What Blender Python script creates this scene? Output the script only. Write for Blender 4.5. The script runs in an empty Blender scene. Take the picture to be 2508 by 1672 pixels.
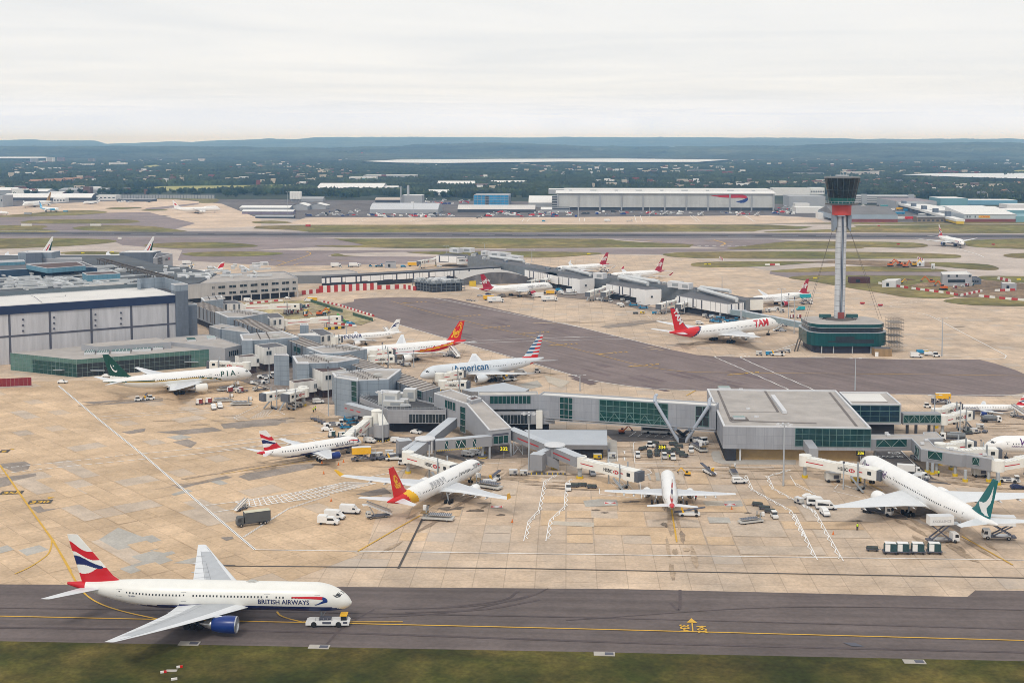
import bpy,bmesh,math,random
from mathutils import Vector,Matrix,noise as mnoise
from math import sin,cos,tan,atan2,radians as rdn,pi,sqrt,hypot
random.seed(7)
D=bpy.data;QF=[(0,1,2,3)]
SC=bpy.context.scene
COL=SC.collection
FOC,HC,PIT=3100.0,106.0,rdn(4.5)
CYP=352+FOC*tan(PIT)
CR={'f':(0,0,2352/2508),'K':(0,320,3.675),'L':(620,320,3.675),'H':(1240,320,3.675),'J':(1868,320,3.675),'G':(0,570,3.919),'F':(400,600,3.919),'E':(900,590,3.919),'I':(1380,600,3.675),'M':(1900,400,2.704),'A':(540,900,3.734),'B':(1000,900,3.734),'C':(1440,900,3.734),'D':(1948,900,3.136),'N':(80,1280,2.868),'O':(0,930,3.336),'P1':(0,600,7.35),'P2':(280,600,7.35),'P3':(560,760,6.918),'P4':(860,900,5.345),'P5':(2140,900,5.226),'P6':(1930,700,7.127),'s':(0,0,1.0)}
def g(c,x,y,z=0.0):
 a,b,k=CR[c]
 X=(a+x/k-1254)/FOC;Y=-(b+y/k-CYP)/FOC
 d=Vector((X,cos(PIT)+Y*sin(PIT),-sin(PIT)+Y*cos(PIT)))
 t=(z-HC)/d.z
 return Vector((0,0,HC))+d*t
def gl(c,pts,z=0.0):return[g(c,x,y,z)for x,y in pts]
def hz(c,x,yb,yt,z0=0.0):
 "height of a vertical edge seen from yb (at height z0) up to yt"
 a,b,k=CR[c];p=g(c,x,yb,z0)
 Y=-(b+yt/k-CYP)/FOC
 dy=p.y
 return HC+dy*(-sin(PIT)+Y*cos(PIT))/(cos(PIT)+Y*sin(PIT))
HEAD=rdn(-2.5)
AX=Vector((cos(HEAD),sin(HEAD),0));AY=Vector((-sin(HEAD),cos(HEAD),0))
MATS={}
def nd(t,k,**kw):
 n=t.nodes.new(k)
 for a,v in kw.items():
  if a.startswith('i_'):n.inputs[int(a[2:])if a[2:].isdigit()else a[2:]].default_value=v
  else:setattr(n,a,v)
 return n
def mat(name,col,rough=.6,metal=0.,var=.12,vs=.3,spec=.4,emit=None,panel=None,alpha=None):
 """procedural paint/metal/concrete: base colour broken up by two noises; panel=(heading, du, dz, joint, dark) adds cladding joints"""
 if name in MATS:return MATS[name]
 m=D.materials.new(name);m.use_nodes=True;t=m.node_tree;b=t.nodes['Principled BSDF']
 b.inputs['Roughness'].default_value=rough;b.inputs['Metallic'].default_value=metal
 b.inputs['Specular IOR Level'].default_value=spec
 c=(*col,1)
 src=None
 if var>0:
  ge=nd(t,'ShaderNodeNewGeometry')
  n1=nd(t,'ShaderNodeTexNoise',i_Scale=vs,i_Detail=5.,i_Roughness=.65)
  if panel:sv=nd(t,'ShaderNodeVectorMath',operation='MULTIPLY');sv.inputs[1].default_value=(3,3,.3);t.links.new(ge.outputs['Position'],sv.inputs[0]);var*=1.8
  t.links.new(sv.outputs[0]if panel else ge.outputs['Position'],n1.inputs['Vector'])
  mr=nd(t,'ShaderNodeMapRange');mr.inputs[1].default_value=.3;mr.inputs[2].default_value=.7
  mr.inputs[3].default_value=1-var;mr.inputs[4].default_value=1+var*.6
  t.links.new(n1.outputs['Fac'],mr.inputs[0])
  mx=nd(t,'ShaderNodeVectorMath',operation='SCALE');mx.inputs[0].default_value=col
  t.links.new(mr.outputs[0],mx.inputs['Scale']);src=mx.outputs[0]
  if panel:
   h,du,dz,jw,dk=panel
   sp=nd(t,'ShaderNodeSeparateXYZ');t.links.new(ge.outputs['Position'],sp.inputs[0])
   a1=nd(t,'ShaderNodeMath',operation='MULTIPLY');a1.inputs[1].default_value=cos(h)
   a2=nd(t,'ShaderNodeMath',operation='MULTIPLY_ADD');a2.inputs[1].default_value=sin(h)
   t.links.new(sp.outputs[0],a1.inputs[0]);t.links.new(sp.outputs[1],a2.inputs[0]);t.links.new(a1.outputs[0],a2.inputs[2])
   cb=nd(t,'ShaderNodeCombineXYZ');t.links.new(a2.outputs[0],cb.inputs[0]);t.links.new(sp.outputs[2],cb.inputs[1])
   br=nd(t,'ShaderNodeTexBrick',offset=0.0,i_Scale=1.0)
   br.inputs['Color1'].default_value=(1,1,1,1);br.inputs['Color2'].default_value=(.9,.9,.9,1)
   br.inputs['Mortar'].default_value=(dk,dk,dk,1);br.inputs['Mortar Size'].default_value=jw
   br.inputs['Brick Width'].default_value=du;br.inputs['Row Height'].default_value=dz
   t.links.new(cb.outputs[0],br.inputs['Vector'])
   m2=nd(t,'ShaderNodeVectorMath',operation='MULTIPLY')
   t.links.new(src,m2.inputs[0]);t.links.new(br.outputs['Color'],m2.inputs[1]);src=m2.outputs[0]
  t.links.new(src,b.inputs['Base Color'])
 else:b.inputs['Base Color'].default_value=c
 if emit:
  b.inputs['Emission Color'].default_value=(*col,1);b.inputs['Emission Strength'].default_value=emit
 MATS[name]=m
 return m
def ground_mat(name,col,grid=None,gc=.7,var=.2,scales=(.02,.15,1.5),slabvar=.15,rough=.9,col2=None,streak=None):
 "paving/grass: large and small blotches, optional slab grid (heading, du, dv) with a tone for every slab and dark joints, tyre streaks along a heading"
 m=D.materials.new(name);m.use_nodes=True;t=m.node_tree;b=t.nodes['Principled BSDF']
 b.inputs['Roughness'].default_value=rough;b.inputs['Specular IOR Level'].default_value=.2
 ge=nd(t,'ShaderNodeNewGeometry');L=t.links.new
 cur=None
 def mul(a,k):
  q=nd(t,'ShaderNodeVectorMath',operation='MULTIPLY');L(a,q.inputs[0]);L(k,q.inputs[1]);return q.outputs[0]
 def sc_noise(vec,s,lo,hi,det=4.,a=.35,z=.65,rough=.6):
  n=nd(t,'ShaderNodeTexNoise',i_Scale=s,i_Detail=det,i_Roughness=rough);L(vec,n.inputs['Vector'])
  r=nd(t,'ShaderNodeMapRange');r.inputs[1].default_value=a;r.inputs[2].default_value=z
  r.inputs[3].default_value=lo;r.inputs[4].default_value=hi;L(n.outputs['Fac'],r.inputs[0]);return r.outputs[0]
 if col2:
  mx=nd(t,'ShaderNodeMix',data_type='RGBA');mx.inputs[6].default_value=(*col,1);mx.inputs[7].default_value=(*col2,1)
  L(sc_noise(ge.outputs['Position'],scales[1]*.4,0,1,6.),mx.inputs[0]);cur=mx.outputs[2]
 else:
  rg=nd(t,'ShaderNodeRGB');rg.outputs[0].default_value=(*col,1);cur=rg.outputs[0]
 for i,s in enumerate(scales):
  cur=mul(cur,sc_noise(ge.outputs['Position'],s,1-var*(1 if i<2 else .7),1+var*.5))
 def rot(h,sx=1.,sy=1.):
  mp=nd(t,'ShaderNodeMapping');mp.vector_type='POINT'
  mp.inputs['Rotation'].default_value=(0,0,-h);mp.inputs['Scale'].default_value=(sx,sy,1)
  r0=nd(t,'ShaderNodeVectorRotate',rotation_type='Z_AXIS');r0.inputs['Angle'].default_value=-h
  L(ge.outputs['Position'],r0.inputs['Vector'])
  s0=nd(t,'ShaderNodeVectorMath',operation='MULTIPLY');s0.inputs[1].default_value=(sx,sy,0);L(r0.outputs[0],s0.inputs[0])
  t.nodes.remove(mp)
  return s0.outputs[0]
 if grid:
  h,du,dv=grid
  v=rot(h,1/du,1/dv)
  fl=nd(t,'ShaderNodeVectorMath',operation='FLOOR');L(v,fl.inputs[0])
  wn=nd(t,'ShaderNodeTexWhiteNoise',noise_dimensions='3D');L(fl.outputs[0],wn.inputs['Vector'])
  rm=nd(t,'ShaderNodeMapRange');rm.inputs[3].default_value=1-slabvar;rm.inputs[4].default_value=1+slabvar*.6
  L(wn.outputs['Value'],rm.inputs[0]);cur=mul(cur,rm.outputs[0])
  gt=nd(t,'ShaderNodeMath',operation='GREATER_THAN');gt.inputs[1].default_value=.955;L(wn.outputs['Value'],gt.inputs[0])
  mm=nd(t,'ShaderNodeMath',operation='MULTIPLY');mm.inputs[1].default_value=.4;L(gt.outputs[0],mm.inputs[0])
  mx=nd(t,'ShaderNodeMix',data_type='RGBA');mx.inputs[7].default_value=(.40,.37,.34,1);L(mm.outputs[0],mx.inputs[0]);L(cur,mx.inputs[6]);cur=mx.outputs[2]
  fr=nd(t,'ShaderNodeVectorMath',operation='FRACTION');L(v,fr.inputs[0])
  sb=nd(t,'ShaderNodeVectorMath',operation='SUBTRACT');sb.inputs[1].default_value=(.5,.5,.5);L(fr.outputs[0],sb.inputs[0])
  ab=nd(t,'ShaderNodeVectorMath',operation='ABSOLUTE');L(sb.outputs[0],ab.inputs[0])
  sp=nd(t,'ShaderNodeSeparateXYZ');L(ab.outputs[0],sp.inputs[0])
  mxm=nd(t,'ShaderNodeMath',operation='MAXIMUM');L(sp.outputs[0],mxm.inputs[0]);L(sp.outputs[1],mxm.inputs[1])
  jr=nd(t,'ShaderNodeMapRange');jr.inputs[1].default_value=.475;jr.inputs[2].default_value=.497
  jr.inputs[3].default_value=1.;jr.inputs[4].default_value=gc;L(mxm.outputs[0],jr.inputs[0])
  cur=mul(cur,jr.outputs[0])
 if streak:
  h,lo=streak
  cur=mul(cur,sc_noise(rot(h,.012,.35),1.,lo,1.06,5.))
 L(cur,b.inputs['Base Color'])
 MATS[name]=m
 return m
def hexc(s):
 c=[int(s[i:i+2],16)/255 for i in(0,2,4)]
 return tuple(x/12.92 if x<.04045 else((x+.055)/1.055)**2.4 for x in c)
def tag(o,label=None,cat=None,group=None,kind=None):
 if label:o['label']=label
 if cat:o['category']=cat
 if group:o['group']=group
 if kind:o['kind']=kind
 return o
def thing(name,label,cat,loc=(0,0,0),rz=0.,group=None,sc=1.):
 o=D.objects.new(name,None);COL.objects.link(o);o.location=loc;o.rotation_euler=(0,0,rz);o.scale=(sc,sc,sc)
 o.empty_display_size=.5
 return tag(o,label,cat,group)
KIDS={}
def dup(root,loc,rz=0.,label=None,group=None,sc=None):
 def cp(o,par):
  c=o.copy();COL.objects.link(c)
  if par:
   c.parent=par
   KIDS.setdefault(par.name,[]).append(c)
  for ch in KIDS.get(o.name,[]):cp(ch,c)
  return c
 r=cp(root,None);r.location=loc;r.rotation_euler=(0,0,rz)
 if label:r['label']=label
 if group:r['group']=group
 if sc:r.scale=(sc,sc,sc)
 return r
class MB:
 def __init__(s,mats=()):s.v=[];s.f=[];s.m=[];s.mats=list(mats)
 def mi(s,m):
  if m is None:return 0
  if isinstance(m,int):return m
  if m not in s.mats:s.mats.append(m)
  return s.mats.index(m)
 def add(s,vs,fs,m=None):
  k=len(s.v);s.v+=[tuple(p)for p in vs];i=s.mi(m)
  for f in fs:s.f.append([k+q for q in f]);s.m.append(i)
 def poly(s,pts,m=None,z=None):
  s.add([(p[0],p[1],p[2]if z is None else z)for p in pts],[list(range(len(pts)))],m)
 def prism(s,pts,z0,z1,m=None,mt=None,bot=False):
  n=len(pts)
  A=sum(pts[i][0]*pts[(i+1)%n][1]-pts[(i+1)%n][0]*pts[i][1]for i in range(n))
  if A<0:pts=pts[::-1]
  zt=z1 if isinstance(z1,(list,tuple))else[z1]*n
  if A<0 and isinstance(z1,(list,tuple)):zt=zt[::-1]
  vs=[(p[0],p[1],z0)for p in pts]+[(p[0],p[1],z)for p,z in zip(pts,zt)]
  s.add(vs,[[i,(i+1)%n,n+(i+1)%n,n+i]for i in range(n)]+([list(range(n))[::-1]]if bot else[]),m)
  s.add(vs[n:],[list(range(n))],m if mt is None else mt)
 def box(s,c,d,rz=0.,m=None,mt=None,tilt=None):
  x,y,z=d[0]/2,d[1]/2,d[2]/2
  cr,sr=cos(rz),sin(rz)
  vs=[]
  for k in(-z,z):
   for i,j in((-x,-y),(x,-y),(x,y),(-x,y)):
    vs.append((c[0]+i*cr-j*sr,c[1]+i*sr+j*cr,c[2]+k))
  s.add(vs,[(0,3,2,1),(0,1,5,4),(1,2,6,5),(2,3,7,6),(3,0,4,7)],m)
  s.add(vs[4:],QF,m if mt is None else mt)
 def bar(s,p,q,w,h=None,m=None,up=(0,0,1)):
  p=Vector(p);q=Vector(q);h=w if h is None else h
  d=(q-p)
  if d.length<1e-6:return
  d.normalize();u=Vector(up)
  if abs(d.dot(u))>.98:u=Vector((1,0,0))
  a=d.cross(u).normalized()*(w/2);b=a.cross(d).normalized()*(h/2)
  vs=[e+a*i+b*j for e in(p,q)for i,j in((-1,-1),(1,-1),(1,1),(-1,1))]
  s.add(vs,[(0,1,2,3),(7,6,5,4),(0,4,5,1),(1,5,6,2),(2,6,7,3),(3,7,4,0)],m)
 def cyl(s,p,q,r,r2=None,n=10,m=None,caps=True):
  p=Vector(p);q=Vector(q);r2=r if r2 is None else r2
  d=(q-p).normalized();u=Vector((0,0,1))if abs(d.z)<.95 else Vector((1,0,0))
  a=d.cross(u).normalized();b=d.cross(a)
  vs=[e+(a*cos(2*pi*i/n)+b*sin(2*pi*i/n))*R for e,R in((p,r),(q,r2))for i in range(n)]
  fs=[(i,(i+1)%n,n+(i+1)%n,n+i)for i in range(n)]
  if caps:fs+=[list(range(n))[::-1],list(range(n,2*n))]
  s.add(vs,[f[::-1]for f in fs],m)
 def loft(s,rings,m=None,closed=True,caps=True,mf=None):
  n=len(rings[0]);k=len(s.v)
  for r in rings:s.v+=[tuple(p)for p in r]
  for i in range(len(rings)-1):
   for j in range(n if closed else n-1):
    a=k+i*n+j;b=k+i*n+(j+1)%n
    s.f.append([a,b,b+n,a+n]);s.m.append(s.mi(mf(i,j))if mf else s.mi(m))
  if caps:
   s.f.append([k+j for j in range(n)][::-1]);s.m.append(s.mi(mf(0,0))if mf else s.mi(m))
   s.f.append([k+(len(rings)-1)*n+j for j in range(n)]);s.m.append(s.mi(mf(len(rings)-2,0))if mf else s.mi(m))
 def obj(s,name,par=None,smooth=False,mats=None,label=None,cat=None,group=None,kind=None,flip=False):
  me=D.meshes.new(name)
  v=s.v
  if par is not None and s.world(par):
   o=par.location;c,sn=cos(-par.rotation_euler[2]),sin(-par.rotation_euler[2])
   v=[((p[0]-o.x)*c-(p[1]-o.y)*sn,(p[0]-o.x)*sn+(p[1]-o.y)*c,p[2]-o.z)for p in v]
  me.from_pydata(v,[],s.f)
  for m in s.mats:me.materials.append(m)
  me.polygons.foreach_set('material_index',s.m)
  if smooth:me.polygons.foreach_set('use_smooth',[True]*len(s.f))
  me.update()
  o=D.objects.new(name,me);COL.objects.link(o)
  if par is not None:
   o.parent=par;KIDS.setdefault(par.name,[]).append(o)
  return tag(o,label,cat,group,kind)
 W=False
 def world(s,par):return s.W
class MW(MB):
 "mesh given in world coordinates under a parent"
 W=True
_TX={}
def text2d(body,size=1.,shear=0.,bold=0.):
 "outline lettering as 2-D verts and faces, cap height ~ .69*size"
 k=(body,shear,bold)
 if k not in _TX:
  cu=D.curves.new('lettering','FONT');cu.body=body;cu.size=1;cu.shear=shear;cu.offset=bold;cu.resolution_u=3
  ob=D.objects.new('lettering',cu);me=D.meshes.new_from_object(ob)
  bm=bmesh.new();bm.from_mesh(me)
  for i in range(1,8):bmesh.ops.bisect_plane(bm,geom=bm.verts[:]+bm.edges[:]+bm.faces[:],plane_co=(0,i*.1-.05,0),plane_no=(0,1,0))
  bm.verts.index_update();_TX[k]=([(v.co.x,v.co.y)for v in bm.verts],[[v.index for v in f.verts]for f in bm.faces]);bm.free()
  D.objects.remove(ob);D.curves.remove(cu);D.meshes.remove(me)
 vs,fs=_TX[k]
 return[(x*size,y*size)for x,y in vs],fs
def twidth(body,shear=0.,bold=0.):
 vs,_=text2d(body,1.,shear,bold);return max(x for x,y in vs)
def text_on(mb,body,o,ux,uy,size,m,shear=0.,bold=0.,center=False,width=None):
 "lay lettering flat on a plane: origin o, unit axes ux (reading) and uy (up)"
 vs,fs=text2d(body,1.,shear,bold)
 w=max(x for x,y in vs);k=size;kx=size if width is None else width/w
 off=w*kx/2 if center else 0
 o=Vector(o);ux=Vector(ux);uy=Vector(uy)
 mb.add([o+ux*(x*kx-off)+uy*(y*k)for x,y in vs],fs,m)
HAZE_D=7.5e-5
# ==== ground, paving, water, markings
T3=rdn(35.)
gA=ground_mat('slab_concrete',(.63,.482,.35),grid=(HEAD,7.5,7.5),gc=.74,var=.16,scales=(.02,.12,1.1),slabvar=.07,col2=(.50,.40,.31))
gB=ground_mat('old_slab_concrete',(.66,.485,.325),grid=(rdn(-49),9.,6.),gc=.74,var=.16,scales=(.015,.08,.9),slabvar=.085,col2=(.57,.415,.27))
gC=ground_mat('far_concrete',(.60,.47,.36),var=.14,scales=(.006,.03,.2))
gP=ground_mat('pale_taxiway_concrete',(.50,.43,.38),var=.13,scales=(.006,.03,.2),streak=(HEAD,.9))
gM=ground_mat('mauve_asphalt',(.213,.167,.158),var=.12,scales=(.01,.06,.6),streak=(rdn(-55),.80),rough=.85)
gN=ground_mat('taxiway_asphalt',(.150,.122,.115),var=.14,scales=(.015,.08,.8),streak=(HEAD,.80),rough=.85)
gL=ground_mat('far_asphalt',(.275,.225,.22),var=.14,scales=(.006,.03,.2),streak=(HEAD,.85))
gR=ground_mat('runway_asphalt',(.20,.175,.18),var=.12,scales=(.01,.05,.3),streak=(HEAD,.75))
gD=ground_mat('rubbered_asphalt',(.085,.08,.088),var=.15,scales=(.01,.05,.3),streak=(HEAD,.7))
gG=ground_mat('airfield_grass',(.155,.155,.040),var=.30,scales=(.008,.03,.12),col2=(.27,.205,.078))
gV=ground_mat('verge_grass',(.050,.062,.009),var=.35,scales=(.03,.15,.9),col2=(.112,.088,.021))
gT=ground_mat('countryside',(.030,.048,.02),var=.35,scales=(.0012,.006,.04),col2=(.055,.065,.03))
gY=ground_mat('meadow',(.34,.33,.115),var=.15,scales=(.004,.02,.1))
gS=ground_mat('bare_soil',(.38,.27,.17),var=.35,scales=(.02,.1,.6),col2=(.16,.11,.075))
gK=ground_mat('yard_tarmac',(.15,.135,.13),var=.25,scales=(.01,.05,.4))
gW=mat('white_road_paint',(.80,.79,.77),.7,var=.18,vs=.8)
gYL=mat('yellow_road_paint',(.62,.36,.035),.7,var=.15,vs=.8)
gBK=mat('black_road_paint',(.075,.066,.06),.8,var=.1)
gRD=mat('red_road_paint',(.55,.07,.05),.7,var=.1)
gWT=mat('lake_water',(.56,.59,.61),.35,var=.03,vs=.002,spec=.6)
PATCH=[ground_mat('grey_slab_patch',(.43,.405,.365),var=.15),ground_mat('dark_slab_patch',(.30,.255,.22),var=.2),ground_mat('pale_slab_patch',(.52,.46,.38),var=.12)]
NSH=[0,0]
def sheet(name,pts,m,z,label=None):
 NSH[0]+=1;b=MB([m]);b.poly(pts,m,z);return b.obj(name,kind='structure',label=label)
def strip_to(b,pts,w,z,m,dash=None):
 pts=[Vector((p[0],p[1],0))for p in pts]
 if dash:
  on,off=dash;out=[]
  for a,c in zip(pts,pts[1:]):
   L_=(c-a).length;u=(c-a)/max(L_,1e-6);s=0
   while s<L_:
    strip_to(b,[a+u*s,a+u*min(L_,s+on)],w,z,m);s+=on+off
  return
 n=len(pts);lft,rgt=[],[];NSH[1]+=1;z+=(NSH[1]%40)*.0007
 for i,p in enumerate(pts):
  d=Vector((0,0,0))
  if i>0:d+=(p-pts[i-1]).normalized()
  if i<n-1:d+=(pts[i+1]-p).normalized()
  d.normalize();q=Vector((-d.y,d.x,0))*w/2
  if 0<i<n-1:
   c=d.dot((pts[i+1]-p).normalized());q/=max(c,.4)
  lft.append((p.x+q.x,p.y+q.y,z));rgt.append((p.x-q.x,p.y-q.y,z))
 b.add(rgt+lft,[(i,i+1,n+i+1,n+i)for i in range(n-1)],m)
def bez(pts,n=10):
 "smooth polyline through points (Catmull-Rom)"
 P=[Vector((p[0],p[1],0))for p in pts];P=[2*P[0]-P[1]]+P+[2*P[-1]-P[-2]];out=[]
 for i in range(1,len(P)-2):
  for k in range(n):
   t=k/n;a,b_,c,d=P[i-1:i+3]
   out.append(.5*((2*b_)+(-a+c)*t+(2*a-5*b_+4*c-d)*t*t+(-a+3*b_-3*c+d)*t**3))
 return out+[P[-2]]
def blob(pts,n=5):
 Q=[Vector((p[0],p[1],0))for p in pts];N=len(Q);out=[]
 for i in range(N):
  a,b_,c,d=Q[i-1],Q[i],Q[(i+1)%N],Q[(i+2)%N]
  for k in range(n):
   t=k/n;out.append(.5*((2*b_)+(-a+c)*t+(2*a-5*b_+4*c-d)*t*t+(-a+3*b_-3*c+d)*t**3))
 return out
S=32000.
sheet('terrain',[(-S,-300),(S,-300),(S,S),(-S,S)],gT,0.)
far_y=g('L',0,770).y
sheet('airfield_paving',[(-1200,150),(1200,150),(1500,far_y+40),(-1500,far_y+40)],gP,.04)
edge_t=[g('f',-300,1338),g('f',0,1342),g('f',800,1348),g('f',1440,1353),g('f',2222,1371),g('f',2240,1356),g('f',2352,1357),g('f',2700,1360)]
apA=edge_t+gl('f',[(2700,690),(2352,690),(2040,640),(1830,632),(1560,588),(1260,582),(1000,607),(700,600),(560,590),(400,640),(-300,640)])
sheet('apron',apA,gA,.08)
apB=gl('f',[(-300,1338),(0,1342),(640,1345),(840,1268),(880,1130),(980,1010),(760,960),(600,870),(-300,880)])
sheet('apron_left',apB,gB,.12)
sheet('far_apron',gl('L',[(300,840),(430,800),(520,783),(2300,785),(4600,765),(4586+480,790),(4586+560,822),(4400,846),(2300,846),(500,848)]),gC,.08)
sheet('cargo_apron',gl('K',[(0,690),(560,655),(1350,620),(1560,618),(1800,640),(2000,660),(2352,800),(2352,860),(1800,885),(1600,870),(1750,830),(1530,790),(1540,770),(1200,740),(960,740),(0,765)]),gC,.08)
sheet('taxiway',edge_t[:6]+gl('f',[(2240,1356),(2352,1357),(2700,1360),(2700,1526),(2352,1519),(1300,1497),(0,1473),(-300,1467)]),gN,.12)
lane=gl('E',[(0,550),(310,540),(480,546),(640,548),(800,553),(2038,830)])+gl('I',[(0,705),(400,800),(960,942),(1080,965),(1200,990),(1360,1003),(1650,1012)])+gl('M',[(230,1285),(860,1300),(1350,1300),(1450,1325),(1590,1370),(1660,1402),(1800,1440)])+gl('D',[(1900,195),(1756,195),(1580,225),(770,205)])+gl('C',[(1085,214),(600,200),(0,113)])+gl('E',[(2038,1310),(1620,1190),(920,985),(285,800)])+gl('F',[(2038,695),(1900,650),(1660,575),(1830,545),(1830,520)])
sheet('taxi_lane',lane,gM,.12)
asp=[('K',[(-200,770),(150,765),(600,765),(960,740),(1340,735),(1540,785),(1760,835),(1600,880),(1500,915),(1700,960),(2352,960),(2352,915),(4700,915),(4700,960),(-200,960)],gL),('K',[(-200,960),(2700,960),(3200,975),(3450,1030),(2600,1060),(2300,1075),(3000,1080),(4700,1068),(5600,1068),(5500,1092),(3500,1092),(3000,1110),(2950,1130),(4500,1140),(3650,1200),(2500,1220),(1600,1165),(1640,1075),(1100,1030),(1000,985),(-200,1062)],gL),('H',[(900,975),(2352,975),(2700,1000),(2200,1035),(1980,1062),(1720,1045),(1600,1025)],gL),('H',[(0,1062),(1700,1063),(2352,1062),(2352,1072),(1500,1095),(1400,1112),(870,1110),(0,1085)],gL),('J',[(70,1265),(800,1270),(1600,1272),(1600,1310),(1000,1312),(240,1325),(60,1290)],gL),('K',[(1300,700),(1800,650),(1780,665),(1350,722)],gL)]
for i,(c,p,m)in enumerate(asp):sheet('taxiway',gl(c,p),m,.09+.012*i)
rw=g('L',2300,942);ry=(g('L',2300,915).y+g('L',2300,968).y)/2;rwid=g('L',2300,915).y-g('L',2300,968).y
def rp(u,v):return Vector((0,rw.y,0))+AX*u+AY*v
y0=g('L',2300,969).y-rw.y;y1=g('L',2300,916).y-rw.y
sheet('runway',[rp(-1600,y0),rp(1600,y0),rp(1600,y1),rp(-1600,y1)],gR,.15)
m0=g('L',2300,950).y-rw.y;m1=g('L',2300,931).y-rw.y
sheet('runway_wheel_band',[rp(-1600,m0),rp(1600,m0),rp(1600,m1),rp(-1600,m1)],gD,.18)
for c,p in(('K',[(180,825),(330,805),(700,797),(1100,800),(1250,815),(1180,832),(700,838),(300,838)]),('K',[(-200,853),(0,853),(300,853),(430,862),(380,885),(540,912),(0,918),(-200,918)]),('K',[(650,880),(760,860),(1000,852),(1350,862),(1500,880),(1680,910),(1200,912),(800,900)]),('K',[(-200,970),(0,970),(500,968),(900,978),(1050,995),(900,1020),(400,1050),(-200,1060)]),('K',[(1300,1030),(1500,1012),(1900,1005),(2200,1020),(2320,1040),(2150,1055),(1700,1058),(1400,1052)]),('K',[(570,1095),(800,1088),(1080,1095),(1080,1112),(600,1115)]),('K',[(1640,1110),(1800,1095),(2200,1088),(2480,1098),(2550,1108),(2400,1125),(2000,1135),(1750,1130)]),('K',[(-100,772),(150,755),(600,722),(800,718),(970,735),(800,755),(500,768),(100,780)]),('K',[(950,700),(1050,692),(1250,690),(1260,698),(1100,708),(980,706)]),('K',[(1280,715),(1400,708),(1500,712),(1480,720),(1300,722)]),('K',[(1350,612),(1700,608),(1950,616),(1940,648),(1800,652),(1780,635),(1650,622),(1400,620)]),('L',[(0,820),(180,812),(350,828),(200,838),(20,834)]),('J',[(830,870),(1000,852),(2700,848),(2700,920),(1000,918),(560,915),(50,918),(100,905),(600,890)]),('H',[(1980,1062),(2200,1035),(2308,1022),(2608,997),(3208,1000),(3658,1010),(3798,1035),(3658,1056),(3208,1050),(3168,1062),(2308,1066)]),('J',[(1810,1000),(1900,985),(2700,975),(2700,1065),(2100,1058),(1850,1040)]),('L',[(705,1118),(760,1108),(830,1125),(900,1130),(1000,1135),(730,1130)]),('H',[(-900,1095),(0,1090),(700,1095),(860,1108),(700,1125),(300,1145),(-300,1130)]),('H',[(1410,1120),(1520,1100),(1750,1093),(2600,1090),(3500,1098),(4000,1115),(4088,1132),(3950,1150),(2800,1155),(1700,1148)]),('H',[(1660,1210),(1720,1190),(2000,1180),(2948,1180),(2708,1195),(2308,1222),(1900,1232),(1720,1225)]),('J',[(70,1265),(300,1245),(800,1222),(1300,1235),(1600,1250),(1590,1272),(800,1270),(200,1275)]),('J',[(1450,1185),(1700,1190),(2000,1205),(2120,1235),(2090,1255),(1900,1250),(1600,1225),(1450,1210)]),('M',[(85,760),(200,745),(450,745),(1090,750),(1120,800),(1180,885),(900,890),(700,860),(450,820),(250,785)]),('M',[(1110,910),(1350,890),(1800,910),(1800,945),(1300,940)]),('M',[(1350,750),(1500,748),(1750,755),(1750,795),(1400,775)]),('J',[(2165,1125),(2250,1108),(2500,1103),(2500,1148),(2250,1145)])):
 b=MB([gG]);NSH[0]+=1;b.poly(blob(gl(c,p)),gG,.20+NSH[0]*.002);b.obj('grass_island',kind='structure')
for p in([(0,882),(30,860),(480,850),(2278,848),(4630,848),(5036,868),(4936,885),(4586,893),(4500,910),(2278,915),(520,915),(350,895)],[(720,975),(2278,972),(3198,976),(3278,990),(3478,1005),(3968,1025),(3928,1050),(2278,1060),(1300,1058),(600,1045),(550,1038),(950,1035),(1000,1028)]):
 NSH[0]+=1;sheet('grass_strip',gl('L',p),gG,.20+NSH[0]*.002)
sheet('far_grass_strip',gl('J',[(-100,838),(700,828),(2700,820),(2700,838),(1000,842)]),gG,.2)
vg=gl('f',[(-300,1467),(0,1473),(1300,1497),(2352,1519),(2700,1526),(2700,1800),(-300,1800)])
sheet('grass_verge',vg,gV,.16)
sheet('meadow',gl('K',[(960,530),(1500,502),(2838,485),(2578,520),(2278,528),(1900,550),(1400,540),(980,545)]),gY,.3)
sheet('works_ground',gl('M',[(640,775),(760,765),(1090,760),(1380,775),(1480,770),(1644,800),(1700,900),(1500,895),(1200,885),(1000,850),(820,815),(660,800)]),gS,.26)
sheet('works_ground',gl('M',[(200,655),(450,640),(1010,655),(1040,690),(800,690),(400,665)]),gS,.275)
sheet('works_ground',gl('F',[(750,560),(1300,530),(1520,545),(2040,720),(1900,770),(1250,720),(800,640)]),ground_mat('works_yard',(.40,.33,.24),var=.35,scales=(.03,.2,1.),col2=(.44,.37,.17)),.26)
sheet('sand_pit',gl('M',[(210,620),(380,612),(384,632),(200,630)]),gC,.26)
sheet('maintenance_yard',gl('L',[(-3000,770),(0,770),(420,800),(480,780),(2300,783),(4640,762),(5200,790),(5600,824),(7200,822),(7200,690),(3000,640),(-3000,600)]),gK,.06)
LAKES=[gl('L',[(980,276),(1300,262),(2278,255),(3300,252),(4288,262),(4000,282),(3300,284),(2800,279),(2278,285),(1700,292),(1300,288)],18),gl('K',[(-900,249),(-900,236),(400,236),(480,243),(300,250)],21),gl('J',[(1250,396),(1500,386),(2352,382),(3000,380),(3000,434),(2352,432),(1900,420),(1500,406)],12)]
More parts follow.
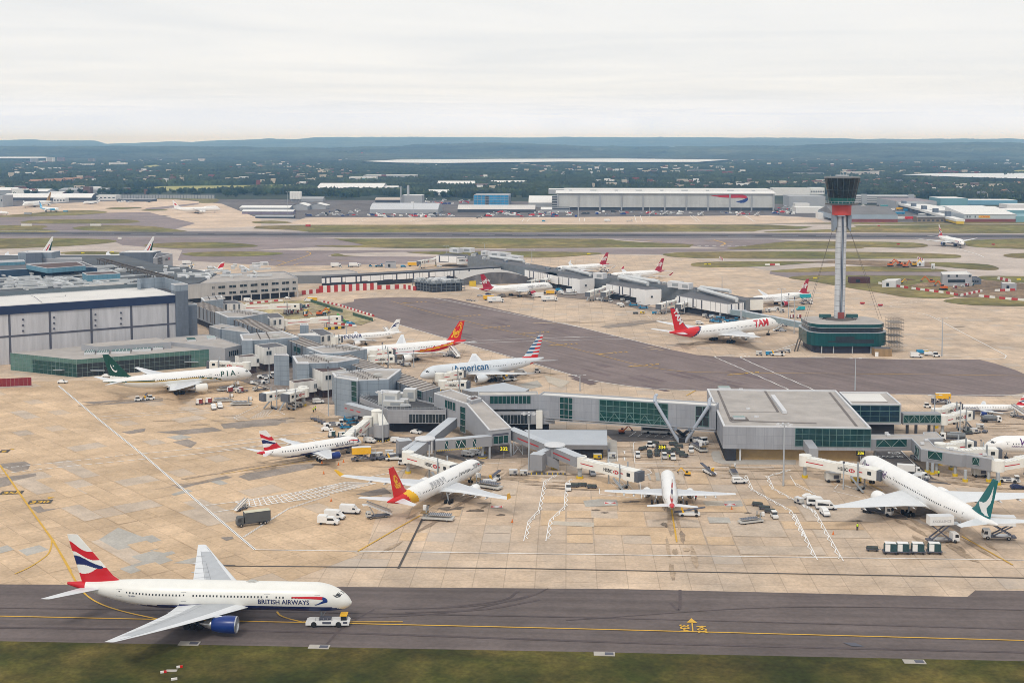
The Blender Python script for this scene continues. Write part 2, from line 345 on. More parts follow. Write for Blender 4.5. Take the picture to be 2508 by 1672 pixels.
for p,z in zip(LAKES,(18,21,12)):
 sheet('lake',p,gWT,z);b=MB([gT]);b.prism([Vector((q.x,q.y,0))for q in p],0,z-.3,gT);b.obj('reservoir_bank',kind='structure')
FIELDS=[gl('H',q,6)for q in([(1560,408),(1830,388),(1860,402),(1640,415)],[(1270,424),(1400,403),(1420,415),(1330,432)],[(400,462),(520,452),(600,470),(450,480)])]+[gl('J',[(2100,372),(2300,345),(2700,340),(2700,372)],8),gl('K',[(1230,320),(1400,300),(1480,312),(1350,335)],8)]
for k,p in enumerate(FIELDS):sheet('meadow',p,gY if k!=2 else gS,4.)
def quadpatch(c,x,y,du,dv,h,m,z=.16,jag=0):
 p=g(c,x,y);a=Vector((cos(h),sin(h),0));b_=Vector((-sin(h),cos(h),0))
 return[p-a*du/2-b_*dv/2,p+a*du/2-b_*dv/2,p+a*du/2+b_*dv/2,p-a*du/2+b_*dv/2]
pb=[MB([m])for m in PATCH]
for c,pts,k in(('N',[(465,120),(600,35),(770,100),(840,88),(905,125),(770,155),(890,185),(830,198),(745,160),(600,193)],0),('N',[(690,240),(840,200),(920,212),(980,200),(1005,215),(930,240),(985,265),(690,360),(610,325),(770,275)],0),('N',[(985,285),(1160,240),(1225,272),(1215,292)],0),('O',[(1280,880),(1640,830),(1850,785),(1900,800),(1600,860),(1420,910)],1),('O',[(975,425),(1190,398),(1180,425),(1060,445)],1),('O',[(1280,430),(1500,410),(2000,365),(2335,330),(2335,350),(1800,420),(1500,450)],1),('O',[(1410,510),(1530,485),(1610,515),(1560,558)],1),('O',[(660,185),(1330,150),(1330,175),(830,208)],1),('O',[(0,690),(200,668),(250,690),(230,735),(120,755),(20,715)],1),('O',[(0,800),(290,765),(300,785),(100,830),(90,860),(0,880)],1),('O',[(250,1045),(330,1032),(360,1060),(490,1050),(310,1090)],1),('O',[(0,1370),(60,1352),(130,1385),(0,1420)],0),('O',[(150,1395),(320,1352),(400,1390),(220,1440)],0),('O',[(1360,470),(1480,450),(1570,470),(1450,495)],0),('O',[(1400,935),(1530,895),(1575,912),(1420,950)],0),('O',[(1720,835),(1800,820),(1865,850),(1800,862)],0),('A',[(160,1000),(360,930),(690,890),(880,880),(840,920),(500,990),(260,1035)],1),('A',[(1240,1160),(1500,1100),(1560,1150),(1360,1180)],1),('A',[(0,520),(300,480),(640,460),(520,530),(30,560)],1),('B',[(1600,1220),(1740,1205),(1910,1210),(1920,1265),(1620,1275)],0),('C',[(1050,1225),(1230,1220),(1250,1265),(1080,1270)],2),('C',[(1090,1370),(1290,1372),(1310,1425),(1110,1425)],0),('C',[(1240,1225),(1400,1215),(1420,1270),(1265,1280)],0),('B',[(1330,1405),(1700,1420),(1700,1460),(1300,1440)],2),('B',[(1240,70),(1480,130),(1400,190),(1280,140)],2),('B',[(1000,160),(1180,120),(1230,175),(1100,200)],0),('I',[(330,735),(700,680),(960,675),(600,730),(400,750)],1),('C',[(540,975),(650,960),(660,1035),(560,1030)],0),('N',[(1320,105),(1410,98),(1380,125)],1),('D',[(950,1040),(1300,1150),(1250,1290),(900,1180)],1),('O',[(1800,1290),(1900,1285),(1910,1300),(1850,1318)],1)):
 NSH[1]+=1;pb[k].poly(gl(c,pts),None,.15+.0009*NSH[1])
for k,b in enumerate(pb):b.obj(('grey_paving_patch','dark_paving_patch','pale_paving_patch')[k],kind='structure')
gO=ground_mat('oil_stain',(.20,.16,.125),var=.3,scales=(.1,.5,2.))
b=MB([gO]);rs=random.Random(5)
for c,x,y,a,w in(('C',360,1235,4,2),('C',430,1228,4,2),('C',70,1305,3,1.5),('C',760,1390,2.5,2),('C',700,1440,2,5),('B',700,1243,5,2),('B',850,1350,3,2),('B',390,1290,12,5),('B',620,1310,6,3),('D',470,1180,5,1.5),('D',860,1150,14,6),('D',640,1110,14,5),('A',560,480,5,2),('A',650,465,4,2),('A',900,890,8,3),('I',1420,885,18,5),('I',1260,932,4,1.5),('I',1100,890,12,4),('M',1208,1083,9,2.5),('M',1410,1180,8,1.5),('M',1270,1128,3,1.5),('C',1460,1330,2.5,1.5),('F',180,1410,15,6),('B',1800,1330,3,2),('C',780,1480,1.5,8),('E',1300,1340,10,4),('E',480,1140,8,3)):
 p=g(c,x,y);n=14
 b.poly([(p.x+a*cos(2*pi*i/n)*rs.uniform(.5,1.1)*.5,p.y+w*sin(2*pi*i/n)*rs.uniform(.5,1.1)*.5)for i in range(n)],None,.18)
b.obj('oil_stain',kind='structure')
b1,b2=MB([ground_mat('slab_tone_warm',(.60,.44,.29),var=.15)]),MB([ground_mat('slab_tone_grey',(.55,.45,.355),var=.15)]);rs=random.Random(8)
for k in range(110):
 c,x,y,h=('O',rs.uniform(0,1900),rs.uniform(90,1560),rdn(-49))if k<60 else('C',rs.uniform(-1700,2400),rs.uniform(1000,1640),HEAD)
 u,v=(9.,6.)if k<60 else(7.5,7.5);p=g(c,x,y);q=Vector((cos(h),sin(h),0));r=Vector((-q.y,q.x,0));i,j=math.floor(p.dot(q)/u),math.floor(p.dot(r)/v);n,m_=rs.choice((1,1,2,3)),rs.choice((1,1,2));NSH[1]+=1
 z=.145+(NSH[1]%60)*.0004;f=lambda a_,c_:q*(i+a_)*u+r*(j+c_)*v+Vector((0,0,z));(b1 if rs.random()<.6 else b2).add([f(.04,.04),f(n-.04,.04),f(n-.04,m_-.04),f(.04,m_-.04)],QF)
b1.obj('warm_paving_patch',kind='structure');b2.obj('grey_paving_patch',kind='structure')
b=MB([ground_mat('traffic_film',(.43,.325,.23),var=.25,scales=(.05,.3,1.5)),ground_mat('traffic_film_dark',(.385,.29,.21),var=.3,scales=(.08,.4,2.))])
for c,x,y,hd,L_,W_,n in(('A',700,850,36,60,9,26),('B',420,1230,64,50,10,26),('C',760,1330,86,60,8,26),('D',950,1180,100,60,12,26),('C',620,800,0,60,22,30),('B',900,1020,-10,60,12,18),('C',1400,960,-5,60,10,20),('F',300,1430,32,60,9,22),('I',1300,880,37,60,10,22),('E',1250,1330,30,50,12,18),('E',350,1150,30,50,10,14),('E',1500,530,36,50,9,16),('A',1250,760,0,40,18,22),('A',700,470,5,70,10,22),('D',1350,880,-20,50,14,22),('P5',1500,800,0,50,14,14),('I',600,690,8,90,8,18)):
 o=g(c,x,y);u=Vector((cos(rdn(hd)),sin(rdn(hd)),0));v=Vector((-u.y,u.x,0))
 for k in range(n):
  p=o+u*rs.gauss(0,L_*.38)+v*rs.gauss(0,W_*.4);a_,c_=rs.uniform(2,11),rs.uniform(.4,1.3);NSH[1]+=1;z=.172+(NSH[1]%60)*.0004
  b.add([p+u*a_*cos(t)*rs.uniform(.6,1.1)+v*c_*sin(t)*rs.uniform(.6,1.1)+Vector((0,0,z))for t in[i*pi/7 for i in range(14)]],[list(range(14))],0 if rs.random()<.75 else 1)
b.obj('traffic_stain',kind='structure')
b=MB([ground_mat('tyre_rubber',(.11,.088,.088),var=.15)])
for pts in([(560,1425),(800,1420),(1050,1405),(1230,1365)],[(900,1400),(1080,1393),(1200,1375),(1260,1352)],[(930,1408),(1110,1400),(1240,1378)],[(1000,1398),(1150,1380),(1190,1358)],[(1540,1385),(1560,1400),(1562,1355)],[(-100,1395),(600,1405),(1400,1420),(2400,1447)],[(-100,1440),(700,1452),(1500,1478),(2400,1500)],[(750,1480),(790,1440),(860,1400)],[(1300,1425),(1800,1395),(2400,1402)]):
 strip_to(b,bez(gl('f',pts),8),rs.uniform(.5,1.1),.155,None)
b.obj('tyre_mark',kind='structure')
b=MB([ground_mat('lane_rubber',(.165,.125,.125),var=.15)])
for k in range(26):
 c,x,y,l=('I',rs.uniform(0,2200),rs.uniform(1000,1290),0)if k>8 else('E',rs.uniform(300,1900),rs.uniform(620,950),0);p=g(c,x,y);a_=rdn(-58+rs.uniform(-6,6));strip_to(b,[p,p+Vector((cos(a_),sin(a_),0))*rs.uniform(8,22)],rs.uniform(2,4.5),.14,None)
b.obj('tyre_mark',kind='structure')
wm,ym,km=MB([gW]),MB([gYL]),MB([gBK]);ZM=.20
def wl(c,pts,w=.45,dash=None,mb=None):strip_to(mb or wm,gl(c,pts),w,ZM,None,dash)
wl('O',[(480,52),(800,320),(1210,650),(1600,985),(2085,1392)],.75)
strip_to(km,gl('O',[(480,52),(800,320),(1210,650),(1600,985),(2085,1392)]),.14,ZM+.03,None)
wl('f',[(586,1263),(1200,1272),(2352,1287),(2600,1291)],.38)
strip_to(km,gl('f',[(480,1300),(1200,1306),(1700,1316),(2352,1328),(2600,1332)]),.5,ZM,None)
strip_to(km,gl('f',[(915,1306),(968,1197),(985,1160)]),.6,ZM,None)
strip_to(km,gl('f',[(540,1300),(480,1298)]),.8,ZM,None)
for c,pts,w in(('f',[(-200,1412),(0,1416),(1200,1442),(2352,1472),(2600,1478)],.45),('O',[(0,700),(250,1060),(425,1310),(580,1568)],.55),('O',[(425,1310),(415,1380),(380,1440),(250,1530),(120,1590)],.4),('N',[(50,0),(140,120),(300,410)],.5),('N',[(300,410),(370,505),(480,575),(650,630),(900,685)],.45),('N',[(1715,628),(1740,655),(1800,678),(1910,705)],.45),('N',[(1900,700),(2352,700),(2600,700)],.45),('C',[(765,1300),(780,1400),(808,1568),(812,1600)],.45),('f',[(822,1267),(920,1210),(965,1185)],.45),('D',[(1280,1300),(1670,1520)],.45),('D',[(520,870),(670,950)],.4),('A',[(0,980),(520,895),(900,850)],.3),('C',[(900,260),(985,212)],.5),('E',[(980,1085),(1180,1060)],.3),('E',[(1720,1295),(1900,1275)],.3)):
 strip_to(ym,bez(gl(c,pts),6)if len(pts)>3 else gl(c,pts),w,ZM+.02,None)
tl=bez(gl('E',[(230,580),(600,685),(1000,785),(1500,905),(2038,1050)])+gl('I',[(300,985),(650,1075),(1000,1132),(1400,1150)])+gl('M',[(760,1397),(1644,1408),(1800,1410)]),6)
strip_to(ym,tl,.35,ZM+.02,None)
wl('E',[(640,548),(2038,830)],.5);wl('I',[(0,705),(960,940)],.5)
wl('E',[(285,800),(920,985),(1400,1120),(2038,1310)],.5)
strip_to(wm,bez(gl('C',[(0,113),(250,155),(600,195),(1090,216)]),6),.5,ZM,None)
wl('D',[(770,208),(1756,215),(1900,218)],.5);wl('I',[(1650,1012),(2352,1018)],.4);wl('M',[(230,1283),(860,1298),(1350,1300)],.4)
for p in([(1360,1003),(1372,1015),(1500,1070),(2010,1295),(2120,1345)],[(1680,1000),(1600,1005),(1595,1015),(1720,1075),(2230,1295),(2340,1345)]):
 wl('I',p,.8,(1.3,.8));
for p in([(1360,1003),(1640,1000)],[(1560,1060),(1420,1060)][:0]):
 if p:wl('I',p,.3)
wl('I',[(1870,965),(2130,880)],.5);wl('I',[(1400,1000),(1870,965)],.4)
wl('E',[(900,985),(1040,960),(1600,937),(2038,925)],.45);wl('E',[(920,988),(1040,982),(2038,950)],.45)
wl('I',[(0,833),(400,825),(800,790),(950,780)],.35);wl('I',[(0,858),(560,848),(950,810)],.35)
wl('I',[(0,655),(650,600),(860,570)],.35);wl('I',[(0,673),(650,620),(870,585)],.35)
strip_to(wm,bez(gl('M',[(780,975),(900,985),(1000,1005),(1080,1040),(1250,1130),(1500,1260),(1522,1280),(1500,1295),(1350,1300)]),6),.5,ZM,None)
wl('M',[(460,960),(620,940),(1110,890)],.4,(3,2));wl('M',[(460,985),(640,965),(1000,910)],.4,(3,2));wl('M',[(780,1230),(1090,1270),(1400,1295)],.4)
wl('O',[(800,305),(1340,262),(1740,230),(1900,215)],.3);wl('O',[(835,325),(1500,265),(1900,235)],.3)
wl('O',[(0,725),(600,665),(1140,605)],.4,(2.5,.9));wl('O',[(0,770),(600,705),(1200,648)],.4,(2.5,.9))
wl('O',[(1160,605),(1800,545),(2335,480)],.4);wl('O',[(1240,648),(1900,575),(2335,520)],.4)
wl('A',[(0,690),(600,620),(960,590)],.35);wl('A',[(0,755),(600,690),(960,640)],.35);wl('A',[(840,660),(900,690)],.3)
wl('O',[(1680,1030),(1920,1000)],.35);wl('O',[(1750,1085),(1950,1055)],.35)
for a_,b_ in(((130,1230),(1420,1050)),((250,1280),(1420,1095))):
 pass
hA,hB=gl('A',[(130,1230),(660,1150),(1150,1050)]),gl('A',[(250,1280),(800,1205),(1420,1062)])
strip_to(wm,hA,.35,ZM,None);strip_to(wm,hB,.35,ZM,None)
def along(pl,t):
 ds=[(b-a).length for a,b in zip(pl,pl[1:])];T=t*sum(ds)
 for a,b,d in zip(pl,pl[1:],ds):
  if T<=d:return a.lerp(b,T/d)
  T-=d
 return pl[-1]
for k in range(26):
 t=k/26
 strip_to(wm,[along(hA,t),along(hB,min(1,t+.03))],.28,ZM+.004,None)
 if k>1:strip_to(wm,[along(hA,t),along(hB,max(0,t-.10))],.28,ZM+.008,None)
wl('A',[(130,1230),(250,1280)],.35);wl('A',[(1150,1050),(1420,1062)],.35)
for dx in(0,14):wl('A',[(200+dx,1555),(620,1290+dx*.5),(1000,1165+dx*.4)],.22)
wl('A',[(1340,1008),(1690,938)],.35);wl('A',[(0,1315),(160,1295)],.3)
def wavy(c,pts,w=.25,amp=.7,off=.6):
 P=gl(c,pts);strip_to(wm,P,w,ZM,None);out=[];sgn=1
 for a,b in zip(P,P[1:]):
  L_=(b-a).length;u=(b-a)/L_;q=Vector((-u.y,u.x,0));s=0
  while s<L_:
   out.append(a+u*s+q*(off+amp*.5*sgn));s+=2.7;sgn=-sgn
 strip_to(wm,out,w,ZM,None)
wavy('B',[(1385,965),(1240,1045),(1190,1310),(1095,1410),(1060,1568),(1055,1590)])
wavy('B',[(1495,1020),(1440,1060),(1425,1275),(1290,1400),(1262,1568),(1258,1590)])
wavy('C',[(1450,990),(1510,1120),(1860,1310),(1990,1555)],off=-.6)
wavy('D',[(60,1050),(150,1100),(370,1490)],off=-.6);wavy('D',[(0,1130),(170,1480)],off=-.6)
wavy('C',[(1855,940),(1650,1000),(1700,1110),(1890,1210),(2091,1330)],off=-.6)
for p in([(430,880),(415,700),(425,685),(1000,640)],[(270,860),(262,680),(180,650)],[(580,900),(1100,915),(1700,915)],[(470,925),(545,930),(585,965),(475,1010)],[(470,1010),(492,1205)],[(105,1110),(105,1160),(490,1205)],[(1850,995),(1905,1085),(2080,1160)],[(430,878),(900,882)]):
 wl('C',p,.22)
for k in range(7):wl('C',[(380+k*75,632+k*2),(440+k*80,590+k*3)],.18)
for p in([(300,895),(400,890),(600,885),(980,870)],[(440,800),(660,900),(700,895)],[(900,640),(1000,830)]):wl('B',p,.25)
for p in([(300,890),(520,950)],[(290,950),(500,1000)],[(330,900),(300,935)],[(380,905),(480,945)],[(795,625),(1010,835)],[(0,1488),(1756,1525)][:0]or[(0,890),(130,960)]):wl('D',p,.25)
for k in range(5):wl('B',[(1830+k*40,1040),(1950+k*30,1135)],.12)
for k in range(9):wl('A',[(250+k*22 if k else 130,470-k*3),(400+k*10,385)],.15)
wl('A',[(120,460),(345,352)],.25);wl('A',[(120,460),(165,484),(580,430)],.25);wl('A',[(440,360),(590,432)],.25)
for p in([(840,670),(940,610)],[(860,675),(985,618)],[(880,675),(1020,630)],[(900,676),(1050,640)],[(120,530),(230,505)],[(140,545),(290,520)],[(170,550),(330,525)],[(750,640),(800,675),(940,678)]):wl('I',p,.2)
for v in(y0+1.2,y1-3.):strip_to(wm,[rp(-1600,v),rp(1600,v)],1.6,ZM+.02,None)
strip_to(wm,[rp(-1500,(m0+m1)/2),rp(1500,(m0+m1)/2)],.9,ZM+.02,None,(30,20))
for x in(900,960,1400,1460,1910,1960):wl('L',[(x,822),(x+90,788)],.6)
for a_,b_ in((140,160),(185,210),(655,660),(700,706)):wl('H',[(a_,820),(b_,792)],.6)
for a_,b_ in((1720,1655),(1755,1680),(2250,2140),(2230,2150),(1170,1155),(1225,1205)):wl('H',[(a_,822),(b_,765)],.6)
strip_to(ym,bez(gl('H',[(1870,985),(1950,1008),(1970,1020),(1925,1038)]),5),1.6,ZM+.02,None)
strip_to(ym,gl('H',[(1150,983),(1400,1003)]),1.4,ZM+.02,None);strip_to(ym,gl('H',[(1780,990),(2040,1003)]),1.0,ZM+.02,None)
strip_to(ym,bez(gl('L',[(205,1220),(480,1130),(515,1105),(480,1090)]),5),.9,ZM+.02,None)
strip_to(ym,bez(gl('L',[(160,1165),(240,1175),(290,1192),(250,1205)]),5),.7,ZM+.02,None)
strip_to(ym,bez(gl('L',[(360,1215),(450,1190),(660,1178),(1000,1170)]),5),.7,ZM+.02,None)
strip_to(wm,gl('H',[(1720,1040),(2200,1036)]),2.2,ZM+.02,None,(4,4))
strip_to(wm,gl('H',[(1720,1205),(2270,1258)]),.8,ZM,None,(4,4))
strip_to(wm,bez(gl('J',[(1750,1065),(1920,1110),(1990,1140)]),5),.9,ZM,None)
for p in([(940,1290),(1290,1300)],[(1520,1110),(2030,1150)][:0]or[(350,1145),(520,1195)],[(980,1230),(1300,1260)]):wl('E' if p[0][0]!=350 else 'K',p,.3)
wm.obj('white_paint_marking',kind='structure');ym.obj('yellow_paint_marking',kind='structure');km.obj('drain_line',kind='structure')
def painted(body,c,x,y,size,h,m,base=None,w=None,name='painted_number',st=1.):
 b=MB([m]);o=g(c,x,y,ZM+.04);ux=Vector((cos(h),sin(h),0));uy=Vector((-sin(h),cos(h),0))*st
 text_on(b,body,(o.x,o.y,ZM+.05),ux,uy,size,m,bold=.03)
 if base:
  W_=twidth(body)*size
  b.add([(o.x+ux.x*i+uy.x*j,o.y+ux.y*i+uy.y*j,ZM+.03)for i,j in((-.6,-.4),(W_+.8,-.4),(W_+.8,size*.95),(-.6,size*.95))],QF,gBK)
 b.obj(name,kind='structure')
painted('355','O',12,932,3.6,rdn(8),gYL,True);painted('330','O',240,1008,3.6,rdn(8),gYL,True);painted('6','O',5,590,3.6,rdn(8),gYL,True)
for c,pts in(('O',[(388,962),(445,962),(395,978)]),('O',[(72,566),(120,566),(105,574)])):
 b=MB([gYL]);b.poly(gl(c,pts),None,ZM+.04);b.obj('painted_arrow',kind='structure')
b=MB([gYL]);b.poly(gl('f',[(1577,1431),(1588,1421),(1602,1432)]),None,ZM+.05);b.poly(gl('f',[(1588,1431),(1591,1431),(1593,1453),(1590,1453)]),None,ZM+.05);b.obj('painted_arrow',kind='structure')
painted('334','f',1625,1453,2.8,HEAD+pi/2,gYL);painted('334','f',1561,1433,2.8,HEAD-pi/2,gYL)
for c,x,y,k in(('E',330,598,0),('E',830,730,0),('E',1100,838,0),('E',1470,893,0),('E',1730,1008,0),('I',300,985,0),('I',570,1098,0),('I',1470,1172,0)):
 b=MB([gYL]);p=g(c,x,y,0);ux=Vector((cos(.35),sin(.35),0));uy=Vector((-ux.y,ux.x,0));z=ZM+.05
 b.add([p+ux*i+uy*j+Vector((0,0,z))for i,j in((0,0),(3,1.2),(3,.4),(9,.4),(9,-.4),(3,-.4),(3,-1.2))],[list(range(7))])
 for t in range(3):text_on(b,'329'[t],(p.x+ux.x*(10+3*t),p.y+ux.y*(10+3*t),z),ux,uy,3.4,None,bold=.03)
 b.obj('painted_arrow',kind='structure')
for c,x,y in(('B',808,1277),('C',203,1242),('C',1298,1257)):
 p=g(c,x,y);b=MB([gW]);b.box((p.x,p.y,ZM+.0),(3.4,2.4,.02),0,gW)
 b.add([(p.x,p.y,ZM+.02),(p.x-1.6,p.y-1,ZM+.02),(p.x-1.6,p.y+1,ZM+.02)],[(0,1,2)],gRD);b.add([(p.x,p.y,ZM+.02),(p.x+1.6,p.y-1,ZM+.02),(p.x+1.6,p.y+1,ZM+.02)],[(0,1,2)],gRD)
 b.obj('painted_square',kind='structure')
painted('SLOW','D',822,676,3.2,HEAD+pi,gW)
b=MB([gW]);p=g('D',758,658)
b.add([(p.x+2.2*k*cos(a),p.y+1.8*k*sin(a),ZM+.02)for k in(1,.75)for a in[i*pi/8 for i in range(16)]],[(i,(i+1)%16,16+(i+1)%16,16+i)for i in range(16)]);text_on(b,'20',(p.x-1.2,p.y-.8,ZM+.02),AX,AY,2.,None);b.obj('painted_speed_roundel',kind='structure')
for y in(780,838):
 p=g('C',335,y);b=MB([gW]);b.add([p+AX*i+AY*j+Vector((0,0,ZM))for i,j in((-.2,-2),(.2,-2),(.2,1),(.8,1),(0,2.4),(-.8,1),(-.2,1))],[list(range(7))]);b.obj('painted_road_arrow',kind='structure')
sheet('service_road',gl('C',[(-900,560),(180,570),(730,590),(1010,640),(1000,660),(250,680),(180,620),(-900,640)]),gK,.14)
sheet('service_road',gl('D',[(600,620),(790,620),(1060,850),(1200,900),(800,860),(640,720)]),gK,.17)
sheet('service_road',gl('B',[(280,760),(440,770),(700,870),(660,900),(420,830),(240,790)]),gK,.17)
sheet('pier_shade_paving',gl('s',[(470,756),(1030,972),(1000,1010),(760,985),(560,925),(540,850)]),ground_mat('pier_shade_paving',(.26,.215,.185),var=.3,scales=(.03,.15,.8)),.21)  # dark sheets along the piers: shade on the ground painted as colour
sheet('pier_shade_paving',gl('P4',[(0,760),(480,900),(1300,920),(2300,1010),(2352,1180),(1500,1200),(900,1010),(0,880)]),MATS['pier_shade_paving'],.212)
sheet('pier_shade_paving',gl('I',[(-60,400),(400,455),(800,560),(1640,620),(1640,660),(1200,640),(750,590),(300,500),(-60,470)]),MATS['pier_shade_paving'],.21)
KRB=mat('kerb_concrete',(.42,.39,.35),.8,var=.15)
b=MW([KRB]);pts=gl('C',[(180,655),(262,672),(268,700),(262,860),(170,872)]);b.prism(pts,.1,.27);b.obj('kerb_island',kind='structure')
b=MW([KRB]);pts=gl('C',[(1125,800),(1140,770),(1200,770),(1240,850),(1900,850),(1900,890),(1230,885),(1150,860)]);b.prism(pts,.1,.30);b.obj('kerb_island',kind='structure')
# ==== aircraft
TY={'777':dict(L=63.7,D=6.2,zc=5.7,b=60.9,le=.325,sw=34.5,cr=.25,ct=.033,kink=.32,dih=6.,eng=[(9.7,7.4,3.7,2.75)],fh=9.9,fin=(1.18,.33,.26,.02),sb=21.5,flat=True,gear=(.105,.525,5.5,3)),'77W':dict(L=73.9,D=6.2,zc=5.7,b=64.8,le=.36,sw=34.5,cr=.235,ct=.03,kink=.32,dih=6.,eng=[(9.7,7.4,3.9,2.75)],fh=9.9,fin=(1.18,.33,.26,.02),sb=21.5,flat=True,gear=(.09,.53,5.5,3)),'320':dict(L=37.6,D=4.0,zc=3.85,b=34.1,le=.30,sw=28.,cr=.20,ct=.045,kink=.37,dih=5.5,eng=[(5.75,4.6,2.35,1.75)],fh=6.1,fin=(1.38,.42,.52,.12),sb=12.5,gear=(.135,.475,3.8,1)),'321':dict(L=44.5,D=4.0,zc=3.85,b=34.1,le=.33,sw=28.,cr=.20,ct=.045,kink=.37,dih=5.5,eng=[(5.75,4.6,2.35,1.75)],fh=6.1,fin=(1.38,.42,.52,.12),sb=12.5,gear=(.12,.5,3.8,1)),'330':dict(L=59.0,D=5.64,zc=5.2,b=60.3,le=.31,sw=32.,cr=.19,ct=.04,kink=.33,dih=6.,eng=[(9.4,6.6,3.2,2.6)],fh=8.9,fin=(1.22,.38,.38,.06),sb=19.4,wl=2.3,gear=(.115,.53,5.3,2)),'346':dict(L=75.3,D=5.64,zc=5.2,b=63.5,le=.36,sw=32.,cr=.19,ct=.04,kink=.33,dih=6.,eng=[(9.3,6.,2.9,2.6),(19.2,6.,2.9,3.3)],fh=8.9,fin=(1.22,.38,.38,.06),sb=21.5,wl=2.,gear=(.1,.53,5.3,2)),'789':dict(L=62.8,D=5.85,zc=5.3,b=60.1,le=.325,sw=34.,cr=.20,ct=.025,kink=.33,dih=8.,eng=[(9.8,6.2,3.4,2.6)],fh=8.8,fin=(1.25,.36,.42,.08),sb=19.8,gear=(.11,.52,4.9,2)),'747':dict(L=70.6,D=6.5,zc=5.6,b=64.4,le=.29,sw=39.,cr=.245,ct=.05,kink=.38,dih=6.5,eng=[(11.7,6.,2.7,2.7),(21.,6.,2.7,3.6)],fh=10.3,fin=(1.2,.3,.2,.02),sb=22.2,hump=1,wl=1.8,gear=(.12,.5,5.5,2)),'380':dict(L=72.7,D=7.6,zc=6.0,b=79.8,le=.26,sw=36.,cr=.24,ct=.045,kink=.35,dih=6.5,eng=[(14.7,6.5,3.3,3.2),(25.7,6.5,3.3,4.2)],fh=14.0,fin=(1.0,.25,.12,-.02),sb=30.4,ez=1.15,wl=1.6,gear=(.08,.5,6.,3)),}
WHT=mat('aircraft_white',(.80,.80,.79),.35,var=.05,vs=.35,spec=.5)
CRM=mat('aircraft_cream',(.76,.755,.715),.35,var=.05,vs=.35,spec=.5)
NVY=mat('livery_navy',(.012,.022,.11),.35,var=.05)
RED=mat('livery_red',(.55,.012,.02),.35,var=.06)
BLU=mat('livery_blue',(.008,.032,.18),.3,var=.05)
GRYW=mat('wing_grey',(.42,.44,.465),.45,var=.08,vs=.5)
WPL=mat('wing_panel_pale',(.56,.58,.61),.4,var=.06,vs=.5)
LGR=mat('wing_light',(.66,.68,.70),.4,var=.06,vs=.5)
DARK=mat('dark_rubber',(.015,.015,.017),.8,var=0)
GLSD=mat('dark_glass',(.02,.026,.032),.12,var=0,spec=.8)
METL=mat('bare_metal',(.55,.56,.58),.3,.8,var=.05)
FAN=mat('fan_dark',(.03,.032,.036),.4,.3,var=0)
STEEL=mat('painted_steel',(.30,.32,.34),.5,var=.1)
YEL=mat('yellow_paint',(.75,.42,.02),.5,var=.1)
LINE=mat('door_line',(.36,.37,.37),.5,var=0)
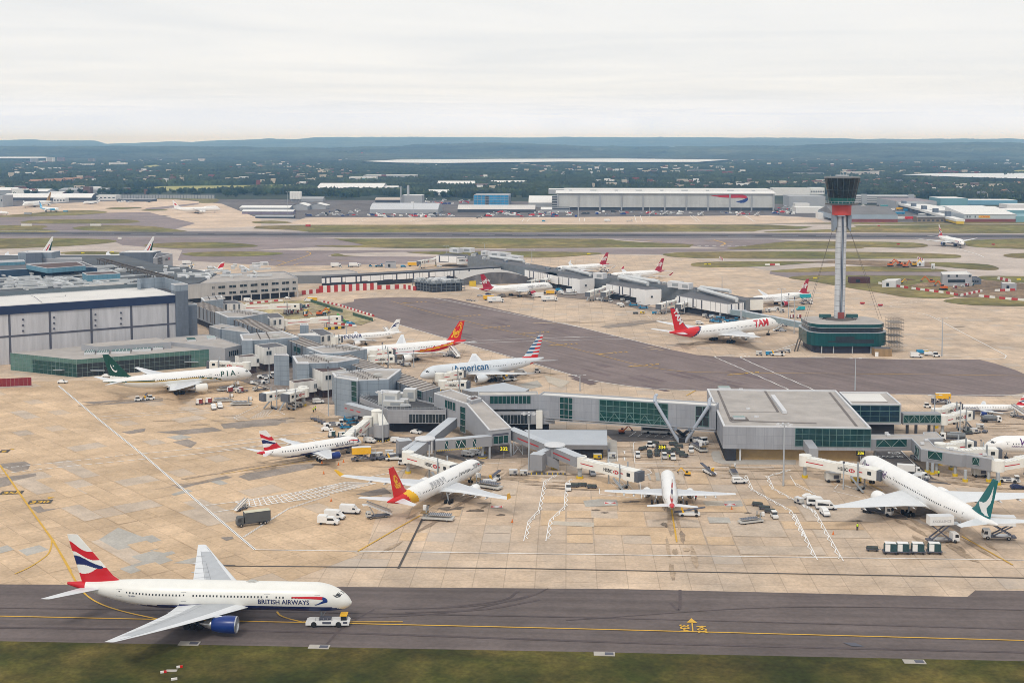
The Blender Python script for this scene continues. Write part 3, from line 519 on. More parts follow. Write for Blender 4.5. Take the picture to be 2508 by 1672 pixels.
def build_plane(ty,lv,root,lod=1):
 P=dict(TY[ty]);L,Dm=P['L'],P['D'];R=Dm/2;ZC=P['zc'];X0=.48*L
 ez=P.get('ez',1.)
 ln,lt=1.35*Dm,.34*L
 def prof(s):
  s=min(max(s,0),L);r,z=R,ZC
  if s<ln:
   t=s/ln;r=R*max(.02,(1-(1-t)**2))**.56;z=ZC-.2*Dm*(1-t)**2
  if s>L-lt:
   u=(s-(L-lt))/lt;r=R*(1-.91*u**1.55);z=ZC+(R-r)*.66
  return r,z
 def surf(s,a,sd,off=0.):
  r,z=prof(s);r+=off
  zz=r*sin(a)*ez
  if P.get('hump')and a>0:
   h=max(0,min(1,(s-1.5)/5.))*max(0,min(1,(.36*L-s)/(.07*L)))
   h=h*h*(3-2*h);zz*=1+.36*h
  return Vector((X0-s,sd*r*cos(a),z+zz))
 main=lv.get('main',WHT);pf=lv.get('fus',lambda x,z,a:main)
 ns,na=((190,56)if lod==2 else(110,40)if lod==1 else(60,24))
 m=MB([main]);ss=[]
 for i in range(ns+1):
  t=i/ns;ss.append(L*(t**1.25 if t<.5 else .5**1.25+(t-.5)*(1-.5**1.25)/.5))
 def ang(j):return 2*pi*j/na-pi/2
 rings=[]
 for s in ss:
  ring=[]
  for j in range(na):
   a=ang(j)
   ring.append(surf(s,asin_(sin(a)),1 if cos(a)>=0 else-1))
  rings.append(ring)
 def mf(i,j):
  s=(ss[i]+ss[min(i+1,ns)])/2;r,z=prof(s)
  a=ang(j+.5)
  return pf(s/L,(z+r*sin(a)-ZC)/R,1 if cos(a)>0 else-1)
 m.loft(rings,mf=mf)
 fus=m.obj('fuselage',root,smooth=True)
 q=MB([lv.get('belly',main)]);rr=[]
 for k in range(9):
  u=k/8;s=L*(P['le']+.03)+u*P['cr']*P['b']*1.15;w=sin(pi*min(max(u,.03),.97))**.5
  rr.append([(X0-s,cos(2*pi*j/14)*R*1.04*(.6+.4*w),ZC-.62*R+sin(2*pi*j/14)*R*.5*w)for j in range(14)])
 q.loft(rr);q.obj('wing_fairing',root,smooth=True)
 hb=P['b']/2;tsw=tan(rdn(P['sw']));zr=ZC-.33*Dm
 sle=lambda y:P['le']*L+tsw*y
 cs,ck,ct=P['cr']*P['b'],0,P['ct']*P['b']
 yk=P['kink']*hb;te_k=sle(R)+cs+.05*yk
 def chord(y):
  if y<yk:return(sle(R)+cs+.05*max(0,y-R))-sle(y)
  c0=te_k-sle(yk);return c0+(ct-c0)*(y-yk)/(hb-yk)
 zw=lambda y:zr+tan(rdn(P['dih']))*y*(.72+.28*y/hb)
 AF=[(1,0),(.72,.034),(.4,.058),(.15,.05),(.04,.028),(0,0),(.04,-.022),(.15,-.036),(.4,-.04),(.72,-.02)]
 wt=lv.get('wing',LGR);wg=lv.get('wingpanel',WPL)
 for sd in(1,-1):
  m=MB([wt]);rings=[];ys=[0]+[R*.9+(hb-R*.9)*k/14 for k in range(15)]
  for y in ys:
   c=chord(y);th=.95-.2*y/hb
   rings.append([(X0-(sle(y)+u*c),sd*y,zw(y)+v*c*th)for u,v in AF])
  def wf(i,j):
   return wg if(j in(1,2)and 1<=i<13)else wt
  m.loft(rings,mf=wf);w=m.obj('wing',root,smooth=False)
  if lod==2:
   q=MB([mat('wing_seam',(.22,.23,.25),.5,var=0)]);wp=lambda y,u:Vector((X0-(sle(y)+u*chord(y)),sd*y,zw(y)+float(.058*(1-abs(u-.4)/.62))*chord(y)*(.95-.2*y/hb)+.07))
   for u0,y1,y2 in((.73,3.4,27),(.60,4,20),(.13,5,29)):
    for k in range(12):ya,yb=y1+(y2-y1)*k/12,y1+(y2-y1)*(k+1)/12;q.add([wp(ya,u0),wp(yb,u0),wp(yb,u0+.09/chord(yb)),wp(ya,u0+.09/chord(ya))],QF)
   for y in(7.5,10,12.5,15,17.5,21,24):q.add([wp(y,.60),wp(y+.08,.60),wp(y+.08,.98),wp(y,.98)],QF)
   q.obj('flap_seam',w)
  if P.get('wl'):
   y0,c=hb,chord(hb);z0=zw(hb);s0=sle(hb)
   q=MB();h=P['wl'];pts=[(s0,z0),(s0+c,z0),(s0+c+h*.8,z0+h),(s0+c*.55+h*.8,z0+h)]
   q.add([(X0-s,sd*(y0+d+.45*(z-z0)),z)for d in(-.12,.12)for s,z in pts],[(0,1,2,3),(7,6,5,4),(0,4,5,1),(1,5,6,2),(2,6,7,3),(3,7,4,0)],lv.get('tipm',wt))
   q.obj('winglet',w)
  if lod>=1:
   for y in(.2*hb,.38*hb,.55*hb,.7*hb):
    c=chord(y);q=MB([wt]);x1=X0-(sle(y)+.55*c);x2=X0-(sle(y)+c+.9)
    z=zw(y)-.3
    q.loft([[(x1+(x2-x1)*t,sd*y+.3*k*cos(a),z-.12-.1*t+.38*k*sin(a))for a in[i*pi/3 for i in range(6)]]for t,k in((0,.2),(.3,1),(.7,.8),(1,.1))])
    q.obj('flap_fairing',w,smooth=True)
  for(ye,le_,de,ze)in P['eng']:
   xi=X0-(sle(ye)-le_*.62);r=de/2;e=MB([lv.get('eng',WHT)]);yy=sd*ye;n=20
   def ring(x,rad):return[(x,yy+rad*cos(2*pi*i/n),ze+rad*sin(2*pi*i/n))for i in range(n)]
   e.loft([ring(xi-k*le_,v*r)for k,v in((.03,.96),(.12,1.),(.3,1.0),(.5,.95),(.68,.8),(.72,.74))],caps=False)
   eo=e.obj('engine',root,smooth=True)
   e=MB([METL]);e.loft([ring(xi-k*le_,v*r)for k,v in((.16,.8),(.04,.82),(.0,.88),(.005,.93),(.035,.965))],caps=False);e.obj('intake_lip',eo,smooth=True)
   e=MB([FAN]);e.loft([ring(xi-.17*le_,.82*r),ring(xi-.17*le_,.25*r),ring(xi-.08*le_,.02*r)],caps=False);e.obj('fan',eo)
   e=MB([METL]);e.loft([ring(xi-k*le_,v*r)for k,v in((.66,.6),(.8,.55),(.95,.38),(1.0,.2),(1.12,.03))]);e.obj('exhaust_cone',eo,smooth=True)
   e=MB([lv.get('pylon',wt)]);zt=zw(ye);x1=xi-.25*le_;x2=X0-(sle(ye)+.45*chord(ye))
   e.add([(x,yy+d,z)for d in(-.25,.25)for x,z in((x1,ze+.9*r),(x2,ze+.6*r),(x2,zt),(X0-sle(ye)+.2,zt+.1))],[(0,1,2,3),(7,6,5,4),(0,4,5,1),(1,5,6,2),(2,6,7,3),(3,7,4,0)])
   e.obj('pylon',eo)
  q=MB([lv.get('stab',wt)]);hs=P['sb']/2;cr_,ct_=.26*P['sb'],.1*P['sb'];s0=L-.42*P['sb'];z0=prof(s0+1)[1]+.1
  q.loft([[(X0-(s0+.78*y+u*(cr_+(ct_-cr_)*y/hs)),sd*y,z0+.11*y+v*(cr_+(ct_-cr_)*y/hs)*.8)for u,v in AF]for y in(0,hs*.15,hs*.6,hs)])
  q.obj('tailplane',root)
 fh=P['fh'];a,b_,c_,d_=[k*fh for k in P['fin']]
 z0=ZC+R*.78;top=ZC+R*ez+fh*.995
 zt_at=lambda s:prof(s)[1]+prof(s)[0]*ez
 fp=lv.get('fin',lambda u,v:main);nu,nv=((70,84)if lod==2 else(44,54)if lod==1 else(22,28))
 m=MB([main])
 def fpt(u,v,sd):
  s1=L-a+(a-c_)*v;s2=L-b_+(b_-d_)*v
  if v<.14:s1-=(.14-v)*2.6*a*.22
  s=s1+(s2-s1)*u;zb=zt_at(L-.55*a)-.25
  z=zb+(top-zb)*v
  if v==0:z-=.9
  th=.055*(s2-s1)*(4*u*(1-u))**.6*(1-.2*v)
  return Vector((X0-s,sd*th,z))
 for sd in(1,-1):
  vs=[fpt(i/nu,j/nv,sd)for j in range(nv+1)for i in range(nu+1)]
  k=len(m.v);m.v+=[tuple(p)for p in vs]
  for j in range(nv):
   for i in range(nu):
    f=[k+j*(nu+1)+i,k+j*(nu+1)+i+1,k+(j+1)*(nu+1)+i+1,k+(j+1)*(nu+1)+i]
    m.f.append(f if sd<0 else f[::-1]);m.m.append(m.mi(fp((i+.5)/nu,(j+.5)/nv)))
 m.add([fpt(i/nu,1,1)for i in range(nu+1)]+[fpt(i/nu,1,-1)for i in range(nu,-1,-1)],[list(range(2*nu+2))],fp(.5,.99))
 fin=m.obj('fin',root)
 for(body,u0,v0,u1,v1,hgt,mt,sh,bo)in lv.get('fintext',[]):
  q=MB([mt]);vs,fs=text2d(body,1.,sh,bo);w=max(x for x,y in vs)
  for sd in(1,-1):
   p0,p1=(fpt(u0,v0,sd),fpt(u1,v1,sd))if sd>0 else(fpt(1-u0,v0,sd),fpt(1-u1,v1,sd))
   if(p1.x-p0.x)*sd>0:p0,p1=p1,p0
   dx=p1-p0;ln_=dx.length;ux=dx.normalized();uy=Vector((-ux.z,0,ux.x))if ux.x>0 else Vector((ux.z,0,-ux.x))
   th=max(abs(fpt(.45,.16,1).y),.1)+.06
   q.add([(p0.x+ux.x*x/w*ln_+uy.x*y*hgt,sd*th,p0.z+ux.z*x/w*ln_+uy.z*y*hgt)for x,y in vs],fs)
  q.obj('fin_lettering',fin)
 gn,gm,gy,nb=P['gear']
 for(s,y,w,rad,n)in((gn*L,0,.5,.5 if Dm>5 else .4,1),(gm*L,gy,.75,.66 if Dm>5 else .55,nb),(gm*L,-gy,.75,.66 if Dm>5 else .55,nb)):
  q=MB([STEEL]);q.cyl((X0-s,y,rad),(X0-s,y*.85,ZC-.6*R),.22,n=8);q.bar((X0-s,y,rad*1.6),(X0-s+1.6,y*.8,ZC-.7*R),.14)
  q.bar((X0-s-(n-1)*.75,y,rad),(X0-s+(n-1)*.75+.01,y,rad),.3)
  go=q.obj('landing_gear',root)
  for k in range(n):
   for d in(-1,1):
    q=MB([DARK]);x=X0-s+(k-(n-1)/2)*1.5
    q.cyl((x,y+d*w-.25,rad),(x,y+d*w+.25,rad),rad,n=14);q.obj('wheel',go,smooth=False)
 pit=.75 if lod==2 else .9
 wr=lv.get('wins',[(.12,.30),(.315,.50),(.52,.66),(.69,.80)]);a0=lv.get('wa',.16)
 for sd in(1,-1):
  q=MB([GLSD])
  for s1,s2 in wr:
   s=s1*L
   while s<s2*L:
    if lod==2:q=MB([GLSD])
    q.add([surf(s+i*.32,a0+j*.42/R,sd,.03)for i,j in((0,0),(1,0),(1,1),(0,1))],QF);s+=pit
    if lod==2:q.obj('cabin_window',root)
  if P.get('hump')or ez>1:
   s=.1*L
   while s<.3*L:q.add([surf(s+i*.34,.75+j*.42/R,sd,.03)for i,j in((0,0),(1,0),(1,1),(0,1))],QF);s+=1.
  if lod<2:q.obj('window_row',root)
  if lod>=1:
   for s in lv.get('doors',(.085,.305,.51,.81)):
    q=MB([LINE]);s0=s*L;w=1.1;aa,ab=a0-1.15/R,a0+.85/R;t=.10
    for(sa,sb_,x,y)in((s0,s0+t,aa,ab),(s0+w,s0+w+t,aa,ab),(s0,s0+w,ab,ab+t/R),(s0,s0+w,aa,aa+t/R)):
     q.add([surf(sa,x,sd,.025),surf(sb_,x,sd,.025),surf(sb_,y,sd,.025),surf(sa,y,sd,.025)],QF)
    q.add([surf(s0+w*i,a0+j/R,sd,.03)for i,j in((.35,.1),(.62,.1),(.62,.45),(.35,.45))],QF,GLSD)
    q.obj('door',root)
 q=MB([GLSD]);kz=Dm/6.2
 up=.42 if P.get('hump')else 0
 for sd in(1,-1):
  for pts in(((1.55,1.50),(1.95,.98),(2.75,1.02),(2.35,1.52)),((2.02,.93),(2.25,.62),(3.2,.68),(2.82,.97)),((2.4,.57),(3.0,.50),(3.75,.62),(3.32,.66))):
   q.add([surf(s_*kz,a_,sd,.05)for s_,a_ in pts],QF)
 q.obj('cockpit_window',root)
 for(body,sd,s0,a1,size,mt,sh,bo)in lv.get('titles',[]):
  vs,fs=text2d(body,size,sh,bo);q=MB([mt])
  q.add([surf(s0+(x if sd>0 else-x),a1+y/R,sd,.09)for x,y in vs],fs);q.obj('lettering',root)
 for(pts,sd,mt)in lv.get('decals',[]):
  q=MB([mt]);n=len(pts)//2
  grid=[]
  for i in range(n):
   (sa,ha),(sb_,hb_)=pts[i],pts[-1-i]
   grid.append([(sa+(sb_-sa)*k/4,ha+(hb_-ha)*k/4)for k in range(5)])
  vs=[surf(s,math.asin(max(-1,min(1,h/R))),sd,.10)for col in grid for s,h in col]
  q.add(vs,[(i*5+k,i*5+k+1,i*5+k+6,i*5+k+5)for i in range(n-1)for k in range(4)]);q.obj('emblem',root)
 return surf
def asin_(v):return math.asin(max(-1,min(1,v)))
def place(ty,n,t,sc=None,head=None):
 "nose and tail pixels -> position, heading, scale"
 P=TY[ty];L=P['L'];k=1.
 zn,zt=P['zc']-.17*P['D'],P['zc']+.22*P['D']
 if n is None:
  h=rdn(head);T=g(*t,zt*(sc or 1.));k=sc or 1.
  c=T+Vector((cos(h),sin(h),0))*(.52*L*k);return(c.x,c.y,0.),h,k
 for _ in range(4):
  N,T=g(*n,zn*k),g(*t,zt*k);d=N-T;d.z=0;k=d.length/L
 h=atan2(d.y,d.x);u=d.normalized()
 c=T+u*(.52*L*k);return(c.x,c.y,0.),h,k
def plane(label,ty,lv,n,t,lod=1,sc=None,head=None,group=None):
 loc,h,k=place(ty,n,t,sc,head)
 root=thing('passenger_jet',label,'airplane',(loc[0],loc[1],.1),h,group,k)
 print('PLANE',ty,[round(v)for v in loc],round(math.degrees(h)),round(k,3))
 return root,build_plane(ty,lv,root,lod)
def ba_fin(u,v):
 w=1-u
 c1=.735-.20*w+.035*sin(6.3*w+.6);c2=.46-.13*w+.03*sin(6*w);c3=.10+.12*w+.03*sin(6.3*w+3)
 if abs(v-c1)<.105-.02*w:return RED
 if abs(v-c2)<.105*max(0,.92-w)**.45:return NVY
 if-.3<v-c3<.085 and v>-.1+.02*w:return RED
 return CRMF[0]
CRMF=[CRM]
def ba_fus(belly,top):
 def f(x,z,sd):
  if x>.935 and z>.12+(x-.935)*2:return RED
  if x>.972:return RED
  lim=-.44 if x>.07 else-.9+(x/.07)*.46
  if x>.55:lim=-.44-(x-.55)*1.1
  if z<lim and .015<x<.84:return NVY
  return top
 return f
def ribbon(s0,h0,k,sd):
 "red-over-blue ribbon emblem near the nose: s decreases forward"
 a=[(s0-7.9*k*t,h0+.55*k*(.25+.75*t)**.5)for t in[0,.2,.4,.6,.8,1]]
 b=[(s0-7.9*k*t,h0-.18*k*t)for t in[0,.2,.4,.6,.8,1]]
 cx,cz=s0-7.9*k,h0-.3*k
 blue_o=[(s0-(7.9+1.25*sin(q))*k,h0-.35*k+.9*k*cos(q))for q in(0,.5,1.,1.5,2.)]+[(s0-5.8*k,h0-1.85*k)]
 blue_i=[(s0-(7.7+.3*sin(q))*k,h0-.35*k+.2*k*cos(q))for q in(0,.5,1.,1.6,2.4)]+[(s0-5.9*k,h0-1.75*k)]
 return[(a+b[::-1],sd,RED),(blue_o+blue_i[::-1],sd,BLU)]
VRED=mat('livery_crimson',(.36,.008,.03),.35,var=.06)
WHF=mat('lettering_white',(.8,.8,.8),.5,var=0)
TEAL=mat('livery_teal',(.0,.13,.135),.35,var=.06)
PGRN=mat('livery_green',(.0,.055,.035),.35,var=.06)
GOLD=mat('livery_gold',(.42,.26,.04),.4,var=.05)
TYL=mat('livery_yellow',(.80,.46,.01),.4,var=.05)
BRT=mat('livery_bright_red',(.62,.012,.01),.35,var=.06)
AAB=mat('livery_steel_blue',(.02,.10,.22),.35,var=.06)
SIL=mat('livery_silver',(.62,.66,.70),.3,var=.05)
SKYB=mat('livery_sky_blue',(.10,.42,.72),.4,var=.1)
PURP=mat('lettering_purple',(.10,.03,.16),.5,var=0)
GRL=mat('lettering_grey',(.30,.30,.32),.5,var=0)
BROWN=mat('livery_brown',(.30,.17,.07),.4,var=.1)
wind=[(.10,.29),(.32,.50),(.53,.66),(.68,.79)]
BA=dict(main=CRM,fus=ba_fus(NVY,CRM),fin=ba_fin,belly=NVY,eng=BLU)
lv=dict(BA);lv['wins']=[(.17,.205),(.225,.255),(.30,.36),(.37,.45),(.455,.545),(.585,.775)];lv['doors']=(.10,.275,.565,.795);lv['wing']=LGR;lv['wingpanel']=GRYW
lv['titles']=[('BRITISH AIRWAYS',-1,20.1,-.235,1.42,NVY,0.,.012),('G-VIIM',-1,49.,-.06,.55,NVY,0.,0.)]
lv['decals']=ribbon(12.6,.62,.86,-1)+ribbon(12.6,.62,.86,1)
FGJET,FGS=plane('large cream and navy jet with waved tail being towed along the near taxiway','777',lv,('N',2240,556),('N',246,440),2)
q=MB([CRM]);p=[FGS(20.5+i,pi/2,1,0)for i in(0,1,2,3)]
q.loft([[(c.x,.7*k*cos(t*pi/6),c.z-.1+.5*k*abs(sin(t*pi/6)))for t in range(12)]for c,k in zip(p,(.15,1,1,.15))]);q.obj('antenna_dome',FGJET,smooth=True)
CRMF[0]=WHT
BAW=dict(main=WHT,fus=ba_fus(NVY,WHT),fin=ba_fin,belly=NVY,eng=BLU)
lv=dict(BAW);lv['wins']=[(.14,.44),(.47,.80)];lv['doors']=(.095,.45,.86);lv['wa']=.2
lv['titles']=[('BRITISH AIRWAYS',-1,10.6,-.16,.85,NVY,0.,.01)];lv['decals']=ribbon(5.9,.85,.5,-1)
plane('white and navy narrow-body jet with a catering truck docked at its front door','320',lv,('A',1287,682),('A',335,792))
def cap_fin(u,v):
 x,y=(u-.48)/.34,(v-.52)/.30
 if v>.16:
  r=hypot(x,y)
  if .25<v<.42 and abs(sin(v*70+u*5))>.45 and abs(x)<.9-(.42-v)*2:return TYL
  if .44<v<.72:
   e=mnoise.noise(Vector((u*7,v*9,1.3)))
   if abs(x)<.75-abs(v-.57)*2.6 and e>-.12:return TYL
 return BRT
def cap_fus(x,z,sd):
 k=x-.04*z
 if k>.83:return BRT
 if k>.765:return TYL
 return WHT
lv=dict(fus=cap_fus,fin=cap_fin,wing=LGR,stab=LGR,tipm=TYL,eng=WHT,wins=[(.13,.28),(.33,.48),(.52,.72)],doors=(.09,.3,.5,.74))
lv['titles']=[('首都航空',-1,9.6,.30,1.5,mat('lettering_dark',(.06,.06,.07),.5,var=0),0.,0.),('Capital Airlines',-1,19.5,.26,1.25,MATS['lettering_dark'],0.,0.),('唐詠雅秀号',-1,37.5,.42,1.9,GRL,0.,0.),('~',-1,6.3,.28,2.2,BRT,0.,.02)]
lv['decals']=[]
plane('white wide-body jet whose red tail bears a yellow emblem, nose beside the white bridge','330',lv,('B',655,900),('A',1530,1245))
lv=dict(BAW);lv['eng']=WHT;lv['wins']=[(.14,.80)];lv['wing']=LGR
plane('small white jet with a red tail cone, seen from straight behind','320',lv,('C',722,985),('C',772,1288))
def inpl(u,v,P):
 r=False
 for i in range(len(P)):
  (a,b),(c,d)=P[i-1],P[i]
  if(b>v)!=(d>v)and u<(c-a)*(v-b)/(d-b)+a:r=not r
 return r
BRUSH=[(.66,.84),(.80,.66),(.86,.50),(.82,.36),(.70,.25),(.80,.14),(.95,.05),(.80,.05),(.55,.10),(.32,.19),(.10,.30),(.22,.33),(.40,.335),(.54,.40),(.63,.52),(.67,.68)]
def cx_fin(u,v):return WHT if inpl(u,v,BRUSH)else TEAL
lv=dict(fin=cx_fin,wing=LGR,wingpanel=LGR,wins=[(.215,.235),(.245,.262),(.275,.33),(.36,.52),(.55,.70),(.72,.80)],doors=(.08,.2,.34,.53,.82))
lv['titles']=[('one',1,6.2,-.05,3.0,PURP,0.,.01),('world',1,14.,-.05,3.0,PURP,0.,.0)]
plane('long white jet with a white brush stroke on its teal tail','77W',lv,('D',513,735),('D',1552,1225))
lv=dict(fin=lambda u,v:VRED,eng=VRED,wins=[(.115,.3),(.33,.5),(.53,.8)],titles=[('VIRGIN ATLANTIC',1,10.6,.10,3.4,PURP,.25,.01),('AIRBUS A340-600',1,8.2,-.16,.8,PURP,.2,0.)])
loc=g('D',1448,605,4.3);h6=rdn(177.)
r6=thing('passenger_jet','white jet cut off by the right edge, only nose and purple lettering showing','airplane',(loc.x-cos(h6)*.48*75.3,loc.y-sin(h6)*.48*75.3,.1),h6)
build_plane('346',lv,r6)
lv=dict(BAW);lv['wins']=[(.14,.80)];lv['wa']=.2;lv['titles']=[('BRITISH AIRWAYS',1,5.5,-.1,1.2,NVY,0.,.01)]
plane('white and navy narrow-body jet beyond the glazed link, cut by the right edge','321',lv,('D',1190,318),('D',1805,300))
def aa_fin(u,v):
 n=v*6.6
 if v<.10:return BRT
 if(n%1.0)>.5:return AAB if u<.50 and v>.22 else BRT if u>=.5 else SIL
 return SIL
lv=dict(main=SIL,fin=aa_fin,fus=lambda x,z,sd:BRT if x>.875+.02*z and-.35<z<.12 and x<.965 else SIL,eng=SIL,wing=LGR,stab=SIL,wins=[(.33,.40),(.43,.51),(.55,.66),(.70,.80)],doors=(.085,.26,.52,.82))
lv['titles']=[('American',1,15.,-.12,4.6,AAB,0.,.012)]
plane('silver jet with a tail striped red, white and blue, parked behind the bridge pier','777',lv,('E',508,1297),('E',1692,1132))
def hn_fin(u,v):
 y=v-.55
 for k,(cx,cy,r)in enumerate(((.42,.62,.30),(.40,.60,.20),(.55,.30,.13))):
  d=hypot((u-cx)*.8,v-cy)
  if abs(d-r)<.028 and(u>cx-.2 or v<cy):return TYL
 if .16<v<.5 and abs(u-.15-(v-.16)*.9-.08*sin(v*14))<.06:return TYL
 return BRT
def hn_fus(x,z,sd):
 k=.2+.9*max(0,x-.5)**1.2*3
 if x>.86+.03*z:return BRT
 c=-.62+3.2*max(0,x-.52)**1.15
 if x>.2:
  if c-.1<z<c+.13:return TYL
  if x>.55 and z<=c-.1 and z>-.75:return BRT
  if z<c+.30 and z>c and x>.3:return BRT
 return WHT
lv=dict(fus=hn_fus,fin=hn_fin,wins=[(.15,.28),(.33,.5),(.55,.7)],titles=[('Hainan Airlines',1,12.5,.22,1.7,BRT,.2,0.)])
plane('white jet with red rear fuselage and yellow swirls on its red tail','789',lv,None,('E',945,962),sc=1.,head=-150)
FP=[(.12,.55),(.32,.69),(.88,.74),(.82,.65),(.46,.61),(.38,.51),(.66,.54),(.60,.45),(.31,.43),(.20,.33),(.04,.32),(.14,.42)]
lv=dict(fin=lambda u,v:NVY if inpl(u,v,FP)else WHT,wins=[(.46,.85)],wa=.2,titles=[('FINNAIR',1,9.2,.02,3.0,NVY,.15,.02)])
plane('white narrow-body jet with large navy lettering, standing beyond the pier','321',lv,None,('F',2290,838),sc=1.,head=-152)
def pia_fin(u,v):
 d1=hypot((u-.55)*1.05,v-.44);d2=hypot((u-.50)*1.05,v-.49)
 if d1<.17 and d2>.155:return WHT
 if hypot(u-.47,v-.53)<.035:return WHT
 if v<.16-.15*(1-u)+.0:return CRM
 return PGRN
def pia_fus(x,z,sd):
 if x>.22:
  c=.62*min(1,(x-.22)/.18)**.6*1.15-.55 if x<.62 else .14+(x-.62)*.9
  if abs(z-c)<.05:return PGRN
  if abs(z-c+.09)<.05:return GOLD
  if z<c:return CRM
 elif z<-.55:return WHT
 return WHT
lv=dict(fus=pia_fus,fin=pia_fin,eng=CRM,wing=LGR,wins=[(.21,.28),(.31,.5),(.53,.66),(.70,.80)],doors=(.10,.29,.67,.83))
lv['titles']=[('P I A',-1,14.8,-.06,3.3,PGRN,0.,.012)]
plane('cream and white jet with a crescent on its dark green tail','777',lv,('F',848,1242),('G',985,1438))
def virg(n,wins=((.12,.29),(.33,.5),(.54,.8))):
 d=dict(fin=lambda u,v:VRED,fus=lambda x,z,sd:VRED if x>.905-.10*max(0,z)+.05*max(0,-z)else WHT,eng=VRED,wins=list(wins))
 d['fintext']=[('Virgin',.10,.26,.86,.52,4.0,WHF,.2,.025)]
 if n:d['titles']=[('virgin atlantic',-1 if n==1 else 1,24. if n==1 else 6.5,.08,3.0,GRL,0.,0.)]
 return d
plane('white jet with crimson tail and crimson engine beside the grey curved roof hall','789',virg(1),('E',1775,442),('E',1075,470))
plane('farthest of the crimson-tailed jets, just behind the crossing pier, a lift truck under its rear','330',virg(2),None,('H',925,1205),sc=.95,head=-146)
plane('crimson-tailed jet with bent red wing tip, parked behind the middle of the long pier','330',dict(virg(2),tipm=VRED),None,('H',1425,1262),sc=.95,head=-146)
plane('crimson-tailed jet at the end of the long pier, nearest the control tower','789',virg(2),None,('I',2215,432),sc=.92,head=-144)
lv=dict(fin=lambda u,v:NVY if u<.07 or v>.97 else BRT,fus=lambda x,z,sd:BRT if x>.80+.03*(1-z)*0-.05*z+.0 else NVY if x>.785-.05*z else WHT,wins=[(.16,.235),(.26,.40),(.45,.6),(.63,.76)],doors=(.09,.25,.42,.6,.78))
lv['titles']=[('TAM',-1,20.3,-.06,5.0,RED,.25,.03)]
lv['fintext']=[('TAM',.30,.86,.50,.22,3.6,WHF,.1,.03)]
plane('long white jet with bright red tail and red lettering, nose toward the control tower','77W',lv,('I',1925,716),('I',955,797))
lv=dict(BAW);lv['decals']=ribbon(12.,.62,.86,1)+ribbon(12.,.62,.86,-1)
plane('white jet taxiing alone on the far taxiway toward the camera, waved tail','777',lv,('J',1806,1018),('J',1580,950),1,sc=1.)
plane('white four-engined jet with humped nose and small red tail mark beyond the runway','747',dict(fin=lambda u,v:RED if .38<v<.62 and .25<u<.7 else WHT),('K',1985,710),('K',1550,706),1)
plane('pale blue and white jet on the far left apron','789',dict(fus=lambda x,z,sd:SKYB if z<.15+.4*sin(x*9)and x>.1 else WHT,fin=lambda u,v:SKYB if v<.75 else BLU),('K',526,716),('K',352,695),0)
plane('white jet at the very left edge of the far apron','330',dict(),('K',78,745),('K',-120,735),0)
plane('white jet with dark blue and red tail lines, nose-in at the far pier','380',dict(fus=lambda x,z,sd:NVY if x>.55 and z<.35*(x-.4)else WHT,fin=lambda u,v:NVY if abs(v-u)<.16 else WHT),('K',748,655),('K',905,640),0,sc=1.)
plane('white jet with a brown and gold tail at the far left pier','380',dict(fin=lambda u,v:BROWN if(v+u)%.5<.33 else GOLD),('K',205,672),('K',462,640),0,sc=1.)
def em_fin(u,v):
 k=u-.25*v
 return PGRN if k>.62 and v<.72 else RED if .28<k<.46 and v<.55 else WHT
for lab,c in(('white tail with red and green stripes rising behind the left grey rooftop block',('G',500,175)),('white tail with red and green stripes behind the block bearing a bank sign',('G',1470,172))):
 KK=.95;pt=g(c[0],c[1],c[2]-128,23.5*KK);h=rdn(-125)
 X=.48*72.7;tip=Vector((X-71.5,0))
 r=thing('passenger_jet',lab,'airplane',(pt.x-cos(h)*tip.x*KK,pt.y-sin(h)*tip.x*KK,.1),h,None,KK)
 build_plane('380',dict(fin=em_fin),r,0)
pt=g('P2',1945,318,11.5);h=rdn(190)
r=thing('passenger_jet','small red and white tail showing above the cluttered office roof','airplane',(pt.x+cos(h)*17,pt.y+sin(h)*17,.1),h)
build_plane('320',dict(fin=lambda u,v:RED if .2<v-.2*u<.75 and u>.15 else WHT),r,0)
# ==== terminal, piers, tower
HP=rdn(35)
def pm(n,c,h=HP,du=3.,dz=1.5,j=.03,dk=.55,**k):return mat(n,c,k.get('rough',.55),var=.10,vs=.15,panel=(h,du,dz,j,dk))
GREY=pm('light_grey_cladding',(.53,.53,.555),HP,6,100,.02,.8)
DGREY=pm('slate_grey_cladding',(.135,.16,.20),HP,1.5,1.5,.03,.75)
BGREY=pm('blue_grey_cladding',(.265,.315,.37),HP,4.,2.2,.05,.55)
SGREY=pm('silver_cladding',(.32,.335,.37),HEAD,3.,3.,.03,.6)
SFLAT=mat('silver_sheet',(.34,.35,.375),.5,var=.08,vs=.2)
NAVYF=mat('navy_fascia',(.012,.026,.075),.5,var=.1)
STRIP=mat('dark_strip',(.085,.088,.115),.6,var=.05)
ROOF=mat('roof_felt',(.40,.37,.345),.9,var=.2,vs=.12)
ROOFW=mat('pale_roof',(.66,.645,.62),.8,var=.08,vs=.06)
ROOFB=mat('brown_roof',(.10,.065,.06),.9,var=.25,vs=.2)
ROOFD=mat('dark_roof',(.12,.12,.13),.9,var=.2,vs=.2)
RIMW=mat('parapet_white',(.60,.61,.63),.6,var=.06)
WCLAD=pm('white_cladding',(.72,.71,.68),HP,2.4,60,.02,.75)
WPAN=mat('white_panel',(.80,.80,.80),.5,var=.06,vs=.2)
GGRN=mat('green_glass',(.014,.062,.056),.12,var=.35,vs=.5,spec=.4)
GDRK=mat('dark_window',(.025,.035,.042),.12,var=.3,vs=.4,spec=.4)
GTEAL=mat('teal_glass',(.0,.085,.085),.15,var=.3,vs=.35,spec=.4)
GBLU=mat('blue_glass',(.10,.25,.34),.2,var=.25,vs=.2,spec=.7)
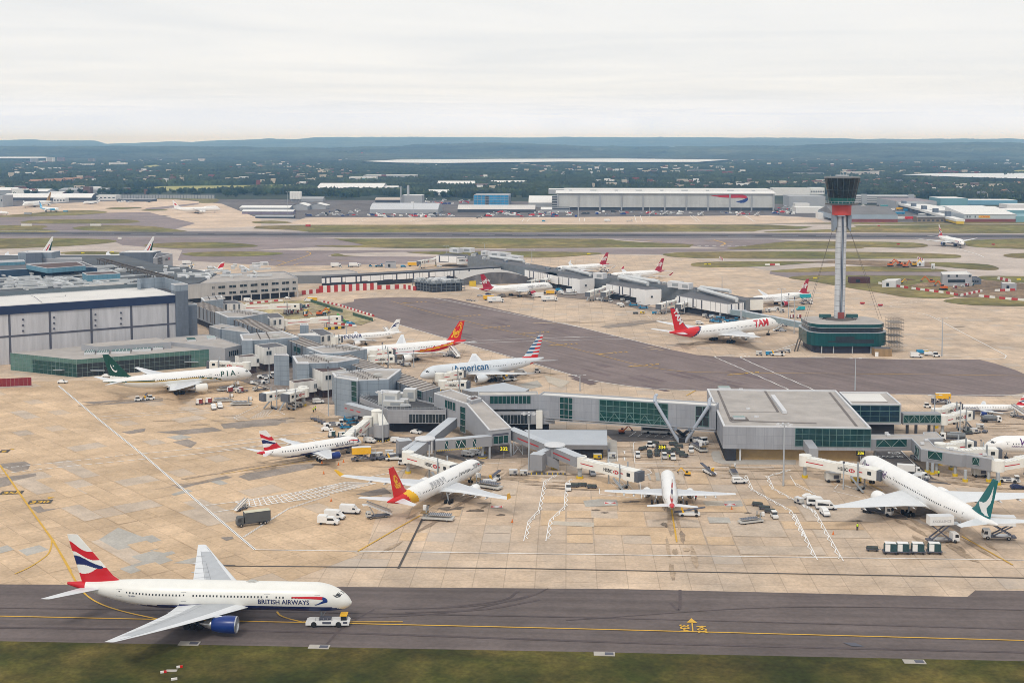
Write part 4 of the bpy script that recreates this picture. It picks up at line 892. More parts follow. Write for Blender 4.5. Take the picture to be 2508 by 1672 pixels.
GPALE=mat('pale_glass',(.075,.17,.15),.15,var=.2,vs=.3,spec=.8)
UNDER=mat('undercroft',(.03,.03,.036),.9,var=.3,vs=.2)  # near-black: the shade below buildings is put into this colour
MAST=mat('galvanised',(.42,.45,.48),.5,.2,var=.08)
REDP=mat('red_stripe',(.50,.02,.025),.5,var=.08)
BRICK=mat('tan_brick',(.42,.30,.15),.85,var=.12,vs=.6)
YELD=mat('hazard_yellow',(.65,.45,.02),.6,var=.1)
WARN=mat('barrier_red',(.42,.035,.03),.6,var=.12,vs=.4)
BARW=mat('barrier_white',(.72,.70,.66),.6,var=.1)
DUCT=mat('zinc_duct',(.60,.62,.63),.45,.2,var=.12,vs=.3)
PLANT=mat('plant_casing',(.50,.50,.48),.6,var=.15,vs=.4)
TUBE=mat('walkway_grey',(.27,.275,.295),.55,var=.08,vs=.3)
TUBR=mat('walkway_roof',(.47,.50,.54),.5,var=.1,vs=.3)
BRW=mat('bridge_white',(.76,.75,.70),.5,var=.07,vs=.5)
BELW=mat('bellows_grey',(.10,.11,.13),.8,var=.1)
STRUT=mat('strut_silver',(.45,.50,.58),.4,.2,var=.05)
def inset(pts,w):
 n=len(pts);P=[Vector((p[0],p[1]))for p in pts]
 A=sum(P[i].x*P[(i+1)%n].y-P[(i+1)%n].x*P[i].y for i in range(n))
 s=1 if A>0 else-1;out=[]
 for i in range(n):
  a=(P[i]-P[i-1]).normalized();b=(P[(i+1)%n]-P[i]).normalized()
  na=Vector((-a.y,a.x))*s;nb=Vector((-b.y,b.x))*s;m_=(na+nb)
  if m_.length<1e-3:m_=na
  m_.normalize();out.append(P[i]+m_*w/max(.35,m_.dot(na)))
 return out
def rimr(mb,pts,z0,z1,m,mroof,mrim=None,w=.45,dp=.6):
 "walls, parapet ring and sunken roof"
 I=inset(pts,w);n=len(pts);mrim=mrim or RIMW
 A=sum(pts[i][0]*pts[(i+1)%n][1]-pts[(i+1)%n][0]*pts[i][1]for i in range(n))
 if A<0:pts=pts[::-1];I=I[::-1]
 zc=z1-.35
 o0=[(p[0],p[1],z0)for p in pts];o1=[(p[0],p[1],zc)for p in pts];o2=[(p[0],p[1],z1)for p in pts]
 i2=[(p[0],p[1],z1)for p in I];i1=[(p[0],p[1],z1-dp)for p in I]
 R_=range(n);q=lambda a,b:[(i,(i+1)%n,n+(i+1)%n,n+i)for i in R_]
 mb.add(o0+o1,q(0,1),m);mb.add(o1+o2,q(0,1),mrim);mb.add(o2+i2,q(0,1),mrim);mb.add(i2+i1,q(0,1),mrim)
 mb.add(i1,[list(R_)],mroof)
def nrm(a,b):
 d=Vector((b[0]-a[0],b[1]-a[1],0)).normalized();n=Vector((-d.y,d.x,0));mid=(Vector((a[0],a[1],0))+Vector((b[0],b[1],0)))/2
 return n if n.dot(-mid)>0 else-n
def onw(c,x,y,A,B):
 p=g(c,x,y,0.);r=p-Vector((0,0,HC));n=nrm(A,B);a=Vector((A[0],A[1],0))
 t=n.dot(a)/n.dot(Vector((r.x,r.y,0)));return Vector((0,0,HC))+r*t
def glaze(mb,a,b,z0,z1,nx,nz,mg,mf=None,out=.08,fw=.16):
 "window band on a wall from a to b"
 n=nrm(a,b);a=Vector((a[0],a[1],0));b=Vector((b[0],b[1],0));o=n*out
 Z=lambda p,z:(p.x,p.y,z)
 mb.add([Z(a+o,z0),Z(b+o,z0),Z(b+o,z1),Z(a+o,z1)],QF,mg)
 if mf is not None:
  o2=n*(out+.05)
  for k in range(nx+1):
   p=a.lerp(b,k/nx)+o2;mb.bar(Z(p,z0),Z(p,z1),fw,.12,mf,up=tuple(n))
  for k in range(nz+1):
   z=z0+(z1-z0)*k/nz;mb.bar(Z(a+o2+n*.02,z),Z(b+o2+n*.02,z),.12,fw,mf)
def winpx(mb,c,x0,y0,x1,y1,A,B,nx,nz,mg,mf=None,out=.08,fw=.16,dy=0):
 p,q=onw(c,x0,y0,A,B),onw(c,x1,y0+dy,A,B);r=onw(c,x0,y1,A,B)
 glaze(mb,p,q,r.z,p.z,nx,nz,mg,mf,out,fw)
def bld(name,label,cat,at):return thing(name,label,cat,(at[0],at[1],0.))
ZB=28.7
bA,bB,bC,bD=g('G',-260,717,ZB),g('G',1682,590,ZB),g('G',1430,515,ZB),g('G',-260,622,ZB)
T=bld('terminal_building','large windowless grey terminal block with a navy roof band at the left edge','building',(bA+bB)/2)
m=MW([GREY]);m.prism([bA,bB,bC,bD],0,ZB-4.4,GREY,GREY);m.obj('wall',T)
o=nrm(bA,bB)*.6;m=MW([NAVYF]);pts=[bA+o,bB+o,bC,bD];rimr(m,pts,ZB-4.4,ZB,NAVYF,ROOFW,RIMW,.3,.35);m.obj('roof_fascia',T)
m=MW([STRIP])
for x in(91,480,877,1262,1614,-300):
 a=onw('G',x-11,900,bA,bB);b=onw('G',x+11,900,bA,bB);glaze(m,a,b,0,ZB-4.4,1,1,STRIP,None,.12)
p,q=onw('G',0,992,bA,bB),onw('G',0,1010,bA,bB);glaze(m,bA,bB,q.z,p.z,1,1,STRIP,None,.16);m.obj('cladding_strip',T)
for x,ys in((220,(832,887,941)),(518,(812,866,919)),(915,(784,837,889)),(1160,(767,820,872))):
 for y in ys:
  p=onw('G',x,y,bA,bB);n=nrm(bA,bB);m=MW([STRIP]);m.cyl(p,p+n*.5,.5,n=8,m=STRIP);m.obj('vent',T)
m=MW([SFLAT]);m.bar(bD+Vector((0,0,.8)),bC+Vector((0,0,.8)),.6,2.2,mat('parapet_dark',(.12,.15,.17),.6));m.obj('rear_parapet',T)
m=MW([STRIP])
for ps in([(300,605),(330,615),(405,672)],[(380,628),(625,612),(627,598)],[(1235,555),(1390,548)]):strip_to(m,gl('G',ps,ZB-.35),.35,ZB-.30,STRIP)
m.obj('roof_seam',T)
pA,pB=onw('G',1683,800,bA,bB),onw('G',1803,800,bA,bB);n=-nrm(bA,bB)
zt=onw('G',1740,492,bA,bB).z;zl=onw('G',1740,555,bA,bB).z
T=bld('stair_tower','tall slate grey stair tower with a pale cap ending the big grey block','tower',pA)
o=-n*1.2;P4_=[pA+o,pB+o,pB+n*6,pA+n*6]
m=MW([DGREY]);m.prism(P4_,0,zl,DGREY,DGREY);m.obj('wall',T)
m=MW([BGREY]);rimr(m,P4_,zl,zt,BGREY,ROOF,RIMW,.3);m.obj('cap',T)
m=MW([BGREY]);cA=pA+n*6
back=bC+(bB-bC).normalized()*-2
for a,b in((pB+n*6,pB+n*38),(pB+n*38,pA+n*38+(pA-pB)*1.2),(pA+n*38+(pA-pB)*1.2,pA+n*33+(pA-pB)*1.2)):m.bar((a.x,a.y,zt-3.0),(b.x,b.y,zt-3.0),.5,6.,BGREY)
m.obj('screen_wall',T)
pC=onw('G',1900,800,bA,bB);zt2=onw('G',1850,684,bA,bB).z
T=bld('stair_tower','lower slate grey stair tower beside the tall one, next to the pier roof','tower',pC)
m=MW([DGREY]);P4_=[pB+n*1+(pC-pB)*.03,pC+n*1,pC+n*9,pB+n*9+(pC-pB)*.03];m.prism(P4_,4.,zt2-1,DGREY);m.obj('wall',T);m=MW([BGREY]);rimr(m,P4_,zt2-1,zt2,BGREY,ROOF,RIMW,.3);m.obj('cap',T)
ZG=8.2
gp=gl('G',[(100,1152),(735,1217),(2005,1117),(2100,1040),(1690,985),(100,1143)],ZG)
T=bld('glass_building','low green glass-fronted building in front of the grey terminal block','building',gp[1])
m=MW([GREY]);ins=inset(gp,.5);m.prism(ins,0,ZG-.5,GREY,ROOF);m.obj('roof',T)
m=MW([GPALE])
glaze(m,gp[0],gp[1],.1,ZG,16,4,GGRN,mat('pale_mullion',(.22,.31,.30),.4,var=.05),.02,.07);glaze(m,gp[1],gp[2],.1,ZG,26,4,GDRK,MATS['pale_mullion'],.02,.07)
glaze(m,gp[0],gp[1],ZG-1.9,ZG,16,1,GPALE,None,.05);glaze(m,gp[1],gp[2],ZG-1.9,ZG,26,1,GPALE,None,.05)
glaze(m,gp[1].lerp(gp[2],.86),gp[2],.2,ZG-1.9,6,3,GPALE,None,.05);glaze(m,gp[0],gp[0].lerp(gp[1],.34),.2,ZG-1.9,6,3,GPALE,None,.05)
m.obj('curtain_wall',T)
for(x0,x1,y)in((865,1000,1320),(1765,1895,1238),(535,625,1315)):
 A_,B_=(gp[1],gp[2])if x0>700 else(gp[0],gp[1])
 a,b=onw('G',x0,y,A_,B_),onw('G',x1,y,A_,B_);n=nrm(A_,B_);m=MW([MAST]);m.add([a,b,b+n*1.8,a+n*1.8,a+Vector((0,0,.3)),b+Vector((0,0,.3)),b+n*1.8+Vector((0,0,.3)),a+n*1.8+Vector((0,0,.3))],[(0,1,2,3),(4,5,6,7),(2,3,7,6),(0,3,7,4),(1,2,6,5)]);m.obj('entrance_canopy',T)
m=MW([ROOF]);m.prism(gl('G',[(780,1070),(938,1092),(1640,1050),(1500,1005)],10.6),ZG-.5,10.6,SFLAT,ROOF);m.obj('raised_roof',T)
for(x0,x1,y0_,y1_)in((805,915,1122,1150),(925,1050,1118,1150),(1068,1255,1104,1140),(1268,1455,1087,1118),(1468,1570,1080,1104)):
 m=MW([GPALE]);q=gl('G',[(x0,y1_),(x1-8,y1_-6),(x1,y0_-2),(x0+22,y0_+2)],ZG+.6);m.prism(q,ZG-.5,ZG+.6,RIMW,GPALE)
 for k in range(1,5):
  a,b=q[0].lerp(q[1],k/5),q[3].lerp(q[2],k/5);m.bar((a.x,a.y,ZG+.66),(b.x,b.y,ZG+.66),.18,.1,RIMW)
 m.obj('skylight',T)
wp=gl('F',[(0,890),(430,855),(748,958),(592,990),(60,928),(-40,930)],9.6)
T=bld('lounge_building','low grey building with a faceted felt roof and two skylights between glass building and pier','building',wp[2])
m=MW([SFLAT]);rimr(m,wp,0,9.6,SFLAT,ROOF,SFLAT,.3,.3);m.obj('wall',T)
for x0,y0_ in((220,885),(412,868)):
 m=MW([GPALE]);m.prism(gl('F',[(x0+12,y0_+26),(x0+95,y0_+20),(x0+78,y0_),(x0,y0_+4)],10.1),9.2,10.1,RIMW,GPALE);m.obj('skylight',T)
m=MW([GDRK]);winpx(m,'F',625,1020,720,1072,wp[3],wp[2],5,1,GDRK,SFLAT,dy=-8);m.obj('window',T)
tb=gl('G',[(-300,600),(1440,500),(1900,480),(2080,390),(1750,330),(1500,300),(1180,215),(-300,215)],14.)
T=bld('terminal_building','sprawling low terminal under dark flat roofs crowded with ducts, behind the big grey block','building',tb[1])
m=MW([ROOFD]);m.prism(tb,0,14.,mat('shaded_wall',(.10,.11,.13),.7),mat('duct_shadow_roof',(.085,.095,.105),.9,var=.35,vs=.06));m.obj('roof',T)  # roof colour darkened to take in the shadows among the ducts
def rb(lab,c,pts,z0,z1,mw,mr=None,mrim=None,win=None,cat='building',name='rooftop_block'):
 q=gl(c,pts,z1);t=bld(name,lab,cat,q[0]);m=MW([mw]);rimr(m,q,z0,z1,mw,mr or ROOF,mrim,.35,.5);m.obj('wall',t);return t,q
BLUW=pm('blue_glazed_cladding',(.12,.27,.36),HP,3.,2.,.05,.55)
rb('blue glazed rooftop box with white rim, right of the duct cluster','P1',[(1480,492),(2040,464),(2165,505),(1572,537)],14,20.5,BLUW,ROOFB)
rb('long flat rooftop terrace with white edge and dark blue side','P1',[(-100,450),(842,408),(850,435),(1600,392),(1750,402),(1500,300),(-100,345)],14,19.5,mat('dark_blue_side',(.035,.07,.12),.4,var=.2),ROOFD)
rb('raised blue-sided roof box standing on the long rooftop terrace','P1',[(850,415),(1540,365),(1380,293),(470,345)],19,22.5,BLUW,ROOFB)
rb('blue glazed lean-to at the far left edge of the roofs','P1',[(-80,315),(450,290),(420,262),(-80,275)],14,21.5,BLUW,SFLAT)
rb('grey cube-like plant room on the far left roofs','P1',[(462,135),(752,130),(740,108),(480,112)],14,25.5,DGREY,ROOFW)
rb('wide grey plant room behind the cube-like one','P1',[(320,132),(925,130),(1080,100),(500,98)],12,25.,BGREY,ROOFW)
rb('low pale screen wall block beside the cube-like plant room','P1',[(760,240),(1480,240),(1460,225),(780,222)],13,20.5,SFLAT,ROOFD)
rb('long low far pier roof with white edge at the upper left','P1',[(-100,195),(2160,190),(2160,178),(-100,180)],4,12.5,UNDER,RIMW)
t,q=rb('tall grey windowless block with pale right side beside the far apron','P2',[(90,132),(690,128),(835,100),(240,97)],0,14.5,DGREY,ROOFW)
t,q=rb('pale grey gate block bearing a bank sign, at the end of the far left roofs','P2',[(700,232),(775,224),(1047,150),(850,133),(760,150)],0,13.5,SFLAT,ROOFD)
m=MW([GDRK]);winpx(m,'P2',775,232,862,425,q[1],q[2],5,4,GDRK,SFLAT,dy=-22);m.obj('window',t)
def hexlogo(mb,o,ux,uy,h,mr,mw):
 "hexagon of red and white triangles, height h"
 P_=lambda x,y,e=0.:o+ux*(x*h)+uy*(y*h)
 mb.add([P_(-.5,.5),P_(.5,.5),P_(0,0)],[(0,1,2)],mr);mb.add([P_(-.5,-.5),P_(.5,-.5),P_(0,0)],[(0,1,2)],mr)
 mb.add([P_(-.5,.5),P_(-.5,-.5),P_(-1,0)],[(0,1,2)],mr);mb.add([P_(.5,.5),P_(.5,-.5),P_(1,0)],[(0,1,2)],mr)
BLKP=mat('black_letter',(.02,.02,.022),.6,var=0)
def banksign(par,A,B,at,h,sx=1):
 n=nrm(A,B);d=Vector((B[0]-A[0],B[1]-A[1],0)).normalized()
 if d.cross(Vector((0,0,1))).dot(n)<0:d=-d
 m=MW([BLKP,REDP]);o=Vector(at)+n*.12;w=twidth('HSBC',0,.02)*h
 text_on(m,'HSBC',o,d,(0,0,1),h,BLKP,bold=.02);hexlogo(m,o+d*(w+h*.95)+Vector((0,0,h*.36)),d,Vector((0,0,1)),h*.75,REDP,WPAN);m.obj('bank_sign',par)
banksign(t,q[1],q[2],onw('P2',915,285,q[1],q[2]),2.9)
rb('open-topped pale roof room in front of the tall grey block','P2',[(335,340),(535,300),(460,272),(212,275)],8,13.,RIMW,UNDER)
t=bld('roof_gantry','long dark steel gantry running diagonally over the terminal roofs','gantry',g('P2',0,330,17));m=MW([UNDER]);DKB=mat('dark_steel',(.10,.085,.075),.7,var=.2);m=MW([DKB])
ga,gb_=g('P2',-250,250,17.5),g('P2',1000,590,17.5);n=nrm(ga,gb_)*2.5
for s in(-1,1):m.bar(ga+n*s,gb_+n*s,.9,.9,DKB)
for k in range(26):
 p=ga.lerp(gb_,k/25);m.bar(p-n,p+n,.5,.5,DKB);m.bar(p+n,(p.x+n.x,p.y+n.y,14),.35,m=DKB);m.bar(p-n,(p.x-n.x,p.y-n.y,14),.35,m=DKB)
 if k:m.bar(ga.lerp(gb_,(k-1)/25)-n,p+n,.35,m=DKB)
m.obj('gantry_frame',t)
rs=random.Random(11)
def unit(label,p,sx,sy,sz,rz,group,mm=PLANT):
 t=thing('air_handling_unit',label,'roof unit',p,rz,group);m=MB([mm]);m.box((0,0,sz/2),(sx,sy,sz),0,mm,RIMW);m.obj('casing',t)
 m=MB([UNDER]);m.box((sx*.12,-sy/2-.03,sz*.5),(sx*.5,.06,sz*.5),0,STEEL);m.obj('grille',t);return t
def duct(label,pts,r,group):
 m=MB([DUCT]);o=Vector(pts[0])
 for a,b in zip(pts,pts[1:]):m.bar(Vector(a)-o,Vector(b)-o,r*2,r*1.7,DUCT)
 t=m.obj('roof_duct',label=label,cat='duct',group=group);t.location=o;return t
for k in range(40):
 x,y=rs.uniform(0,2300),rs.uniform(480,800)
 p=g('P1',x,y-60*(x/2300),14)
 unit('pale boxy air unit among the ducts on the roofs behind the big grey block',p,rs.uniform(3,7),rs.uniform(2,4),rs.uniform(1.4,3.),HP+rs.choice((0,0,pi/2)),'air units behind the big grey block',rs.choice((PLANT,DUCT,RIMW)))
for k in range(70):
 x,y=rs.uniform(0,2300),rs.uniform(430,800);a=HP+rs.choice((0,pi/2,pi));p=g('P1',x,y-60*x/2300,rs.choice((15.2,15.8,16.4)))
 u=Vector((cos(a),sin(a),0));v=Vector((-u.y,u.x,0));l=rs.uniform(12,34)
 duct('bent zinc duct on the roofs behind the big grey block',[p,p+u*l,p+u*l+v*rs.uniform(-12,12),p+u*(l+.5)+v*1+Vector((0,0,-1.4))][:rs.choice((2,3))],rs.uniform(.4,.9),'ducts behind the big grey block')
tx=gl('G',[(1000,245),(1100,252),(1385,338),(1662,370),(1800,425),(1430,515),(1000,500)],10.)
T=bld('terminal_building','lower dark terminal roof with dense plant under the steel gantry','building',tx[2]);m=MW([ROOFD]);m.prism(tx,0,10.,MATS['shaded_wall'],MATS['duct_shadow_roof']);m.obj('roof',T)
for k in range(44):
 x=rs.uniform(0,1150);p=g('P2',x,330+x*.13+rs.uniform(0,190),10)
 if k%2:unit('pale plant box under or beside the steel gantry',p,rs.uniform(2.5,6),rs.uniform(2,3),rs.uniform(1.2,2.6),HP+rs.choice((0,pi/2)),'plant beside the steel gantry',rs.choice((PLANT,DUCT,DGREY)))
 else:u=Vector((cos(HP),sin(HP),0))*rs.uniform(6,18);duct('thin zinc duct beside the steel gantry',[p+Vector((0,0,1.2)),p+u+Vector((0,0,1.2))],rs.uniform(.35,.7),'ducts beside the steel gantry')
ZO=13.7;of=gl('F',[(232,378),(470,362),(1290,312),(1165,250),(100,300)],ZO)
T=bld('office_block','pale grey three-storey office block with two rows of dark windows','building',of[2])
OFW=pm('office_cladding',(.44,.43,.42),rdn(20),6,4,.02,.85)
m=MW([OFW]);rimr(m,of,4.,ZO,OFW,ROOF,SFLAT,.4);m.obj('wall',T)
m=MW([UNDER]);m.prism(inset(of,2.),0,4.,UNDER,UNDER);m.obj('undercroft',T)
for y,rows in((0,(385,410)),(1,(445,470))):
 for xc,w in((480,12),(560,34),(665,34),(768,34),(870,34),(972,34),(1073,34),(1172,34),(1255,16)):
  d=-(xc-560)*.066;m=MW([GDRK]);winpx(m,'F',xc-w,rows[0]+d+8,xc+w,rows[1]+d+8,of[1],of[2],2,1,GDRK,OFW,dy=-w*.13);m.obj('window',T)
m=MW([SFLAT]);
for k in range(10):p=of[1].lerp(of[2],k/9);m.bar((p.x,p.y,0),(p.x,p.y,4),.7,.7,OFW)
m.obj('column',T).name='column_row'
for k in range(30):
 x=rs.uniform(-150,1000);p=g('F',x,rs.uniform(225,340)-max(0,x-300)*.05,ZO-.6)
 unit('pale roof unit on the crowded office roof',p,rs.uniform(3,9),rs.uniform(2,4),rs.uniform(1.4,2.8),rdn(20)+rs.choice((0,pi/2)),'air units on the office roof',rs.choice((PLANT,DUCT,RIMW)))
for k in range(14):
 x=rs.uniform(-200,900);p=g('F',x,rs.uniform(240,330)-max(0,x-300)*.05,ZO+.6);a=rdn(20)+rs.choice((0,pi/2));u=Vector((cos(a),sin(a),0))
 duct('zinc duct on the crowded office roof',[p,p+u*rs.uniform(10,26)],.7,'ducts on the office roof')
def panel_wall(par,A,B,z0,z1,seed,name='panel_row',gap=.1):
 r_=random.Random(seed);L_=(B-A).length;s=0.;m=MW([WPAN]);n=nrm(A,B)
 glaze(m,A,B,z0,z1,1,1,STRIP,None,.03)
 while s<L_-1:
  w=r_.choice((2.4,2.4,4.5,7.5,7.5));e=min(L_,s+w);lo=z0+(z1-z0)*r_.choice((0,0,.12));a,b=A.lerp(B,s/L_)+n*.12,A.lerp(B,e/L_)+n*.12
  m.add([(a.x,a.y,lo),(b.x,b.y,lo),(b.x,b.y,z1-.1),(a.x,a.y,z1-.1)],QF,WPAN);s=e+r_.choice((.3,.3,1.3))
 m.obj(name,par)
pp=gl('E',[(-440,345),(0,322),(1282,248),(1275,232),(0,306),(-440,328)],8.5)
T=bld('pier_building','long white-panelled pier with dark roof behind the striped blast fence','building',pp[1])
m=MW([UNDER]);m.prism(pp,0,8.5,UNDER,ROOFD);m.obj('wall',T);panel_wall(T,pp[0],pp[1],3.4,7.6,3);panel_wall(T,pp[1],pp[2],3.4,7.6,4)
rb('low flat-roofed grey shed between the office block and the far apron','F',[(1240,292),(1865,282),(1862,256),(1780,236),(1190,262)],0,6.5,mat('shed_grey',(.20,.21,.22),.7),ROOF,SFLAT,name='flat_roofed_shed')
sp_n=gl('E',[(960,150),(1370,228),(1800,296)],11.)+gl('I',[(250,268),(500,305),(850,355),(1160,405),(1640,500)],11.)
sp_f=gl('E',[(1010,118),(1400,190),(1830,262)],11.)+gl('I',[(270,240),(520,278),(880,330),(1200,382),(1680,478)],11.)
T=bld('pier_building','long dark-roofed pier crossing behind the crimson-tailed jets','building',sp_n[2])
m=MW([UNDER]);m.prism(sp_n+sp_f[::-1],0,11.,mat('pier_side',(.16,.18,.20),.6,var=.2),ROOFD);m.obj('spine',T)
def blk(c,pts,z0,z1,mroof=ROOFD,seed=1,npan=2,base=True):
 q=gl(c,pts,z1);m=MW([UNDER]);m.prism(q,z0,z1,WPAN,mroof);m.obj('gate_room',T)
 for i in range(npan):panel_wall(T,q[i],q[i+1],z0+.2,z1-.1,seed+i)
 m=MW([UNDER]);m.prism(inset(q,1.2),0,z0,UNDER,UNDER);m.obj('undercroft',T);return q
blk('E',[(1510,275),(1710,312),(1830,340),(1800,290),(1720,255)],4.,10.,seed=5,npan=1)
q1=blk('I',[(-180,255),(150,312),(280,300),(250,283),(-100,238)],4,10.,seed=8,npan=1);q2=blk('I',[(385,348),(742,408),(882,400),(840,382),(480,328)],4,10.,seed=11,npan=1);q3=blk('I',[(1020,455),(1480,532),(1622,516),(1590,482),(1170,420)],4,10.,seed=14,npan=2)
for q in(q1,q2):
 a=q[1];b=q[2];e=(q[0]-q[1]).normalized()*10;m=MW([WPAN]);nn=nrm(q[0],q[1])*.4;m.prism([a+nn+e,a+nn,b+nn*.5,b+nn*.5+e],0,10.3,WPAN,ROOFD);m.obj('stair_box',T)
 m=MW([UNDER]);glaze(m,a.lerp(b,.3),a.lerp(b,.42),5.,6.2,1,1,GDRK,None,.6);m.obj('window',T)
q=gl('E',[(660,140),(980,150),(960,128),(760,120)],9.5);m=MW([WPAN]);m.prism(q,3.5,9.5,WPAN,ROOFD);m.obj('gate_room',T);panel_wall(T,q[0],q[1],3.7,9.4,21);
q=gl('E',[(858,168),(975,163),(975,150),(870,150)],8.5);m=MW([WPAN]);m.prism(q,3.5,8.5,WPAN,ROOFD);m.obj('gate_room',T);banksign(T,q[0],q[1],onw('E',880,196,q[0],q[1]),2.2)
m=MW([UNDER]);m.prism(gl('E',[(1640,255),(1500,255),(1480,240),(1600,238)],9),0,9,WPAN,ROOFD)
q=gl('I',[(1640,495),(1800,490),(1790,470),(1660,472)],9.);m=MW([BRW]);m.prism(q,2.5,9.,BRW,ROOFD);m.obj('gate_room',T);m=MW([UNDER]);m.prism(inset(q,.8),0,2.5,UNDER,UNDER);m.obj('undercroft',T)
for c,x0,y0_,x1,y1_ in(('I',500,290,760,345),('I',520,278,800,320),('I',1220,395,1560,488),('I',1235,380,1500,415),('I',0,205,240,262),('E',1180,150,1500,190),('I',640,300,860,330)):
 a,b=g(c,x0,y0_,12.4),g(c,x1,y1_,12.4);m=MB([DUCT]);m.cyl((0,0,0),b-a,1.25,n=10,m=DUCT);m.cyl((0,0,0),(0,0,-1.6),1.,n=8,m=DUCT);m.cyl(b-a,b-a+Vector((0,0,-1.6)),1.,n=8,m=DUCT)
 t=m.obj('roof_duct',label='long zinc air duct lying along the crossing pier roof',cat='duct',group='ducts on the crossing pier');t.location=a
for c,x,y,w in(('E',850,112,10),('E',960,108,12),('E',1130,138,5),('E',1225,150,11),('E',1310,155,11),('E',1420,185,12),('I',330,300,8),('I',1010,380,9),('I',1100,395,8)):
 unit('white boxy unit on the crossing pier roof',g(c,x,y,11.),w,6,4.,rdn(-35),'units on the crossing pier',RIMW)
for k in range(30):t_=rs.random();i=rs.randrange(7);p=sp_n[i].lerp(sp_n[i+1],t_).lerp(sp_f[i].lerp(sp_f[i+1],t_),rs.uniform(.15,.85));unit('small roof box among the ducts of the crossing pier',p,rs.uniform(1.5,5),rs.uniform(1.2,2.5),rs.uniform(.8,2.2),rdn(-35),'small roof boxes of the crossing pier',rs.choice((PLANT,DGREY,DUCT)))
def tube(par,pts,z0,z1,w,mw=TUBE,mr=TUBR,name='walkway',stripe=None):
 m=MW([mw,mr])
 for i,(a,b)in enumerate(zip(pts,pts[1:])):
  a,b=Vector(a),Vector(b);a.z=b.z=0
  za0,za1,zb0,zb1=(z0[i],z1[i],z0[i+1],z1[i+1])if isinstance(z0,(list,tuple))else(z0,z1,z0,z1)
  d=(b-a).normalized();n=Vector((-d.y,d.x,0))*w/2
  vs=[(p.x,p.y,z)for p,zz in((a,(za0,za1)),(b,(zb0,zb1)))for s_ in(-1,1)for z in zz for p in[p+n*s_*0+n*s_]]if 0 else[]
  vs=[]
  for p,(l,h)in((a,(za0,za1)),(b,(zb0,zb1))):
   vs+=[(p.x-n.x,p.y-n.y,l),(p.x+n.x,p.y+n.y,l),(p.x+n.x,p.y+n.y,h),(p.x-n.x,p.y-n.y,h)]
  m.add(vs,[(0,1,2,3),(7,6,5,4),(0,4,5,1),(1,5,6,2),(3,7,4,0)],mw);m.add(vs,[(2,6,7,3)],mr)
  if stripe:
   zz=.42
   for sgn in(-1,1):
    o=n*sgn*1.02;f=lambda p,l,h,k:(p.x+o.x,p.y+o.y,l+(h-l)*k)
    for t0,t1 in stripe:
     p,q=a.lerp(b,t0),a.lerp(b,t1);lp,hp=za0+(zb0-za0)*t0,za1+(zb1-za1)*t0;lq,hq=za0+(zb0-za0)*t1,za1+(zb1-za1)*t1
     m.add([f(p,lp,hp,zz),f(q,lq,hq,zz),f(q,lq,hq,zz+.12),f(p,lp,hp,zz+.12)],QF,REDP)
 return m.obj(name,par)
wk=gl('I',[(1430,566),(1620,592),(1880,642),(2175,700)],6.6)
T=bld('covered_walkway','blue-grey covered walkway on columns from the long pier to the control tower base','walkway',wk[1])
tube(T,wk,3.4,6.6,3.4,mat('walkway_blue',(.24,.31,.34),.5,var=.15,vs=.4),TUBR)
for p in wk[:3]:
 m=MW([MAST]);m.box((p.x,p.y,3.6),(1.6,3.9,6.8),atan2(wk[1].y-wk[0].y,wk[1].x-wk[0].x),MAST);m.obj('portal',T)
m=MW([UNDER]);
for p in(wk[0],wk[1],wk[2]):m.cyl((p.x,p.y,0),(p.x,p.y,3.4),.6,n=8,m=MAST)
m.obj('column_row',T)
TC=g('P6',897,1215);TC=Vector((TC.x,655.,0));TC.x=g('P6',897,560,15).x*655./g('P6',897,560,15).y
T=bld('control_tower','tall slender airport control tower with dark glass cab, red collar and green glass base','control tower',TC)
bc=Vector((TC.x+.3,651.,0))
def stad(hx,hy,r,n=8):
 out=[]
 for cx,cy,a0 in((hx-r,-hy+r,-pi/2),(hx-r,hy-r,0),(-hx+r,hy-r,pi/2),(-hx+r,-hy+r,pi)):
  out+=[Vector((bc.x+cx+r*cos(a0+pi/2*k/n),bc.y+cy+r*sin(a0+pi/2*k/n),0))for k in range(n+1)]
 return out
m=MW([UNDER]);m.prism(stad(17.8,15,6),0,4.,mat('tower_ground_floor',(.02,.022,.04),.5,var=.2),UNDER);m.obj('ground_floor',T)
GRP=pm('green_panel',(.005,.07,.074),0.,1.6,30,.04,.55,rough=.25)
m=MW([GRP]);m.prism(stad(20.4,16.6,9),3.9,10.4,GRP,ROOFD,True);m.obj('lower_drum',T)
m=MW([GTEAL]);m.prism(stad(19.2,15.6,9),10.4,12.9,GDRK,ROOFD);m.prism(stad(19.4,15.8,9),12.9,14.8,GRP,ROOF);m.obj('upper_drum',T)
m=MW([MAST]);
for z,k in((10.45,20.5),(12.9,19.5)):m.prism(stad(k,16.7 if k>20 else 15.9,9),z,z+.22,MAST,MAST)
m.obj('metal_band',T)
m=MW([GDRK])
fy=bc.y-16.6
for x0,x1,z0,z1 in((-7.4,2.2,5.6,8.8),(2.2,12.,5.4,7.4),(-15.,-7.4,5.9,6.6),(15.6,19.5,6.8,8.8)):
 if x0<12:
  m.add([(bc.x+x0 if x0>-11.3 else bc.x-11.3,fy-.06,z0),(bc.x+x1,fy-.06,z0),(bc.x+x1,fy-.06,z1),(bc.x+max(x0,-11.3),fy-.06,z1)],QF,GDRK)
m.obj('window_band',T)
m=MW([MAST])
for x in(-14,-8,1.6,11.,16.4):m.cyl((bc.x+x,bc.y-15.3,0),(bc.x+x,bc.y-15.3,4.),.3,n=8,m=MAST)
m.obj('column_row',T)
m=MW([DKB])
